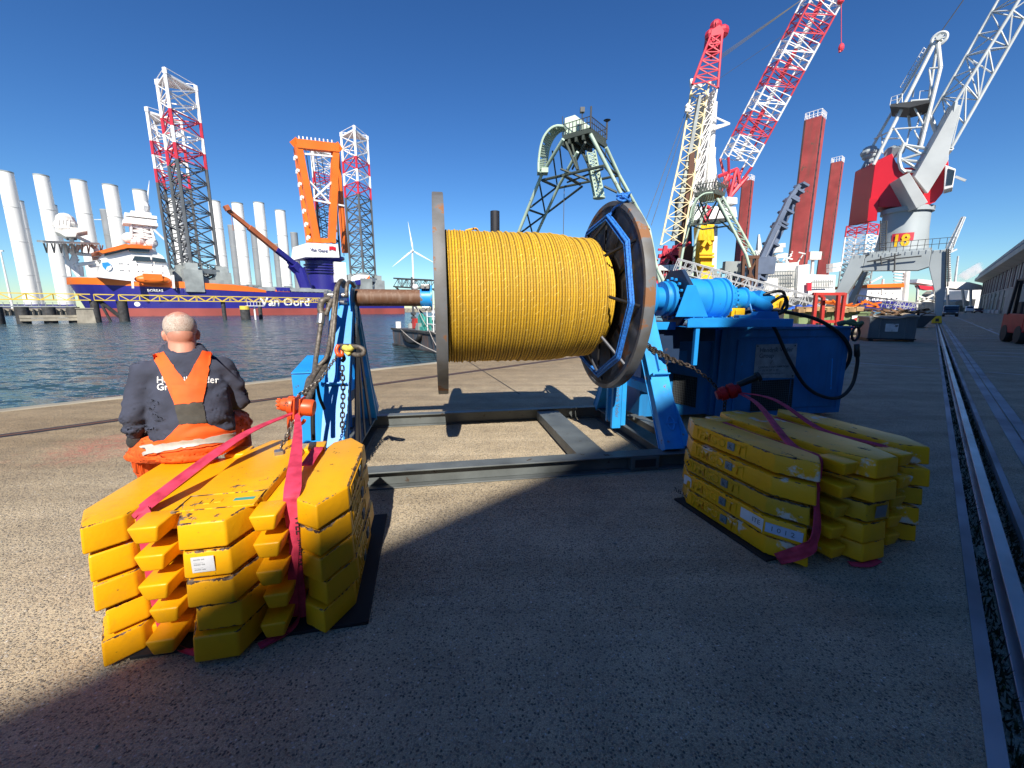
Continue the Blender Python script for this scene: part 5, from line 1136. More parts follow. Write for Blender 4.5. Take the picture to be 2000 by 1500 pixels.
# ---------------------------------------------------------------- lattice helpers
def lattice(mb, S, nb, rc, rb, band=None, X=True, ring_=True):
    """S(t) -> list of corner points of the section at t in 0..1; chords, crossed braces and rings"""
    n = len(S(0))
    for i in range(nb):
        a, b = S(i/nb), S((i+1)/nb); mb.m = band(i/nb) if band else mb.m
        for k in range(n):
            j = (k+1) % n
            mb.tube(a[k], b[k], rc, n=6, cap=False)
            if X or i % 2: mb.tube(a[k], b[j], rb, n=4, cap=False)
            if X or not i % 2: mb.tube(a[j], b[k], rb, n=4, cap=False)
            if ring_: mb.tube(b[k], b[j], rb, n=4, cap=False)
def boxsec(p0, p1, w0, w1, h0, h1, side):
    p0, p1 = V(p0), V(p1); x = (p1-p0).normalized(); s = V(side); s = (s-x*s.dot(x)).normalized(); u = x.cross(s)
    return lambda t: [p0+(p1-p0)*t+s*(a*(w0+(w1-w0)*t)/2)+u*(b*(h0+(h1-h0)*t)/2) for a, b in ((-1,-1), (1,-1), (1,1), (-1,1))]
# ---------------------------------------------------------------- the big installation vessel across the basin
NS0, NB0 = 240.0, 240+66                                   # near side and far side of the hull
sA = (NP(118, 545, 273)-EYE).dot(DQ)+6; sZ = (NP(790, 604, NS0)-EYE).dot(DQ)
ship = thing('installation_vessel', 'huge blue and orange jack-up vessel with tall lattice legs moored across the water', 'ship', q(sA+60, 270, ZW))
def hull_half(a):                                          # half breadth along the length, rounding into the bow
    d = a-sA; R = 58.0
    return 33.0*(1-max(0, 1-d/R)**2.6)**.5 if d < R else 33.0
def hullring(z0, z1, mats, name, flare=0, top=None, a1=None):
    g = MB(); st = [sA+58*(k/18)**1.8 for k in range(19)]+[sA+90, sA+140, a1 or sZ]
    pr = [(a, -hull_half(a)) for a in st]+[(a, hull_half(a)) for a in st[::-1]][:-1]
    lo = [q(a, 273+h, z0) for a, h in pr]; hi = [q(a-flare*max(0, 1-(a-sA)/58)**1.5, 273+h*(1), top(a) if top else z1) for a, h in pr]
    g.loft([lo, hi]); return g.build(name, mats, ship, smooth=35)
hullring(ZW-3, 1.6, 'boot_red', 'boot_top')
def ztop(a): d = a-sA; return 9.6+2.6*max(0, 1-d/75)**1.2
hullring(1.6, 9, 'ship_blue', 'hull', 3.5, ztop)
def obul():
    g = MB(); st = [sA+58*(k/18)**1.8 for k in range(19)]+[sA+66]
    pr = [(a, -hull_half(a)) for a in st[::-1]]+[(a, hull_half(a)) for a in st[1:]]; lo, hi = [], []
    for a, h in pr:
        d = a-sA; f = 3.5*max(0, 1-d/58)**1.5
        lo.append(q(a-f, 273+h*1.004, ztop(a)-.3)); hi.append(q(a-f*1.25, 273+h*1.004, max(ztop(a)-.2, ztop(a)+2.6*min(1, (70-d)/14) if d > 0 else 12)))
    g.add(lo+hi, [(i, i+1, len(lo)+i+1, len(lo)+i) for i in range(len(lo)-1)]); g.build('bulwark', 'ship_orange', ship)
obul()
def sb(name, mat, x0, y0, x1, y1, n, dep, z0=None, par=None, bevel=0):
    """block with its near face on plane n between two photo corners"""
    a, b = NP(x0, y0, n), NP(x1, y1, n); g = MB(); g.qbox(a.dot(DQ), b.dot(DQ), n, n+dep, min(a.z, b.z) if z0 is None else z0, max(a.z, b.z)); return g.build(name, mat, par or ship, bevel=bevel)
def poly(name, mat, pts, n, dep, par=None):
    g = MB(); g.prism([NP(x, y, n) for x, y in pts], NQ*dep); return g.build(name, mat, par or ship)
# accommodation block with bridge
nA = 246
acc = poly('accommodation', 'white', [(189, 541), (198, 508), (262, 508), (268, 514), (326, 519), (334, 541), (334, 556), (247, 548)], nA, 44)
poly('wheelhouse', 'white', [(192, 505), (200, 497), (230, 489), (296, 486), (318, 500), (330, 519), (268, 514), (262, 508), (198, 508)], nA+1, 40)
poly('roof_band', 'ship_orange', [(193, 491), (245, 477), (297, 480), (297, 486), (250, 484), (200, 495)], nA-1, 44)
poly('roof_band', 'ship_orange', [(193, 491), (178, 494), (193, 490), (245, 476), (250, 477)], nA-1, 40)
g = MB()
for pts in ([(263, 500), (293, 502), (295, 511), (258, 509)], [(297, 502), (323, 506), (325, 513), (297, 511)], [(204, 496), (246, 486), (248, 489), (204, 500)], [(252, 486), (292, 488), (292, 493), (252, 491)]): g.prism([NP(x, y, nA-.1) for x, y in pts], NQ*.2); g.cut()
g.each('bridge_window', 'glass', ship)
g = MB()
for x, y in ((234, 515), (238, 515), (250, 516), (268, 517), (236, 528), (240, 528), (252, 529), (270, 530), (279, 530), (297, 531), (318, 520), (318, 533), (298, 518)): g.prism([NP(x+dx, y+dy, nA-.1) for dx, dy in ((-1, -1.2), (1, -1.2), (1, 1.2), (-1, 1.2))], NQ*.2); g.cut()
g.each('porthole', 'glass', ship)
lg = MB(); lg.prism([NP(x, y, nA-.25) for x, y in ((199, 513), (211, 512), (217, 517), (219, 524), (214, 528), (205, 526), (200, 520))], NQ*.15); lo_ = lg.build('emblem', 'logo_blue', ship)
lg = MB(); lg.prism([NP(x, y, nA-.4) for x, y in ((207, 527), (209, 521), (213, 520), (216, 518), (219, 522), (217, 527), (212, 529))], NQ*.1); lg.build('emblem_wave', 'white', lo_)
lb = MB(); a, b = NP(262, 546, nA-4), NP(334, 547, nA-4); lb.ball((a+b)/2, ((b-a).length*.5, 2.3, 2.2), 20, 10, Matrix((DQ, NQ, UP)).transposed()); lb.qbox(a.dot(DQ)+3, b.dot(DQ)-3, nA-6.2, nA-1.8, (a.z+b.z)/2-.4, (a.z+b.z)/2+2.4); lb.build('lifeboat', 'ship_orange', ship, smooth=50)
sb('recess', 'ship_dark', 247, 541, 334, 560, nA+2, 30)
for x in (258, 338): g = MB(); g.prism([NP(px, py, nA-6) for px, py in ((x-2, 537), (x+2, 537), (x+4, 563), (x, 563))], NQ*3); g.build('davit', 'white', ship)
# helideck and forward mast
g = MB(); hdk = [NP(x, y, n) for x, y, n in ((72, 472.5, 268), (85, 474, 250), (195, 478, 262), (190, 477, 300), (110, 474, 300))]; g.prism(hdk, UP*.8)
for k in range(9): a = hdk[1]+(hdk[2]-hdk[1])*(k/8); g.tube(a, a-UP*3+NQ*8, .3, n=4); g.tube(a-UP*3+NQ*8, a+(hdk[2]-hdk[1])*.06, .25, n=4)
g.build('helideck', 'ship_grey', ship)
def sticks(name, mat, segs, r, par=None):
    g = MB()
    for x0, y0, n0, x1, y1, n1 in segs: g.tube(NP(x0, y0, n0), NP(x1, y1, n1), r, n=6)
    return g.build(name, mat, par or ship)
sticks('support_frame', 'white', [(126, 476, 268, 136, 540, 268), (138, 460, 268, 154, 540, 268), (126, 500, 268, 154, 540, 268), (154, 478, 268, 136, 520, 268), (136, 520, 268, 152, 505, 268), (128, 480, 268, 150, 505, 268), (150, 486, 268, 172, 473, 268), (172, 473, 268, 198, 497, 262), (150, 462, 268, 175, 474, 268), (148, 495, 268, 198, 500, 262), (150, 517, 268, 195, 512, 262), (176, 520, 268, 195, 517, 262), (158, 520, 268, 160, 540, 268)], .75)
poly('platform', 'white_dirty', [(107, 448), (124, 446), (128, 443), (170, 446), (170, 451), (150, 455), (148, 462), (128, 462), (116, 455), (107, 452)], 262, 14)
g = MB()
for x, y, r in ((121, 434, 2.2), (128, 431, 3.2), (133, 437, 3.0), (116, 440, 2.0), (125, 440, 3)): g.ball(NP(x, y, 268), r, 8, 6); 
for k in range(12): x = 110+k*2.3; g.tube(NP(x, 447, 262), NP(x+1, 436-3*(k % 3), 264), .3, n=4)
g.build('crane_head', 'white_dirty', ship)
# radar mast
mx = lambda x, y: NP(x, y, nA+18)
g = MB(); S = boxsec(mx(279, 470), mx(274, 438), 8, 6.5, 8, 6.5, NQ); lattice(g, S, 4, .5, .3)
for y, w_ in ((438, 12), (432, 11), (424, 11), (419, 7)): c = mx(273.5+(438-y)*.05, y); g.qbox(c.dot(DQ)-w_/2, c.dot(DQ)+w_/2, nA+13, nA+23, c.z-.8, c.z+.5)
g.tube(mx(275, 438), mx(280, 400), 1.6, n=8); g.ball(mx(279, 403), 2.6, 8, 6); g.tube(mx(263, 432), mx(255, 418), .4, n=4); g.tube(mx(264, 424), mx(256, 423), .4, n=4)
g.build('radar_mast', 'white', ship)
g = MB()
for x, y in ((252, 465), (296, 474), (262, 470), (270, 470)): g.ball(NP(x, y, nA+16), 2.4, 10, 8)
g.build('dome', 'white', ship)
# jack-up legs
def leg(px, n, ztop_, side, ph):
    base = NP(px, 604, n); base = q(base.dot(DQ), n, 0); g = MB()
    off = [DQ*(side*.577*math.cos(ph+k*2*math.pi/3))+NQ*(side*.577*math.sin(ph+k*2*math.pi/3)) for k in range(3)]
    z0, nb = 6.0, 14; S = lambda t: [base+o_+UP*(z0+(ztop_-z0)*t) for o_ in off]
    bh = 1/nb
    def band(t):
        k = nb-1-int(round(t*nb)); return 1 if k in (0, 1, 3) else (2 if k in (2, 4) else 0)
    lattice(g, S, nb, .7, .30, band)
    g.m = 1; g.prism([p+UP*.2 for p in S(1)], UP*.7); 
    for k in range(3): g.tube(S(1)[k], S(1)[k]+UP*2.2, .9, n=6)
    for k in range(3): g.tube(S(1)[k]+UP*2.6, S(1)[(k+1) % 3]+UP*2.6, .15, n=4)
    lo = g.build('leg', ['leg_grey', 'lat_white', 'lat_red'], ship); b2 = MB()
    for o_ in off: b2.box(base+o_*1.1+UP*14, (7, 7, 10), DQ); b2.box(base+o_*1.1+UP*20, (4.5, 4.5, 4), DQ)
    for k in range(3):
        p0, p1 = base+off[k]*1.15, base+off[(k+1) % 3]*1.15; b2.bar(p0+UP*19, p1+UP*19, 2.2, 2.2); b2.bar(p0+UP*10, p1+UP*18.5, 1.4); b2.bar(p1+UP*10, p0+UP*18.5, 1.4)
        for j in range(4): p = p0+(p1-p0)*(j/4+.1); b2.tube(p+UP*20, p+UP*23, .2, n=4)
        b2.tube(p0+UP*22.4, p1+UP*22.4, .2, n=4)
    b2.build('jacking_house', 'ship_grey', ship); return lo
def ltop(x, y, px, n): return NP(x, y, n).z
leg(398, 252, ltop(327, 160, 398, 252), 14.6, .10); leg(368, 302, ltop(302, 230, 368, 302), 14.6, -.3)
leg(714, 252, ltop(688, 264, 714, 252), 14.6, .10); leg(647, 302, ltop(618, 298, 647, 302), 14.6, -.3)
# deck gear
sb('deck_house', 'ship_grey', 505, 561, 640, 571, NS0+4, 12); sb('deck_house', 'ship_grey', 375, 545, 440, 566, NS0+3, 10)
sb('control_cabin', 'ship_orange', 539, 566, 567, 576, NS0+2, 6); sb('control_cabin', 'ship_blue', 540, 561, 567, 569, NS0+1.8, 6)
sb('deck_house', 'white', 653, 511, 678, 552, NS0+16, 14)
sb('rescue_boat', 'ship_orange', 400, 556, 426, 561, NS0+1, 4)
g = MB(); rr = random.Random(9)
for k in range(34): x = 440+rr.uniform(0, 200); a = NP(x, 566, NS0+5+rr.uniform(0, 20)); g.qbox(a.dot(DQ)-rr.uniform(1, 4), a.dot(DQ)+rr.uniform(1, 4), NS0+5, NS0+9, 9, 10+rr.uniform(.5, 3.5))
for k in range(60): a = NP(345+k*8, 566, NS0+.6); z = 9.6; p = q(a.dot(DQ), NS0+.6, z); g.tube(p, p+UP*1.3, .08, n=4)
g.build('deck_gear', 'ship_grey', ship)
poly('house_flag', 'white', [(692, 540), (700, 536), (722, 538), (722, 556), (690, 556)], NS0+1, 4); poly('house_flag', 'ship_blue', [(693, 548), (704, 546), (713, 543), (704, 556), (693, 556)], NS0+.7, 4); poly('house_flag', 'ship_orange', [(722, 538), (722, 556), (704, 556)], NS0+.8, 4)
# main crane with the orange A-frame
cC = NS0+28; P = lambda x, y, dn=0: NP(x, y, cC+dn)
g = MB(); c0 = P(632, 545); c0 = q(c0.dot(DQ), cC, 0)
g.lathe([(6, 9.5), (P(632, 512).z, 9.5), (P(632, 506).z, 13), (P(632, 502).z, 13)], c0, UP, 32)
for k in range(4): z = P(632, 520+k*5).z; g.lathe([(z, 9.4), (z, 10.6), (z+.6, 10.6), (z+.6, 9.4)], c0, UP, 32)
g.build('crane_pedestal', 'ship_blue', ship, smooth=35)
poly('crane_house', 'white', [(601, 474), (660, 477), (663, 503), (597, 502)], cC-13, 26)
a, b = P(606, 490, -13.2), P(655, 492, -13.2); text('Van Oord', (b-a).length*.165, a-NQ*.1, DQ, UP, 'ship_blue', ship, name='ship_lettering', ext=.1, bold=.015)
g = MB(); g.prism([P(x, y, -13.4) for x, y in ((643, 481), (650, 481), (656, 483), (656, 490), (648, 487), (643, 489))], NQ*.1); g.build('house_mark', 'crane_red', ship)
def beam(segs, wd, ht, name='a_frame', mat='ship_orange'):
    g = MB()
    for x0, y0, n0, x1, y1, n1 in segs: g.bar(P(x0, y0, n0), P(x1, y1, n1), wd, ht, up=NQ)
    return g.build(name, mat, ship)
beam([(582, 284, -9, 619, 474, -9), (655, 290, -9, 648, 474, -9)], 3.6, 3.2); beam([(580, 290, 12, 605, 474, -4), (657, 300, 12, 674, 494, 12)], 3.2, 2.8)
beam([(577, 281, -9, 660, 290, -9), (577, 281, 10, 660, 290, 10)], 4.5, 4); beam([(578, 280, -9, 578, 280, 10), (659, 288, -9, 659, 288, 10)], 4.5, 4.5); beam([(619, 470, -9, 650, 470, -9)], 2.6, 2.6)
g = MB()
for s in ((597, 346, 642, 395), (652, 352, 612, 388), (598, 388, 672, 402), (588, 300, 655, 306)): g.bar(P(s[0], s[1], -9), P(s[2], s[3], -9), .9)
for k in range(7): x, y = 579+k*4.2, 306+k*26; g.bar(P(x-4, y, -9), P(x+1, y+2, -9), 1.4); g.bar(P(x-4, y, -9), P(x-4, y+7, -9), .8)
for k in range(9): a = P(585+k*8, 279+k*.9, -9); g.tube(a, a+UP*3.5, .4, n=4)
g.build('walkway', 'lat_white', ship)
g = MB()
for x in (597, 606, 616, 626, 650, 657): g.tube(P(x, 292, 0), P(x+ (30 if x < 640 else 15), 500, 2), .22, n=4); g.cut()
g.each('hoist_wire', 'ship_dark', ship)
# knuckle crane and its boom
g = MB(); g.tube(q(P(586, 560).dot(DQ), NS0+14, 8), NP(584, 524, NS0+14), 3.2, n=12); a, b, c = NP(584, 533, NS0+14), NP(540, 488, NS0+10), NP(446, 411, NS0+2)
for s in (-1.6, 1.6): g.bar(a+NQ*s+UP*3, b+NQ*s, .8, 2.4)
g.bar(a-UP*2, a+(b-a)*.5, 1.3); g.bar(a+UP*1, a+(b-a)*.3+UP*1, 5, 4); k1 = g.build('deck_crane', 'ship_blue', ship)
g = MB(); g.bar(b, b*.4+c*.6, 2.2, 2.4); g.bar(b*.4+c*.6, c, 1.6, 1.8); g.bar(c, c-DQ*1+UP*2, 3.2, 2); g.tube(c+DQ*1, c+DQ*1-UP*9, .12, n=4); g.build('boom', 'boom_rust', k1)
# lettering on the hull
a, b = NP(510, 597.5, NS0-.3), NP(620, 597.5, NS0-.3); text('Van Oord', (b-a).length*.212, q(a.dot(DQ), NS0-.05, a.z), DQ, UP, 'white', ship, name='ship_lettering', ext=.12, bold=.03)
a, b = NP(288, 569.5, NS0-.3), NP(330, 569.5, NS0-.3); text('BOREAS', (b-a).length*.205, q(a.dot(DQ), NS0-.05, a.z), DQ, UP, 'white', ship, name='ship_lettering', ext=.12, bold=.02)
g = MB(); g.tube(NP(268, 594, NS0-.2), NP(268, 594, NS0+.1), 1.0, n=14); g.build('draught_disc', 'white', ship)
# ---------------------------------------------------------------- standing turbine towers on the far quay
def wtower(px, ytop, n, r, mat, label, grp):
    b = NP(px, 604, n); base = q(b.dot(DQ), n, 1.3); dz = NP(px-(px-1000)*-0+(-(1000-px)*(604-ytop)/4595), ytop, n).z-1.3; t = thing('tower_section', label, 'tower section', base); g = MB()
    g.lathe([(0, r*1.0), (1.5, r), (dz*.5, r*.985), (dz, r*.96)], base, UP, 32); g.build('shell', mat, t, smooth=40)
    g = MB(); g.lathe([(0, r*.97), (.5, r*.99), (.9, r*.99), (.9, r*.8), (.7, 0)], base+UP*dz, UP, 32); g.build('top_cover', 'ship_grey', t, smooth=40)
    g = MB()
    for f in (.0, .25, .5, .75): g.lathe([(dz*f+.3, r*1.0), (dz*f+.35, r*1.02), (dz*f+.75, r*1.02), (dz*f+.8, r*1.0)], base, UP, 32); g.cut()
    g.each('flange_seam', 'ship_grey' if mat == 'tower_grey' else 'tower_seam', t, smooth=40)
nt_ = 440; tw = [(8, 338), (79, 345), (152, 355), (214, 364), (272, 374), (340, 391), (418, 395), (463, 399), (505, 398), (547, 413)]
names = ['leftmost white turbine tower, cut by the left edge of the picture', 'second white turbine tower from the left edge', 'white turbine tower behind the vessel helideck', 'white turbine tower left of the radar mast', 'white turbine tower directly behind the radar mast', 'white turbine tower seen through the tall lattice leg', 'white turbine tower just right of the tall lattice leg', 'white turbine tower right behind the raised tip of the deck crane boom', 'tall white turbine tower crossed by the middle of the deck crane boom', 'last tall white turbine tower before the orange A-frame']
for (x, y), nm in zip(tw, names): bx_ = x+ (1000-x)*(604-y)/(4595-0)*1.0; wtower(bx_, y, nt_, 4.0 if x < 150 else 4.5, 'tower_white', nm, 'turbine towers')
tg = [(32, 394, 'grey turbine tower half hidden by the leftmost white one'), (98, 402, 'grey turbine tower half hidden behind the second white one'), (165, 410, 'grey turbine tower behind the helideck mast'), (206, 412, 'grey turbine tower showing at the left of a white one'), (453, 442, 'grey turbine tower under the boom tip of the deck crane'), (496, 446, 'grey turbine tower left of a tall white one beyond the hull'), (540, 478, 'grey turbine tower low beyond the deck crane boom'), (574, 456, 'short grey and white turbine tower beside the orange A-frame')]
for x, y, nm in tg: wtower(x+(1000-x)*(604-y)/4595, y, nt_+75, 3.9, 'tower_grey' if x > 200 else 'tower_white', nm, 'turbine towers')
def turbine(px, yhub, Y, L, angs, label):
    b = Dp(px, 604, Y); b.z = 1; hub = Dp(px, yhub, Y); t = thing('wind_turbine', label, 'wind turbine', b); hub = V((b.x+(hub.x-b.x), b.y, hub.z)); top = V((b.x, b.y, hub.z))
    g = MB(); g.tube(b, top, L*.045, L*.028, 14); g.build('tower', 'tower_white', t, smooth=40)
    aw = (EYE-top); aw.z = 0; aw = (aw.normalized()*.9+V((.35, 0, 0))).normalized(); sd = UP.cross(aw).normalized(); hb = top+aw*L*.05+UP*L*.02
    g = MB(); g.box(top-aw*L*.04+UP*L*.02, (L*.2, L*.07, L*.07), aw); g.build('nacelle', 'tower_white', t, bevel=L*.012)
    g = MB(); g.ball(hb+aw*L*.03, L*.035, 10, 8); g.build('hub', 'tower_white', t, smooth=True)
    for a_ in angs:
        d = sd*math.sin(math.radians(a_))+UP*math.cos(math.radians(a_)); e = sd*math.cos(math.radians(a_))-UP*math.sin(math.radians(a_)); g = MB(); b0 = hb+aw*L*.02
        rings = []
        for f, c_ in ((0, .03), (.08, .035), (.2, .065), (.5, .042), (.85, .02), (1, .006)):
            p = b0+d*L*f; rings.append([p-e*L*c_*.35, p+aw*L*c_*.25, p+e*L*c_*.65, p-aw*L*c_*.25])
        g.loft(rings); g.build('blade', 'tower_white', t, smooth=60)
turbine(810, 491, 520, 33, (-8, 115, 232), 'white wind turbine standing clear between the vessel and the rope reel'); turbine(308, 433, 520, 48, (12, 140, 262), 'white wind turbine behind the radar mast of the vessel')
turbine(745, 566, 700, 14, (0, 120, 240), 'tiny far wind turbine just left of the rusty axle')
g = MB(); p0, p1 = Dp(3, 490, 210), Dp(24, 598, 210); g.tube(V((p1.x, p1.y, 1)), V((p1.x, p1.y, p0.z)), .5, .3, 8); g.box(V((p1.x, p1.y, p0.z)), (3, .6, .6)); tag(g.build('light_mast', 'tower_white', loc=V((p1.x, p1.y, 1)), smooth=40), 'slim white light mast at the far left of the basin', 'light mast')
# ---------------------------------------------------------------- walkway on piles, dolphins, far quay fittings
nW = 152; WA = lambda x: NP(x, 604, nW).dot(DQ)
wk = thing('walkway', 'yellow truss walkway carried on dark piles in front of the blue hull', 'walkway', q(WA(300), nW, ZW))
for x0, x1 in ((-120, 181), (188, 228), (236, 640)):
    a0, a1 = WA(x0), WA(x1); g = MB(); nb = max(2, int((a1-a0)/2.0)); g.m = 0
    for n in (nW-.9, nW+.9):
        g.bar(q(a0, n, 3.6), q(a1, n, 3.6), .22); g.bar(q(a0, n, 5.1), q(a1, n, 5.1), .2)
        for i in range(nb):
            u, v = a0+(a1-a0)*i/nb, a0+(a1-a0)*(i+1)/nb; m_z = (3.6, 5.1) if i % 2 else (5.1, 3.6); g.bar(q(u, n, m_z[0]), q(v, n, m_z[1]), .16); 
            if i % 2 == 0: g.bar(q(u, n, 3.6), q(u, n, 5.1), .12)
    g.qbox(a0, a1, nW-.8, nW+.8, 3.62, 3.72); g.build('truss', 'truss_yellow', wk)
for x, r in ((186, .85), (240, 1.1), (437, .55), (508, .55), (640, .55)):
    g = MB(); a = WA(x); g.tube(q(a, nW, ZW-3), q(a, nW, 3.5), r, n=18); g.build('pile', 'pile', wk, smooth=40)
g = MB(); a = WA(218); g.tube(q(a, nW, ZW-2), q(a-2, nW, 3.5), .3, n=8); g.tube(q(a+4, nW, ZW-2), q(a-2, nW, 3.5), .45, n=8); g.build('raking_pile', 'pile', wk)
dl = thing('dolphin', 'row of black mooring piles tied by horizontal fender beams at the far left', 'dolphin', q(WA(100), nW-8, ZW)); nD = nW-6; DA = lambda x: NP(x, 604, nD).dot(DQ)
for x in (-10, 42, 95, 143):
    g = MB(); a = DA(x); g.tube(q(a, nD, ZW-3), q(a, nD, 1.9), 1.15, n=18); g.build('pile', 'pile', dl, smooth=40)
for z in (-1.0, -.3):
    g = MB(); g.bar(q(DA(36), nD-1.3, z), q(DA(152), nD-1.3, z), .5, .6); g.build('fender_beam', 'concrete', dl)
g = MB(); g.bar(q(DA(-60), nD+3, 2.0), q(DA(150), nD+3, 2.0), 3.2, .35)
for k in range(15): a = DA(-50+k*14); g.tube(q(a, nD+1.6, 2.0), q(a, nD+1.6, 3.0), .06, n=4)
g.bar(q(DA(-60), nD+1.6, 3.0), q(DA(150), nD+1.6, 3.0), .08); g.build('deck', 'ship_grey', dl)
g = MB(); a = DA(166); g.loft([[q(a+dx*1.15, nD-2+dn*1.15, ZW-2) for dx, dn in ((-1.5, -1.5), (1.5, -1.5), (1.5, 1.5), (-1.5, 1.5))], [q(a+dx*.95, nD-2+dn*.95, 1.4) for dx, dn in ((-1.5, -1.5), (1.5, -1.5), (1.5, 1.5), (-1.5, 1.5))]]); g.qbox(a-1.6, a+1.6, nD-3.6, nD-.4, 1.4, 1.65)
tag(g.build('mooring_block', 'concrete', loc=q(a, nD-2, ZW), bevel=.08), 'square concrete mooring block at the end of the fender beams', 'mooring block')
md = thing('mooring_post', 'stubby grey mooring post with yellow band and white platform before the hull', 'mooring post', q(WA(472), nW-4, ZW))
g = MB(); a = WA(472); g.tube(q(a, nW-4, ZW-2), q(a, nW-4, 2.2), 1.3, n=18); g.build('post', 'pile', md, smooth=40); g = MB(); g.lathe([(1.2, 1.32), (2.3, 1.32)], q(a, nW-4, 0), UP, 18); g.build('band', 'truss_yellow', md)
g = MB(); g.qbox(a+.5, a+5, nW-5, nW-3, 2.2, 2.4)
for k in range(6): g.tube(q(a+.6+k*.85, nW-5, 2.4), q(a+.6+k*.85, nW-5, 3.5), .06, n=4)
g.bar(q(a+.6, nW-5, 3.5), q(a+5, nW-5, 3.5), .08); g.tube(q(a+2.6, nW-4, ZW), q(a+2.6, nW-4, 2.3), .25, n=8); g.build('platform', 'white', md)
fq = thing('quay_wall', 'pale concrete quay wall with blue piles on the far bank at the left', 'quay wall', q(NP(60, 604, 322).dot(DQ), 322, ZW))
g = MB(); a0, a1 = NP(-160, 604, 322).dot(DQ), NP(140, 604, 322).dot(DQ); g.qbox(a0, a1, 321, 324.9, ZW-2, .2); g.qbox(a0, a1, 320.6, 325, .2, 1.5); g.build('wall', 'concrete', fq)
g = MB()
for k in range(26): a = a0+(a1-a0)*k/25; g.qbox(a-.3, a+.3, 319.8, 320.6, ZW-2, 1.2)
g.build('fender', 'pile', fq)
g = MB()
for k in range(18): a = a0+(a1-a0)*(k+.5)/18; g.tube(q(a-2.5, 340, 2.4), q(a+2.5, 340, 2.4), 1.3, n=10)
g.build('pipe_stack', 'ship_blue', fq)
# ---------------------------------------------------------------- workboat moored at our quay, with its spud pole
P1, P2 = G(767, 673, ZW), G(850, 690, ZW); BX = (P2-P1).normalized(); BY = V((-BX.y, BX.x, 0)); BY = BY if BY.y > 0 else -BY
def bq(a, n, z): return V((P1.x, P1.y, 0))+BX*a+BY*n+UP*z
def bbox(g, a0, a1, n0, n1, z0, z1): g.box(bq((a0+a1)/2, (n0+n1)/2, (z0+z1)/2), (a1-a0, n1-n0, z1-z0), BX, BY)
wb = thing('workboat', 'dark rust-streaked work pontoon with green winch moored left of the rope reel', 'workboat', bq(9, 3, ZW)); top = -.28
g = MB(); g.loft([[bq(.5, 0, ZW-1), bq(21, 0, ZW-1), bq(21, 6.5, ZW-1), bq(.5, 6.5, ZW-1)], [bq(0, 0, top), bq(21, 0, top), bq(21, 6.5, top), bq(0, 6.5, top)]]); g.build('hull', 'hull_work', wb, bevel=.08)
g = MB(); bbox(g, .2, 21, -.10, .0, ZW+.02, ZW+.16); bbox(g, 0, 21, -.12, .0, top-.15, top+.02); g.build('rubbing_strake', 'pile', wb)
g = MB(); g.tube(bq(.5, .5, top), bq(.5, .5, top+.6), .26, n=14); g.build('bollard', 'white', wb, smooth=40)
g = MB(); c = bq(5.2, 1.6, top+.75); g.lathe([(-.8, .7), (-.7, .7), (-.7, .42), (.7, .42), (.7, .7), (.8, .7)], c, BY, 20); bbox(g, 4.4, 6.2, .6, 2.8, top, top+.3); bbox(g, 6.2, 7.2, .8, 2.4, top, top+1.2); g.build('winch', 'winch_teal', wb, smooth=40)
rr = random.Random(12)
g = MB()
for k in range(22): a = 1.0+rr.uniform(0, 10); n = rr.uniform(.4, 3); bbox(g, a, a+rr.uniform(.15, .6), n, n+.4, top, top+rr.uniform(.15, .6))
g.build('deck_gear', 'ship_grey', wb)
g = MB(); c = bq(5.4, -.24, top-.35); g.path([c+BX*(1.9*math.cos(t))+UP*(-.75*max(0, math.sin(t))+.1) for t in [math.pi*k/14 for k in range(15)]], .19, 10); g.build('tyre_fender', 'rubber', wb, smooth=True)
g = MB()
for k in range(9): g.tube(bq(7.5+k*1.2, .4, top), bq(7.5+k*1.2, .4, top+2.2), .04, n=6)
for z in (.6, 1.2, 2.2): g.tube(bq(7.5, .4, top+z), bq(17.1, .4, top+z), .035, n=6)
g.build('railing', 'white', wb)
g = MB(); bbox(g, 8.2, 12, 2.6, 5.5, top, top+2.3); bbox(g, 8.0, 12.2, 2.4, 5.7, top+2.3, top+2.42); cb = g.build('deck_cabin', 'ship_grey', wb); g = MB()
for k in range(3): bbox(g, 8.5+k*1.15, 9.3+k*1.15, 2.56, 2.7, top+1.0, top+1.9); g.cut()
g.each('window', 'glass', cb)
g = MB(); bbox(g, 7.3, 8.0, .9, 1.0, top+.9, top+1.7); g.build('notice', 'white', wb)
c = bq(2.6, 1.2, top); h1 = 1.6+(604-546)/800*c.y; g = MB(); g.tube(c, V((c.x, c.y, h1)), .13, .08, 8)
for z in (.6, 1.0, 1.4): g.tube(c+UP*z-BX*.3, c+UP*z+BX*.3, .16, n=8)
g.build('mast', 'ship_dark', wb); g = MB(); g.ball(V((c.x+.3, c.y, h1-.9)), .28, 10, 8); g.build('light', 'white', wb); g = MB(); g.box(c+UP*.5+BX*.5, (.6, .5, .9), BX); g.build('locker', 'frame_red', wb)
g = MB(); p, r = Dp(772, 552, 42), Dp(846, 556, 40); S = boxsec(p, r, .5, .5, .8, .8, V((0, 1, 0))); lattice(g, S, 8, .07, .035, X=False); g.tube(p-UP*.4, bq(1.5, 4, top), .10, n=6); g.tube(r-UP*.4, bq(9, 4, top), .10, n=6); g.build('boom', 'ship_dark', wb)
g = MB()
for s in ((bq(2.2, 0, top), q(7.6, 10.2, 0)), (bq(8.6, 0, top+.2), q(7.4, 10.2, 0)), (bq(8.6, 0, top+.2), q(9.5, 10.2, 0)), (bq(4.5, .6, top+2.6), bq(8.6, 0, top+.2))): g.path(smooth([s[0], (s[0]+s[1])/2-UP*.25, s[1]]), .03, 6)
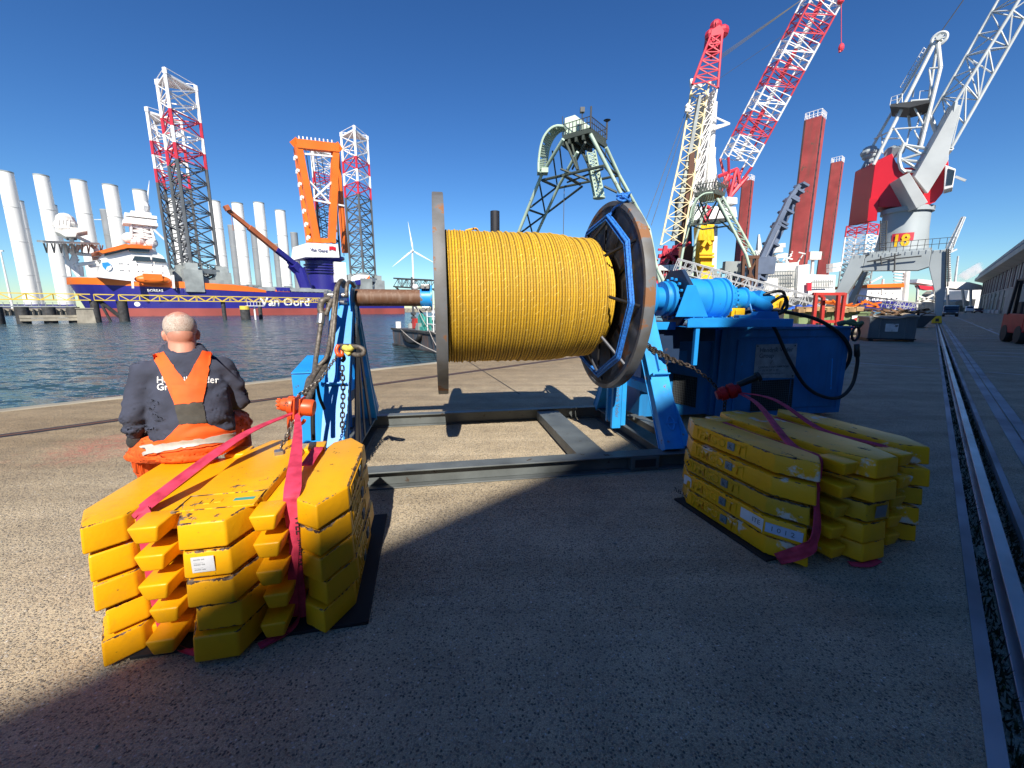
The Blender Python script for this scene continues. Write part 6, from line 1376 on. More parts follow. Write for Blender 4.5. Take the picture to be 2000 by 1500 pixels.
tag(g.build('mooring_line', 'bag', loc=bq(2, 0, top), smooth=True), 'pale mooring lines running from the dark pontoon to the quay edge', 'mooring line')
g = MB(); c = NP(968, 604, 29); g.tube(V((c.x, c.y, ZW-3)), V((c.x, c.y, NP(968, 413, 29).z)), .42, n=16); tag(g.build('spud_pole', 'ink', loc=V((c.x, c.y, ZW)), smooth=40), 'black spud pole rising behind the yellow rope reel', 'spud pole')
# ---------------------------------------------------------------- quay crane number 18
cr = thing('quay_crane', 'tall grey portal crane with bright red machinery house on the quay rails', 'crane', q(66, 3.8, 0))
AF = 62.5; HD = EYE.copy()
def cprism(name, mat, pts, dep, a=AF, par=None, vec=None, bevel=0):
    g = MB(); g.prism([AP(x, y, a) for x, y in pts], vec if vec else DQ*dep); return g.build(name, mat, par or cr, bevel=bevel)
cprism('portal_leg', 'crane_grey', [(1819.7, 489), (1850.5, 487), (1849, 549), (1843.5, 591), (1840, 617), (1824, 617), (1828, 582), (1814, 521)], 1.6, bevel=.05)
cprism('portal_leg', 'crane_grey', [(1664, 499), (1689.6, 498), (1684, 529), (1654, 574), (1650, 622), (1632, 622), (1632, 571)], 1.6, bevel=.05)
cprism('portal_leg', 'crane_grey', [(1684, 532), (1693, 530.5), (1672, 580), (1668, 612), (1655, 614), (1657, 585)], 1.6, a=AF+9, bevel=.05); cprism('portal_leg', 'crane_grey', [(1816, 508), (1834, 508), (1834, 560), (1832, 611), (1825, 611), (1826, 575)], 1.4, a=AF+9, bevel=.05)
cprism('portal_beam', 'crane_grey', [(1689.6, 503), (1700, 497), (1812, 488), (1819, 489), (1814, 521), (1793, 528), (1689.6, 529), (1684, 529)], 1.2, bevel=.04)
cprism('portal_beam', 'crane_grey', [(1688, 508), (1816, 500), (1816, 520), (1688, 528)], 1.2, a=AF+9)
g = MB(); p = [AP(x, y, AF+1) for x, y in ((1686, 498), (1820, 488))]; g.prism([p[0], p[1], p[1]+DQ*9, p[0]+DQ*9], UP*.25); g.build('portal_deck', 'crane_grey', cr)
g = MB(); p0, p1 = AP(1664, 498, AF-.3), AP(1862, 484, AF-.3)
for h in (.5, 1.05): g.tube(p0+UP*h, p1+UP*h, .028, n=5)
for k in range(16): a = p0+(p1-p0)*k/15; g.tube(a, a+UP*1.05, .025, n=5)
for x, y0, y1 in ((1720, 431, 490), (1732, 431, 490), (1849, 486, 560), (1853, 486, 560)): g.tube(AP(x, y0, AF-.2), AP(x-2, y1, AF-.2), .06, n=5)
for k in range(14): y = 433+k*4.2; g.tube(AP(1720, y, AF-.2), AP(1732, y, AF-.2), .04, n=4); g.tube(AP(1849, y+56, AF-.2), AP(1857, y+56, AF-.2), .05, n=4)
for a, b in (((1693, 511), (1800, 500)), ((1720, 500), (1722, 517)), ((1748, 495), (1747, 530)), ((1700, 510), (1760, 497))): g.tube(AP(*a, AF-.4), AP(*b, AF-.4), .07, n=5)
g.build('railing', 'ship_dark', cr)
g = MB(); b0, b1 = AP(1758, 493, AF+4.5), AP(1768, 418, AF+4.5); g.lathe([(0, 2.35), ((b1.z-b0.z)*.6, 2.1), (b1.z-b0.z, 2.05), (b1.z-b0.z+.01, 2.3), (b1.z-b0.z+.5, 2.3)], b0, UP, 40); g.build('column', 'crane_grey', cr, smooth=35)
co = b0; rv = DQ*-1; tl_ = (EYE-b0); tl_.z = 0; tl_.normalize(); tsd = UP.cross(tl_).normalized(); zb = AP(1757, 483, AF+2).z; zt = AP(1757, 455, AF+2).z
def oncol(ang, z, r=2.27): return V((co.x, co.y, 0))+(tl_*math.cos(ang)+tsd*math.sin(ang))*r+UP*z
g = MB(); n_ = 10; lo = [oncol(-.42+.84*i/n_, zb) for i in range(n_+1)]; hi = [oncol(-.42+.84*i/n_, zt, 2.22) for i in range(n_+1)]; g.add(lo+hi, [(i, i+1, n_+2+i, n_+1+i) for i in range(n_)]); nb_ = g.build('number_plate', 'lat_red', cr, fix=False)
text('18', (zt-zb)*1.12, V((0, 0, 0)), (1,0,0), (0,1,0), 'hyd_yellow', nb_, name='crane_number', ext=.0, bold=.035, fn=lambda x, y, z: oncol(-.37+x/2.3*.86, zb+.18+y, 2.33))
for x, y0, y1 in ((1830, 617, 632), (1641, 622, 634)):
    g = MB(); a, b = AP(x-10, y1-1, AF), AP(x+10, y0, AF); g.prism([AP(x-10, y0, AF), AP(x+9, y0, AF), AP(x+10, y1-1, AF), AP(x-11, y1-1, AF)], DQ*2.6); bg_ = g.build('bogie', 'hyd_yellow', cr, bevel=.05); g = MB(); g.prism([AP(x-3, y0+5, AF-.03), AP(x+4, y0+5, AF-.03), AP(x+4, y0+11, AF-.03), AP(x-3, y0+11, AF-.03)], DQ*.05); g.build('buffer', 'ink', bg_)
# red house, turned to face us at an angle
PA = AF+3; hv = AP(1670, 336, PA+3.0)*1.0-AP(1709, 319, PA); 
cprism('machinery_house', 'crane_red', [(1709, 319), (1742.8, 299.6), (1750, 316), (1760, 328), (1790, 326), (1852, 306.6), (1853, 322), (1842, 376.6), (1826.7, 394.8), (1807, 403), (1740, 404), (1716, 404), (1712, 431), (1694, 432)], 0, a=PA, vec=hv, bevel=.04)
cprism('house_panel', 'crane_red', [(1698, 388), (1716, 387), (1712, 431), (1694, 432)], .3, a=PA-.3)
cprism('cab', 'white', [(1846, 322), (1867, 330), (1861, 366), (1843, 371)], 2.2, a=PA-.8, bevel=.06); g = MB(); g.prism([AP(x, y, PA-.86) for x, y in ((1852, 329), (1865, 333), (1860, 360), (1848, 362))], DQ*.1); g.build('cab_window', 'glass', cr); g = MB(); g.bar(AP(1866, 345, PA-.5), AP(1886, 353, PA-.5), .2); g.build('lamp_arm', 'crane_light', cr)
# counterweight lever and box
PB = PA-1.2
cprism('counterweight_lever', 'crane_light', [(1865.6, 203), (1877, 206), (1853, 300), (1853, 312), (1812, 378), (1786, 345), (1814, 296)], 0, a=PB, vec=AP(1813, 237, PB+2.2)-AP(1826, 232, PB), bevel=.03)
cprism('counterweight', 'crane_light', [(1756.7, 347), (1776, 337), (1812.7, 395), (1790, 407)], 0, a=PB-.8, vec=AP(1730, 363, PB+2.0)-AP(1756.7, 347, PB-.8), bevel=.03)
g = MB(); pts = [(1766, 279), (1762, 290), (1757, 300), (1756, 315), (1760, 330), (1768, 337)]; g.path([AP(x, y, PB+1) for x, y in pts], .2, 6)
for a, b in (((1764, 283), (1814, 291)), ((1764, 283), (1800, 302)), ((1757, 313), (1800, 316)), ((1757, 313), (1812, 296)), ((1761, 333), (1790, 336)), ((1760, 310), (1796, 333))): g.tube(AP(*a, PB+1), AP(*b, PB+1), .14, n=6)
g.build('lever_frame', 'crane_light', cr)
# A-frame mast
def seg(name, mat, segs, r, par=None, a=PA):
    g = MB()
    for s in segs: g.tube(AP(s[0], s[1], a+s[4]), AP(s[2], s[3], a+s[5]), (s[6] if len(s) > 6 else r)*.62, n=8)
    return g.build(name, mat, par or cr, smooth=40)
seg('mast', 'crane_light', [(1706, 322, 1824, 89, 0, 1.5, .28), (1798, 288, 1837, 132, 0, 1, .28), (1837, 132, 1832, 84, 1, 1.5, .3), (1702, 290, 1749, 207, 3, 3, .24), (1749, 207, 1818, 86, 3, 2, .22), (1790, 300, 1815, 190, 4, 3, .2), (1815, 190, 1829, 95, 3, 2, .2),
 (1779, 197, 1820, 194, .6, .8, .16), (1748, 252, 1806, 248, .3, .4, .14), (1779, 197, 1806, 248, .6, .4, .13), (1748, 252, 1766, 281, .3, .2, .13), (1815, 134, 1836, 132, 1, 1, .15), (1815, 136, 1822, 193, 1, 1, .13), (1708, 271, 1748, 252, 3, .3, .13), (1724, 300, 1722, 262, 0, 3, .1), (1724, 271, 1756, 270, 3, 0, .12), (1754, 208, 1745, 250, 3, .3, .12), (1790, 250, 1800, 215, .3, 3, .12), (1778, 255, 1773, 215, 2, 3, .2), (1790, 145, 1782, 190, 2.5, 3, .13), (1776, 255, 1770, 285, 2, 0, .12), (1786, 255, 1800, 284, 2, 0, .12)], .2)
g = MB(); wc = AP(1834.7, 76, PA+1.5); s = (AP(1848, 76, PA+1.5)-wc).length; g.path([wc+NQ*(-s*math.cos(t))+UP*(s*math.sin(t)) for t in [k*math.pi/14 for k in range(28)]], .16, 6, True)
for k in range(8): t = k*math.pi/4; g.tube(wc, wc+NQ*(-s*math.cos(t))+UP*(s*math.sin(t)), .09, n=5)
g.tube(wc-DQ*.4, wc+DQ*.8, .25, n=10); g.build('sheave', 'crane_light', cr)
seg('ladder', 'alu', [(1758, 170, 1804, 93, 3, 2.5, .06), (1763, 172, 1808, 96, 3, 2.5, .06)]+[(1758+46*k/9, 170-77*k/9, 1763+45*k/9, 172-76*k/9, 3, 3, .05) for k in range(10)], .06)
cprism('mast_platform', 'ship_dark', [(1738, 208), (1740, 203), (1780, 198), (1816, 195), (1816, 200), (1776, 210)], 3.5, a=PA)
seg('platform_rail', 'alu', [(1738, 206, 1741, 190, 0, 0), (1741, 190, 1762, 183, 0, 0), (1762, 183, 1762, 200, 0, 0), (1752, 187, 1752, 203, 0, 0), (1741, 197, 1762, 191, 0, 0), (1795, 195, 1797, 178, 3, 3), (1797, 178, 1815, 177, 3, 3), (1815, 177, 1813, 195, 3, 3)], .06)
g = MB(); 
for x, y, r in ((1699, 292, .7), (1699, 299, .95), (1699, 306, .8)): g.ball(AP(x, y, PA+3), (r, r, r*.55), 12, 8)
for k in range(7): x = 1683+k*6; g.tube(AP(x, 330-k*2, PA+2), AP(1697+k*1.2, 303, PA+3), .12, n=5)
for x in (1738, 1750): g.tube(AP(x, 298, PA+1), AP(x+6, 294, PA+3), .55, n=12)
g.build('roof_gear', 'crane_grey', cr)
# jib
J0, J1 = [(1818, 228), (1850, 300)], None
def jib():
    g = MB(); A = [AP(1817.6, 228, PA+1), AP(1858, 290, PA-1), AP(1866, 200, PA-1.2)]; L1, R1, M1 = AP(1950, 0, PA+1), AP(2018, 8, PA-1), AP(1990.4, 0, PA-1.2)
    e = 1.45; ends = [A[0]+(L1-A[0])*e, A[1]+(R1-A[1])*e, A[2]+(M1-A[2])*e]
    S = lambda t: [A[k]+(ends[k]-A[k])*t for k in range(3)]
    for k in range(3): g.tube(A[k], ends[k], .13, n=8)
    nb = 8
    for i in range(nb):
        a, b = S(i/nb), S((i+1)/nb)
        for k, j in ((0, 2), (2, 1), (0, 1)): g.tube(b[k], b[j], .07, n=5); (g.tube(a[k], b[j], .06, n=5) if i % 2 else g.tube(a[j], b[k], .06, n=5))
    for k in range(3): g.tube(AP(1846, 306, PA), A[k], .22, n=6)
    g.build('jib', 'crane_light', cr, smooth=40)
    g = MB(); g.tube(wc+UP*s, AP(1890, -12, PA+1.5), .05, n=4); g.build('hoist_wire', 'ship_dark', cr)
jib()
# ---------------------------------------------------------------- heavy lift ship with the red and white boom
def D_(x, y, Y): return Dp(x, y, Y)
hs = thing('crane_ship', 'offshore crane vessel with white lattice mast and long red and white boom', 'crane vessel', V((D_(1380, 604, 78).x, 78, ZW)))
YB = 78
S0, S1 = (1437, 318), (1603, 6); p0, p1 = D_(*S0, YB), D_(*S1, YB-6); p1 = p0+(p1-p0)*1.25
wl = (D_(1463, 328.7, YB)-D_(1402, 328.7, YB)).length*.86
g = MB(); S = boxsec(p0, p1, wl*.95, wl*.92, wl*.8, wl*.8, (p1-p0).cross(V((0, 1, 0)))); nbm = 24; yb = [329, 281, 217, 158, 97, 41]
lattice(g, S, nbm, .15, .075, lambda t: int((t*nbm+1)//3.15) % 2, X=False); 
for k in range(4): g.m = 1; g.tube(S(0)[k], D_(1425, 386, YB), .22, n=6)
for k in range(14): a = p0+(p1-p0)*(k/14+.02); g.m = k//2 % 2; g.bar(a, a+(p1-p0)/15, .7, .5)
bo = g.build('boom', ['lat_white', 'lat_red'], hs)
g = MB(); g.tube(D_(1643, 0, YB-8), D_(1643, 84, YB-8), .05, n=4); g.ball(D_(1643, 93, YB-8), (.4, .35, .6), 10, 8); g.tube(D_(1641, 97, YB-8), D_(1640, 102, YB-8), .18, n=6); g.ball(D_(1642, 2, YB-8), (.5, .4, .4), 8, 6); g.build('hook_block', 'lat_red', hs)
# derrick mast
def quadmast(segs, r, name, mat, rb=None, nb=9, Y=YB+1):
    """lattice face strung between two pixel polylines, given depth by a second face behind"""
    g = MB(); (la, ra) = segs
    def at(pl, t): t *= len(pl)-1; k = min(int(t), len(pl)-2); f = t-k; return (pl[k][0]*(1-f)+pl[k+1][0]*f, pl[k][1]*(1-f)+pl[k+1][1]*f)
    def S(t): l, r_ = at(la, t), at(ra, t); dd = 1.2+3.2*(1-t); return [D_(*l, Y-dd), D_(*r_, Y-dd), D_(*r_, Y+dd), D_(*l, Y+dd)]
    lattice(g, S, nb, r, rb or r*.5); return g.build(name, mat, hs)
quadmast(([(1290, 479), (1330, 300), (1352, 165)], [(1334, 477), (1363, 300), (1386, 158)]), .17, 'mast', 'boom_yellow', .085, 13)
quadmast(([(1334, 477), (1363, 300), (1386, 158)], [(1370, 400), (1386, 260), (1401, 170)]), .15, 'mast', 'lat_white', .07, 10)
quadmast(([(1352, 165), (1388, 70)], [(1402, 172), (1410, 66)]), .2, 'mast_top', 'lat_red', .11, 6)
g = MB(); g.prism([D_(x, y, YB) for x, y in ((1386, 85), (1390, 58), (1406, 48), (1414, 60), (1410, 95), (1402, 100))], V((0, 2.4, 0)))
for x, y in ((1388, 70), (1398, 52), (1412, 62)): g.ball(D_(x, y, YB+1), 1.0, 8, 6)
g.tube(D_(1399, 48, YB), D_(1399, 40, YB), .08, n=4); g.build('mast_head', 'lat_red', hs)
g = MB(); g.prism([D_(x, y, YB+2) for x, y in ((1372, 190), (1397, 175), (1396, 290), (1403, 372), (1414, 385), (1362, 385), (1354, 372), (1364, 300))], V((0, 3, 0))); g.build('mast_column', 'white_dirty', hs)
g = MB(); g.prism([D_(x, y, YB-2.2) for x, y in ((1348, 300), (1357, 295), (1352, 420), (1340, 480), (1330, 480))], V((0, .8, 0))); g.build('rust_panel', 'rust', hs)
g = MB(); g.prism([D_(x, y, YB-1.8) for x, y in ((1366, 185), (1372, 180), (1322, 470), (1312, 470))], V((0, .7, 0))); g.build('cable_tray', 'ship_grey', hs)
g = MB(); g.tube(D_(1384, 380, YB), D_(1390, 290, YB), .7, n=12); g.tube(D_(1390, 290, YB), D_(1396, 200, YB), .45, n=12); g.build('hydraulic_ram', 'white', hs, smooth=40)
g = MB()
for a, b in (((1394, 228), (1425, 242)), ((1394, 253), (1425, 242)), ((1394, 247), (1425, 242))): g.tube(D_(*a, YB-1), D_(*b, YB-1), .16, n=6)
for a, b in (((1340, 205), (1352, 215)), ((1338, 215), (1350, 216)), ((1350, 155), (1352, 175)), ((1350, 165), (1370, 168))): g.bar(D_(*a, YB-2), D_(*b, YB-2), .5)
g.build('stay', 'white', hs)
g = MB()
for k in range(5): g.tube(D_(1404+k*.5, 118-k*2.5, YB), D_(1566+k*4, 0-k*3, YB-4), .035, n=4)
g.tube(D_(1403, 155, YB), D_(1560, 48, YB-6), .03, n=4)
for dx in (0, 14): g.tube(D_(1350+dx*.3, 190, YB), D_(1258+dx, 440, YB-8), .05, n=5)
g.build('stay_wire', 'ship_dark', hs)
g = MB()
for a, b in (((1403, 386), (1425, 335)), ((1425, 386), (1438, 330)), ((1425, 386), (1460, 345)), ((1403, 345), (1440, 330)), ((1410, 360), (1430, 345)), ((1440, 330), (1445, 360)), ((1425, 386), (1445, 360))): g.tube(D_(*a, YB-1), D_(*b, YB-1), .3, n=6)
g.build('boom_foot', 'lat_red', hs)
# superstructure low parts
def blk(name, mat, pts, Y, dep, par=None, bevel=0): g = MB(); g.prism([D_(x, y, Y) for x, y in pts], V((0, dep, 0))); return g.build(name, mat, par or hs, bevel=bevel)
blk('crane_cab', 'white', [(1352, 402), (1437, 404), (1440, 424), (1352, 430)], YB-3, 6); blk('crane_cab', 'white', [(1420, 384), (1440, 386), (1440, 398), (1420, 396)], YB-2, 3); blk('crane_cab', 'white_dirty', [(1396, 440), (1402, 440), (1398, 555), (1386, 555)], YB, 4)
blk('deck_house', 'rust', [(1322, 482), (1362, 480), (1366, 520), (1318, 520)], YB-4, 6); blk('deck_house', 'ship_dark', [(1330, 380), (1350, 380), (1352, 490), (1330, 490)], YB+3, 3)
g = MB(); rr = random.Random(21)
for k in range(26): x, y = rr.uniform(1284, 1330), rr.uniform(480, 560); a = D_(x, y, YB-5+rr.uniform(-2, 2)); g.bar(a, a+V((rr.uniform(-3, 3), 0, rr.uniform(-4, 4))), .35)
for a, b in (((1286, 545), (1300, 480)), ((1300, 545), (1318, 480)), ((1284, 520), (1328, 518)), ((1282, 555), (1310, 510)), ((1314, 545), (1322, 485)), ((1286, 500), (1325, 503))): g.bar(D_(*a, YB-6), D_(*b, YB-6), .6)
g.build('red_frame', 'lat_red', hs)
blk('deck', 'white_dirty', [(1288, 518), (1330, 516), (1330, 528), (1286, 528)], YB-7, 3)
blk('hull', 'ship_dark', [(1270, 552), (1500, 566), (1500, 612), (1270, 612)], YB-4, 20)
g = MB(); rr = random.Random(22)
for k in range(60): x, y = rr.uniform(1300, 1480), rr.uniform(520, 572); a = D_(x, y, YB-6+rr.uniform(0, 6)); g.box(a, (rr.uniform(.4, 2.4), 1, rr.uniform(.3, 2.2)))
for k in range(40): x = 1290+k*5; a = D_(x, 552+k*.4, YB-7); g.tube(a, a+UP*rr.uniform(1, 3), .07, n=4)
g.build('deck_gear', 'ship_grey', hs)
g = MB()
for x0, x1, y0, y1 in ((1366, 1394, 440, 500), (1368, 1392, 498, 552)): g.prism([D_(x0, y0, YB-8), D_(x1, y0, YB-8), D_(x1-3, y1, YB-8), D_(x0+2, y1, YB-8)], V((0, 2.2, 0)))
for x in (1366, 1373, 1380, 1388): g.tube(D_(x, 441, YB-8.6), D_(x+(1 if x < 1380 else 2), 470, YB-8.6), .42, n=10)
for y in (441, 470, 496, 502, 520, 545): g.bar(D_(1365, y, YB-8.4), D_(1394, y, YB-8.4), .5, .35)
g.bar(D_(1368, 450, YB-8.7), D_(1388, 478, YB-8.7), .5); g.bar(D_(1388, 452, YB-8.7), D_(1372, 482, YB-8.7), .5); g.build('hydraulic_gripper', 'hyd_yellow', hs, bevel=.05)
g = MB(); g.path(smooth([D_(x, y, YB-9) for x, y in ((1373, 410), (1379, 404), (1386, 408), (1384, 418), (1375, 424), (1377, 432), (1384, 428))]), .3, 6); g.build('hook', 'lat_red', hs, smooth=True)
# ---------------------------------------------------------------- the two pale green A-frame barges
def aframe(label, legs, Y, extra):
    b = D_(legs[0][0][0], 604, Y); t = thing('frame_tower', label, 'frame tower', V((b.x, b.y, ZW)))
    for pl in legs:
        g = MB()
        for (x0, y0, Y0), (x1, y1, Y1) in zip(pl, pl[1:]): g.tube(D_(x0, y0, Y0), D_(x1, y1, Y1), .19 if Y < 53 else .17, n=10)
        g.build('leg', 'pale_green', t, smooth=40)
    extra(t); return t
NL = [(1153, 262, 44), (1223.5, 398, 44.5), (1262, 478, 44.5), (1320, 600, 44)]; RL = [(1184, 288, 48.5), (1209, 342, 50), (1268, 448, 52), (1287, 545, 52), (1298, 600, 52)]
LL = [(1100, 272, 47.5), (1057.6, 342, 51), (1010.8, 458.6, 54), (955, 600, 55)]; FL = [(1128, 297, 51.5), (1092, 362, 55), (1047.5, 458.6, 60), (985, 610, 61)]
def ex1(t):
    g = MB()
    for a, b, r in (((1059, 352, 53), (1180, 324, 46), .26), ((1180, 324, 46), (1210, 343, 51.5), .26), ((1059, 352, 53), (1092, 367, 58), .26), ((1092, 367, 58), (1207, 343, 51.5), .24), ((1100, 342, 50), (1133, 360, 55), .3), ((1034, 410, 53.5), (1062, 420, 59), .22), ((1036, 405, 53.5), (1092, 362, 58), .2), ((1012, 458, 54), (1062, 421, 59), .2), ((1062, 421, 59), (1137, 364, 50), .22), ((1052, 350, 53), (1066, 422, 59), .17), ((1030, 418, 53.5), (1041, 460, 60), .17), ((1105, 278, 52), (1128, 332, 50), .24), ((1116, 278, 54), (1130, 333, 50), .2), ((1143, 278, 48), (1118, 330, 54), .2), ((1134, 292, 56), (1152, 330, 48), .17), ((1139, 298, 55), (1156, 330, 48), .17), ((1079, 295, 52), (1088, 360, 57), .15), ((1092, 280, 52), (1098, 330, 55), .15), ((1160, 270, 46), (1210, 345, 51.5), .12), ((1184, 290, 51), (1180, 320, 47), .12), ((1205, 360, 45.6), (1236, 390, 52), .17), ((1180, 364, 46), (1205, 376, 45.6), .2), ((1209, 342, 51.5), (1212, 372, 46), .14), ((1180, 326, 46), (1236, 394, 51.8), .1), ((1223, 398, 45), (1240, 395, 51.8), .17), ((1236, 394, 51.8), (1240, 410, 45), .14), ((1252, 452, 51), (1268, 448, 52), .3), ((1095, 330, 50), (1150, 352, 49), .2), ((1108, 356, 55), (1178, 330, 48), .18)): g.tube(D_(*a), D_(*b), r*.62, n=7)
    g.build('brace', 'dark_green_steel', t, smooth=40)
    g = MB(); P4 = [G(1098, 274, 21.5), G(1153, 258.5, 21.5), G(1184, 281, 21.5), G(1128, 299, 21.5)]
    g.prism(P4, UP*.55)
    for k in range(5):
        f = k/4; g.bar(P4[0]+(P4[1]-P4[0])*f-UP*.3, P4[3]+(P4[2]-P4[3])*f-UP*.3, .3, .5)
    g.build('platform', 'dark_green_steel', t); g = MB()
    for a, b in ((0, 1), (1, 2), (2, 3), (3, 0)):
        for h in (.6, 1.2): g.tube(P4[a]+UP*(.5+h), P4[b]+UP*(.5+h), .05, n=5)
        for k in range(8): p = P4[a]+(P4[b]-P4[a])*k/8+UP*.5; g.tube(p, p+UP*1.2, .05, n=5)
    g.tube(P4[1]+UP*.5, P4[1]+UP*2.7, .11, n=8); g.tube(P4[2]+UP*.5, P4[2]+UP*2.4, .12, n=8); c = P4[2]+UP*2.5; g.lathe([(0, .2), (.15, .45), (.2, .0)], c, UP, 10)
    c = P4[0]*.3+P4[1]*.7+UP*2.4; g.tube(c-UP*1.9, c, .06, n=5); g.box(c+UP*.2, (.5, .5, .5)); c = P4[0]+UP*.6; g.tube(c, c+UP*2, .05, n=5); g.build('railing', 'ship_dark', t)
    g = MB(); c = P4[0]*.55+P4[1]*.3+P4[3]*.15+UP*.5; g.prism([c+V(d) for d in ((-1, 0, 0), (-1, 0, 1.9), (.2, .1, 2.3), (2.2, 0, .9), (2.2, 0, 0))], V((0, 1.8, 0))); g.build('winch_house', 'pale_green', t)
    rails = [(1099, 246), (1085, 246), (1072, 254), (1061, 270), (1055, 292), (1052, 318), (1052, 336)]; rails2 = [(1106, 252), (1092, 258), (1081, 270), (1073, 288), (1069, 310), (1067, 334)]
    g = MB(); A = smooth([D_(x, y, 49) for x, y in rails], 5); B = smooth([D_(x, y, 52) for x, y in rails2], 5); n = min(len(A), len(B)); A2 = [A[int(i*(len(A)-1)/(n-1))] for i in range(n)]; B2 = [B[int(i*(len(B)-1)/(n-1))] for i in range(n)]
    g.path(A2, .13, 6); g.path(B2, .13, 6); g.path([p+V((.5, 1.5, .2)) for p in A2], .09, 6)
    for i in range(n): g.bar(A2[i], B2[i], .16); g.bar(A2[i], B2[(i+1) % n] if i < n-1 else B2[i], .1); g.bar(A2[i], A2[i]+V((.5, 1.5, .2)), .1)
    g.box(A2[-1]*.5+B2[-1]*.5, (1.2, 1.2, .5)); g.build('chute', 'pale_green', t)
    g = MB(); L0, L1 = D_(1153, 298, 50), D_(1170, 384, 50); S = boxsec(L0, L1, .9, .9, .9, .9, V((1, 0, 0))); lattice(g, S, 12, .09, .05); g.tube(L1, L1-UP*.2, .7, n=12); g.build('ladder_cage', 'pale_green', t)
    g = MB(); g.tube(D_(1102, 368, 52), D_(1100, 470, 52), .05, n=4); g.build('hoist_wire', 'ship_dark', t)
    g = MB(); a, b = D_(940, 604, 50), D_(1340, 604, 50); g.box(V(((a.x+b.x)/2, 52, ZW+.6)), (b.x-a.x, 18, 2.4)); g.build('barge_hull', 'ship_dark', t)
aframe('pale green steel frame tower with curved chute and platform rising behind the reel', [NL, RL, LL, FL], 50, ex1)
NL2 = [(1401, 388, 54), (1457, 497, 53), (1464, 522, 53)]; RL2 = [(1411, 384, 58), (1473, 497, 58), (1478, 522, 58)]; LL2 = [(1360, 386, 57), (1336, 478, 58), (1325, 540, 58)]; FL2 = [(1380, 398, 61), (1358, 470, 62), (1352, 540, 62)]
def ex2(t):
    g = MB(); P4 = [G(1356, 384, 17), G(1396, 378, 17), G(1414, 384, 17), G(1372, 396, 17)]
    g.prism(P4, UP*.5)
    for a, b in ((0, 1), (1, 2), (2, 3), (3, 0)):
        g.tube(P4[a]+UP*1.5, P4[b]+UP*1.5, .06, n=5)
        for k in range(7): p = P4[a]+(P4[b]-P4[a])*k/7; g.tube(p, p+UP*1.5, .05, n=4); g.tube(p, p+UP*2+V((.5, 0, 0)), .06, n=4)
    for x0, y0, x1, y1 in ((1350, 440, 1425, 432), (1425, 432, 1432, 440), (1350, 440, 1372, 448), (1372, 448, 1432, 440), (1362, 400, 1380, 440), (1400, 392, 1376, 440), (1402, 400, 1420, 432), (1380, 398, 1362, 436), (1366, 388, 1385, 436), (1412, 390, 1395, 436), (1350, 440, 1398, 398), (1422, 445, 1450, 470), (1405, 430, 1440, 458)): g.tube(D_(x0, y0, 55), D_(x1, y1, 57), .10, n=6)
    g.build('brace', 'dark_green_steel', t); g = MB()
    rails = [(1392, 376), (1376, 378), (1362, 388), (1352, 404), (1347, 426)]; A = smooth([D_(x, y, 54) for x, y in rails], 5); B = [p+V((1.2, 2, -.6)) for p in A]; g.path(A, .09, 6); g.path(B, .09, 6)
    for a, b in zip(A, B): g.bar(a, b, .07)
    g.build('chute', 'pale_green', t); g = MB()
    for i in range(7): a = [(1401+8*i, 388+15.6*i)]; x, y = a[0]; g.tube(D_(x, y, 54-.15*i), D_(x+13, y+2, 58), .1, n=5); g.tube(D_(x, y, 54), D_(x+20, y+15, 58), .08, n=5)
    g.build('leg_brace', 'pale_green', t)
    g = MB()
    for x in (1452, 1466, 1478): g.bar(D_(x, 500, 55), D_(x-3, 560, 55), .35)
    g.bar(D_(1450, 502, 55), D_(1482, 502, 55), .4); g.bar(D_(1452, 505, 55), D_(1474, 550, 55), .2); g.bar(D_(1478, 505, 55), D_(1456, 550, 55), .2); g.build('trestle', 'rust', t)
aframe('smaller pale green frame tower in front of the white lattice mast', [NL2, RL2, LL2, FL2], 55, ex2)
# ---------------------------------------------------------------- jack-up barge with red box legs
YJ = 112
jb = thing('jack_up_barge', 'white jack-up barge standing on four dark red box legs with rows of holes', 'jack-up barge', V((D_(1580, 604, YJ).x, YJ, ZW)))
def spud(x0, y0, x1, wpx, ybot, Y, label=None):
    """square leg: top at (x0, y0), foot drawn towards (x1, ybot)"""
    a = D_(x0, y0, Y); b = D_(x1, ybot, Y); wd = wpx/800*Y; c0 = V((b.x, Y, b.z)); c1 = V((c0.x, Y, a.z)); ux = V((.63, -.78, 0)).normalized(); uy = V((-ux.y, ux.x, 0)); g = MB()
    g.box((c0+c1)/2, (wd*.62, wd*.62, c1.z-c0.z), ux, uy); 
    lg_ = g.build('leg', 'spud_red', jb); g = MB(); hw = wd*.31
    for sx in (-1, 1):
        p = uy*-(hw+.04); 
    g.box((c0+c1)/2+ux*(hw+.03)-uy*(hw*.52), (.1, hw*.55, c1.z-c0.z-.3), ux, uy); g.box((c0+c1)/2-ux*(hw*.94)-uy*(hw+.03), (hw*.22, .1, c1.z-c0.z-.3), ux, uy); g.build('rack', 'spud_dark', lg_)
    g = MB(); n = int((c1.z-c0.z)/1.9)
    for k in range(n): z = c0.z+1+k*1.9; p = V((c0.x, c0.y, z))+ux*(hw+.085)-uy*(hw*.5); g.tube(p-ux*.05, p+ux*.02, .36, n=10); g.cut()
    g.each('pin_hole', 'ink', lg_); g = MB()
    top = [c1+ux*(hw*a_)+uy*(hw*b_) for a_, b_ in ((-1, -1), (1, -1), (1, 1), (-1, 1))]
    for i in range(4):
        for h in (.7, 1.5): g.tube(top[i]+UP*h, top[(i+1) % 4]+UP*h, .07, n=4)
        for k in range(4): p = top[i]+(top[(i+1) % 4]-top[i])*k/4; g.tube(p, p+UP*1.5, .07, n=4)
    g.build('railing', 'lat_white', lg_)
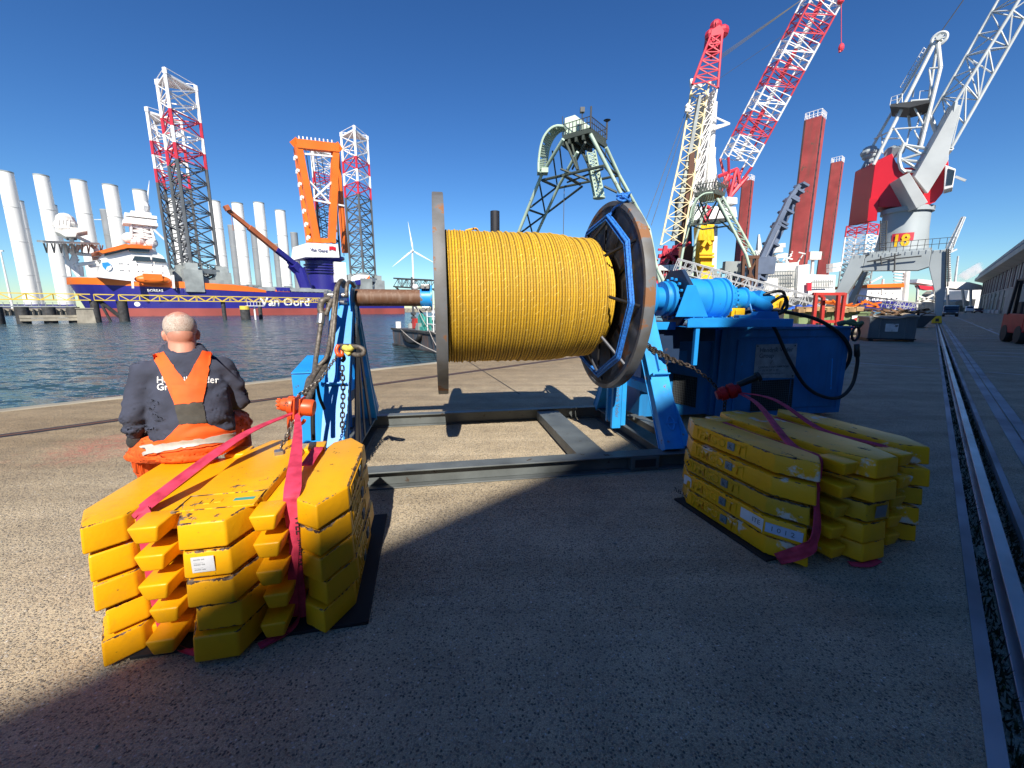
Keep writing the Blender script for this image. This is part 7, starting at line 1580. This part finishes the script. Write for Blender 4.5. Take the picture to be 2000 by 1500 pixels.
spud(1581, 234, 1553, 40, 555, YJ); spud(1633, 318, 1606, 25, 540, YJ+38); spud(1458, 354, 1440, 24, 570, YJ+30)
def jblk(name, mat, pts, Y, dep): return blk(name, mat, pts, Y, dep, jb)
jblk('superstructure', 'white_dirty', [(1500, 515), (1560, 512), (1560, 590), (1500, 590)], YJ-5, 14); jblk('superstructure', 'white', [(1560, 518), (1581, 516), (1579, 590), (1556, 590)], YJ-6, 14); jblk('superstructure', 'white', [(1580, 536), (1632, 537), (1630, 575), (1578, 575)], YJ-4, 16)
jblk('deck_house', 'white_dirty', [(1490, 545), (1520, 543), (1520, 590), (1488, 590)], YJ-10, 6); jblk('hull', 'ship_dark', [(1480, 585), (1640, 575), (1640, 612), (1480, 612)], YJ-8, 30)
g = MB()
for x0, y0, x1, y1 in ((1505, 530, 1556, 528), (1505, 545, 1556, 544), (1505, 560, 1556, 559), (1585, 550, 1628, 549), (1585, 560, 1628, 560)): g.prism([D_(x0, y0, YJ-6.2), D_(x1, y1, YJ-6.2), D_(x1, y1+2.2, YJ-6.2), D_(x0, y0+2.2, YJ-6.2)], V((0, .15, 0)))
for k in range(16): x = 1506+k*3.2; g.tube(D_(x, 529, YJ-6.6), D_(x, 560, YJ-6.6), .1, n=4)
for k in range(12): x = 1588+k*3.4; g.tube(D_(x, 546, YJ-5), D_(x, 558, YJ-5), .09, n=4)
g.build('gallery', 'ship_grey', jb)
g = MB(); rr = random.Random(31)
for k in range(40): x, y = rr.uniform(1480, 1560), rr.uniform(490, 520); a = D_(x, y, YJ-4+rr.uniform(0, 6)); g.bar(a, a+V((rr.uniform(-2, 2), 0, rr.uniform(-2, 2))), .25)
for x, y, r in ((1629, 517, 1.6), (1628, 526, 1.5), (1520, 480, 1.6), (1510, 490, 2.2), (1520, 500, 2)): g.tube(D_(x, y+5, YJ-2), D_(x, y-3, YJ-2), r, n=12)
g.tube(D_(1482, 458, YJ+10), D_(1482, 505, YJ+10), .25, 1.2, n=4); g.tube(D_(1588, 500, YJ), D_(1585, 540, YJ), .4, n=6); g.box(D_(1588, 500, YJ), (3, 2, 2)); g.build('deck_gear', 'white_dirty', jb)
g = MB(); g.prism([D_(x, y, YJ-7) for x, y in ((1577, 552), (1586, 552), (1585, 568), (1577, 568))], V((0, .5, 0))); g.build('red_panel', 'lat_red', jb)
kc = thing('deck_crane', 'folded dark navy knuckle crane leaning up between the red legs', 'deck crane', V((D_(1480, 604, 66).x, 66, ZW)))
g = MB(); pts = [(1472, 570), (1488, 515), (1523, 440), (1546, 390), (1566, 362)]
for (a, b), wd in zip(zip(pts, pts[1:]), (2.0, 1.7, 1.4, 1.1)):
    for s in (-.5, .5): g.bar(D_(*a, 66+s*1.5)+V((s*.8, 0, 0)), D_(*b, 66+s*1.5)+V((s*.8, 0, 0)), wd*.42, wd*.5)
    for t_ in (.05, .5, .95): p = D_(*a, 66)*(1-t_)+D_(*b, 66)*t_; g.box(p, (wd*.95, 2.2, .3), V((.9, 0, -.45)))
g.build('boom', 'navy_crane', kc); g = MB(); a = D_(1476, 560, 66); g.tube(V((a.x, 66, ZW)), a, 1.2, n=14); g.box(D_(1486, 520, 66), (3, 2.5, 2.5)); g.tube(D_(1480, 535, 65), D_(1520, 450, 65), .25, n=8); g.build('pedestal', 'navy_crane', kc)
lj = thing('lattice_leg', 'pale red and white lattice jack-up leg far behind the grey portal crane', 'lattice leg', V((D_(1665, 604, 210).x, 210, 0))); g = MB()
b, t_ = D_(1660, 610, 210), D_(1672, 440, 210); b.z = 0; c1 = V((b.x, b.y, t_.z)); S = boxsec(b, c1, 9, 9, 9, 9, V((.9, .4, 0))); lattice(g, S, 16, .4, .22, lambda t: 2 if t > .82 else (1 if t > .5 else 0)); g.build('truss', ['ship_grey', 'lat_white', 'lat_red'], lj)
# far ships and plant under the crane arch
YS = 150
ws = thing('supply_ship', 'white and orange supply ship with blue hull seen under the portal crane', 'ship', V((D_(1740, 604, YS).x, YS, ZW)))
blk('bridge', 'white', [(1695, 562), (1765, 560), (1763, 588), (1691, 588)], YS, 14, ws); blk('bridge_roof', 'ship_orange', [(1694, 556), (1766, 553), (1766, 561), (1694, 562)], YS-1, 15, ws); blk('hull', 'ship_blue', [(1676, 586), (1790, 590), (1790, 606), (1684, 608)], YS-2, 18, ws)
g = MB()
for k in range(6): x = 1702+k*10; g.prism([D_(x+dx, 583+dy, YS-.3) for dx, dy in ((-1.2, -1), (1.2, -1), (1.2, 1), (-1.2, 1))], V((0, .2, 0)))
for k in range(4): x = 1703+k*14; g.prism([D_(x+dx, 572+dy, YS-.3) for dx, dy in ((-.8, -.7), (.8, -.7), (.8, .7), (-.8, .7))], V((0, .2, 0)))
g.build('porthole', 'glass', ws); g = MB(); g.tube(D_(1771, 530, YS), D_(1766, 590, YS), 1.0, n=10); g.tube(D_(1725, 545, YS), D_(1722, 575, YS), .4, n=6); g.bar(D_(1700, 552, YS), D_(1722, 540, YS), .5); g.bar(D_(1744, 530, YS), D_(1770, 532, YS), .6)
for k in range(5): g.bar(D_(1746, 530+k*6, YS), D_(1764, 532+k*6, YS), .4)
g.build('mast', 'white_dirty', ws)
cv = thing('conveyor', 'long white enclosed conveyor on trestles at the far end of the quay', 'conveyor', V((D_(1800, 606, 190).x, 190, 0)))
for pts in ([(1790, 552), (1793, 545), (1824, 548), (1824, 557)], [(1848, 550), (1893, 551), (1918, 557), (1918, 566), (1893, 566), (1848, 562)]): blk('gallery', 'white', pts, 190, 6, cv)
g = MB()
for a, b in (((1793, 557), (1790, 604)), ((1823, 557), (1828, 604)), ((1793, 578), (1826, 590)), ((1792, 592), (1826, 574)), ((1790, 588), (1828, 588)), ((1896, 566), (1896, 604)), ((1880, 566), (1884, 600)), ((1850, 562), (1852, 604))): g.bar(D_(*a, 190), D_(*b, 190), .7)
g.build('trestle', 'white_dirty', cv); g = MB(); g.prism([D_(x, y, 189) for x, y in ((1794, 557), (1822, 559), (1824, 566), (1812, 567), (1798, 564))], V((0, 2, 0))); g.build('red_truss', 'lat_red', cv)
for k, (x0, y0, x1, Y, mat, lb) in enumerate(((1866, 566, 1882, 240, 'concrete', 'pale concrete silo block beyond the white conveyor'), (1880, 572, 1898, 235, 'wall_grey', 'grey industrial shed beside the far silo'), (1893, 560, 1920, 215, 'tower_white', 'white gabled shed just before the warehouse corner'), (1846, 588, 1862, 230, 'white_dirty', 'low white shed behind the dark blue van'), (1868, 585, 1895, 200, 'wall_grey', 'round-roofed pale grey hall behind the parked cars'))):
    b = D_(x0, 604, Y); t = thing('building', lb, 'building', V((b.x, Y, 0))); a, c = D_(x0, y0, Y), D_(x1, y0, Y); g = MB(); hz = a.z; g.prism([V((a.x, Y, 0)), V((c.x, Y, 0)), V((c.x, Y, hz*.85)), V(((a.x+c.x)/2, Y, hz)), V((a.x, Y, hz*.85))], V((3, 22, 0))); g.build('wall', mat, t)
    g = MB(); g.prism([V(((a.x*.6+c.x*.4), Y-.1, 0)), V(((a.x*.35+c.x*.65), Y-.1, 0)), V(((a.x*.35+c.x*.65), Y-.1, hz*.5)), V(((a.x*.6+c.x*.4), Y-.1, hz*.5))], V((0, .2, 0))); g.build('door', 'door_dark', t)
b = D_(1868, 604, 260); g = MB(); g.tube(V((b.x-3, 260, 0)), D_(1874, 432, 260)*.62+V((b.x, 260, 0))*.38, 1.0, .5, 6); p, r = D_(1852, 490, 260), D_(1882, 424, 260); S = boxsec(p, r, 2.2, 1.2, 2.2, 1.2, V((0, 1, 0))); lattice(g, S, 12, .25, .14); g.tube(D_(1858, 604, 260), p, .9, n=6); g.bar(D_(1850, 495, 260), D_(1868, 487, 260), 1); tag(g.build('far_crane', 'alu', loc=V((b.x, 260, 0))), 'small pale crane with raised jib far off right of the portal', 'crane')
# ---------------------------------------------------------------- the long warehouse
nE, nWl = -12.0, -14.6; aC = NP(1904, 545, nE).dot(DQ)
wh = thing('warehouse', 'long grey warehouse with deep overhanging eaves along the right side of the quay', 'warehouse', q(aC-40, nWl-5, 0)); aB = -95; zE = 14.1; aW = aC-5
g = MB(); g.qbox(aB, aW, nWl-40, nWl, 0, 7.2); g.build('wall', 'wall_grey', wh); g = MB(); g.qbox(aB, aW, nWl-40, nWl-.25, 7.2, 13.6); g.qbox(aB, aW, nWl-.25, nWl+.12, 7.0, 7.35); g.build('wall', 'cladding', wh)
g = MB(); g.prism([q(aB, n, z) for n, z in ((nE, zE), (nE, zE+1.25), (nE-.3, zE+1.3), (nE-.3, zE+1.0), (nWl-1, zE-.3), (nWl-.1, 13.2))], DQ*(aC-aB)); g.build('eave', 'roof_grey', wh); g = MB(); g.prism([q(aB, n, z) for n, z in ((nE-.35, zE+1.32), (nE-.8, zE+2.4), (nWl-40, zE+2.4), (nWl-40, zE))], DQ*(aC-1.5-aB)); g.build('roof', 'roof_purple', wh)
g = MB(); g.prism([q(aB, n, z) for n, z in ((nE-.75, zE+2.45), (nE-1.0, zE+3.05), (nWl-40, zE+3.2), (nWl-40, zE+2.4))], DQ*(aC-2-aB)); g.build('roof', 'roof_grey', wh); g = MB(); g.prism([q(-7.4, n, z) for n, z in ((nE-.98, zE+3.0), (nE-1.0, zE+3.62), (nE-6, zE+3.7), (nE-6, zE+3.0))], DQ*(aC-2+7.4)); g.build('shade_roof_step', 'roof_grey', wh)  # last piece: added roof step, shaped to throw shade over the blue cabinet
for k in range(40):
    a = aW-2.5-k*5.2
    if a < 20: break
    g = MB(); g.qbox(a-1.9, a+1.9, nWl-.27, nWl-.12, 7.6, 12.9); g.build('shutter', 'cladding' if k % 4 else 'cladding_dark', wh)
    g = MB(); g.qbox(a+2.35, a+2.85, nWl-.2, nWl+.06, 7.4, 13.2); g.build('pilaster', 'cladding_dark' if k % 2 else 'roof_grey', wh)
for k, da in enumerate((14, 19, 33, 46, 58, 71, 84, 97)):
    a = aW-da; g = MB(); g.qbox(a-1.6, a+1.6, nWl-.1, nWl+.03, 0, 4.9 if k % 2 else 4.3); g.build('loading_door', 'door_dark' if k % 3 else 'cladding_dark', wh); g = MB(); g.qbox(a+1.9, a+2.4, nWl, nWl+.25, 0, 6.9); g.build('pilaster', 'wall_grey', wh)
    for s in (-2.1, 2.1): g = MB(); g.lathe([(0, .3), (1.0, .3), (1.1, .2), (1.12, 0)], q(a+s, nWl+.8, 0), UP, 12); g.build('bollard', 'white_dirty', wh, smooth=40)
for k in range(26): a = aW-24-k*.9-(k//6)*9; g = MB(); g.qbox(a-.22, a+.22, nWl, nWl+.04, 5.3, 6.4); g.build('vent', 'door_dark', wh)
g = MB(); a = aW-30
for k in range(12): g.tube(q(a-k*1.2, nWl+1.6, 0), q(a-k*1.2, nWl+1.6, 1.1), .06, n=5)
g.tube(q(a, nWl+1.6, 1.1), q(a-13.2, nWl+1.6, 1.1), .06, n=5); g.qbox(a-13, a, nWl, nWl+1.5, 0, .6); g.build('loading_dock', 'white_dirty', wh)
# ---------------------------------------------------------------- steam plume
def steam():
    t, b = newmat('steam'); out = t.nodes['Material Output']; t.nodes.remove(b); v = nd(t, 'ShaderNodeVolumePrincipled'); tc = nd(t, 'ShaderNodeTexCoord'); n = noise(t, tc.outputs['Object'], .09, 6, .6)
    m = nd(t, 'ShaderNodeMapRange'); m.inputs[1].default_value = .44; m.inputs[2].default_value = .58; m.inputs[4].default_value = .30; t.links.new(n, m.inputs[0]); t.links.new(m.outputs[0], v.inputs['Density']); v.inputs['Color'].default_value = (.95, .95, .96, 1); v.inputs['Anisotropy'].default_value = .2; t.links.new(v.outputs[0], out.inputs['Volume'])
steam()
g = MB(); c = D_(1876, 548, 420)
for x, y, r in ((1874, 546, 6), (1881, 541, 8), (1889, 536, 9), (1897, 532, 9), (1905, 527, 9), (1913, 521, 8)): g.ball(D_(x, y, 420), r*1.05/800*420, 14, 10)
me_ = fuse(g, 1.0, 4); me_.materials.clear(); me_.materials.append(MT['steam']); so_ = bpy.data.objects.new('steam_plume', me_); COL.objects.link(so_); tag(so_, 'white steam plume drifting beyond the warehouse corner', 'steam', kind='stuff')
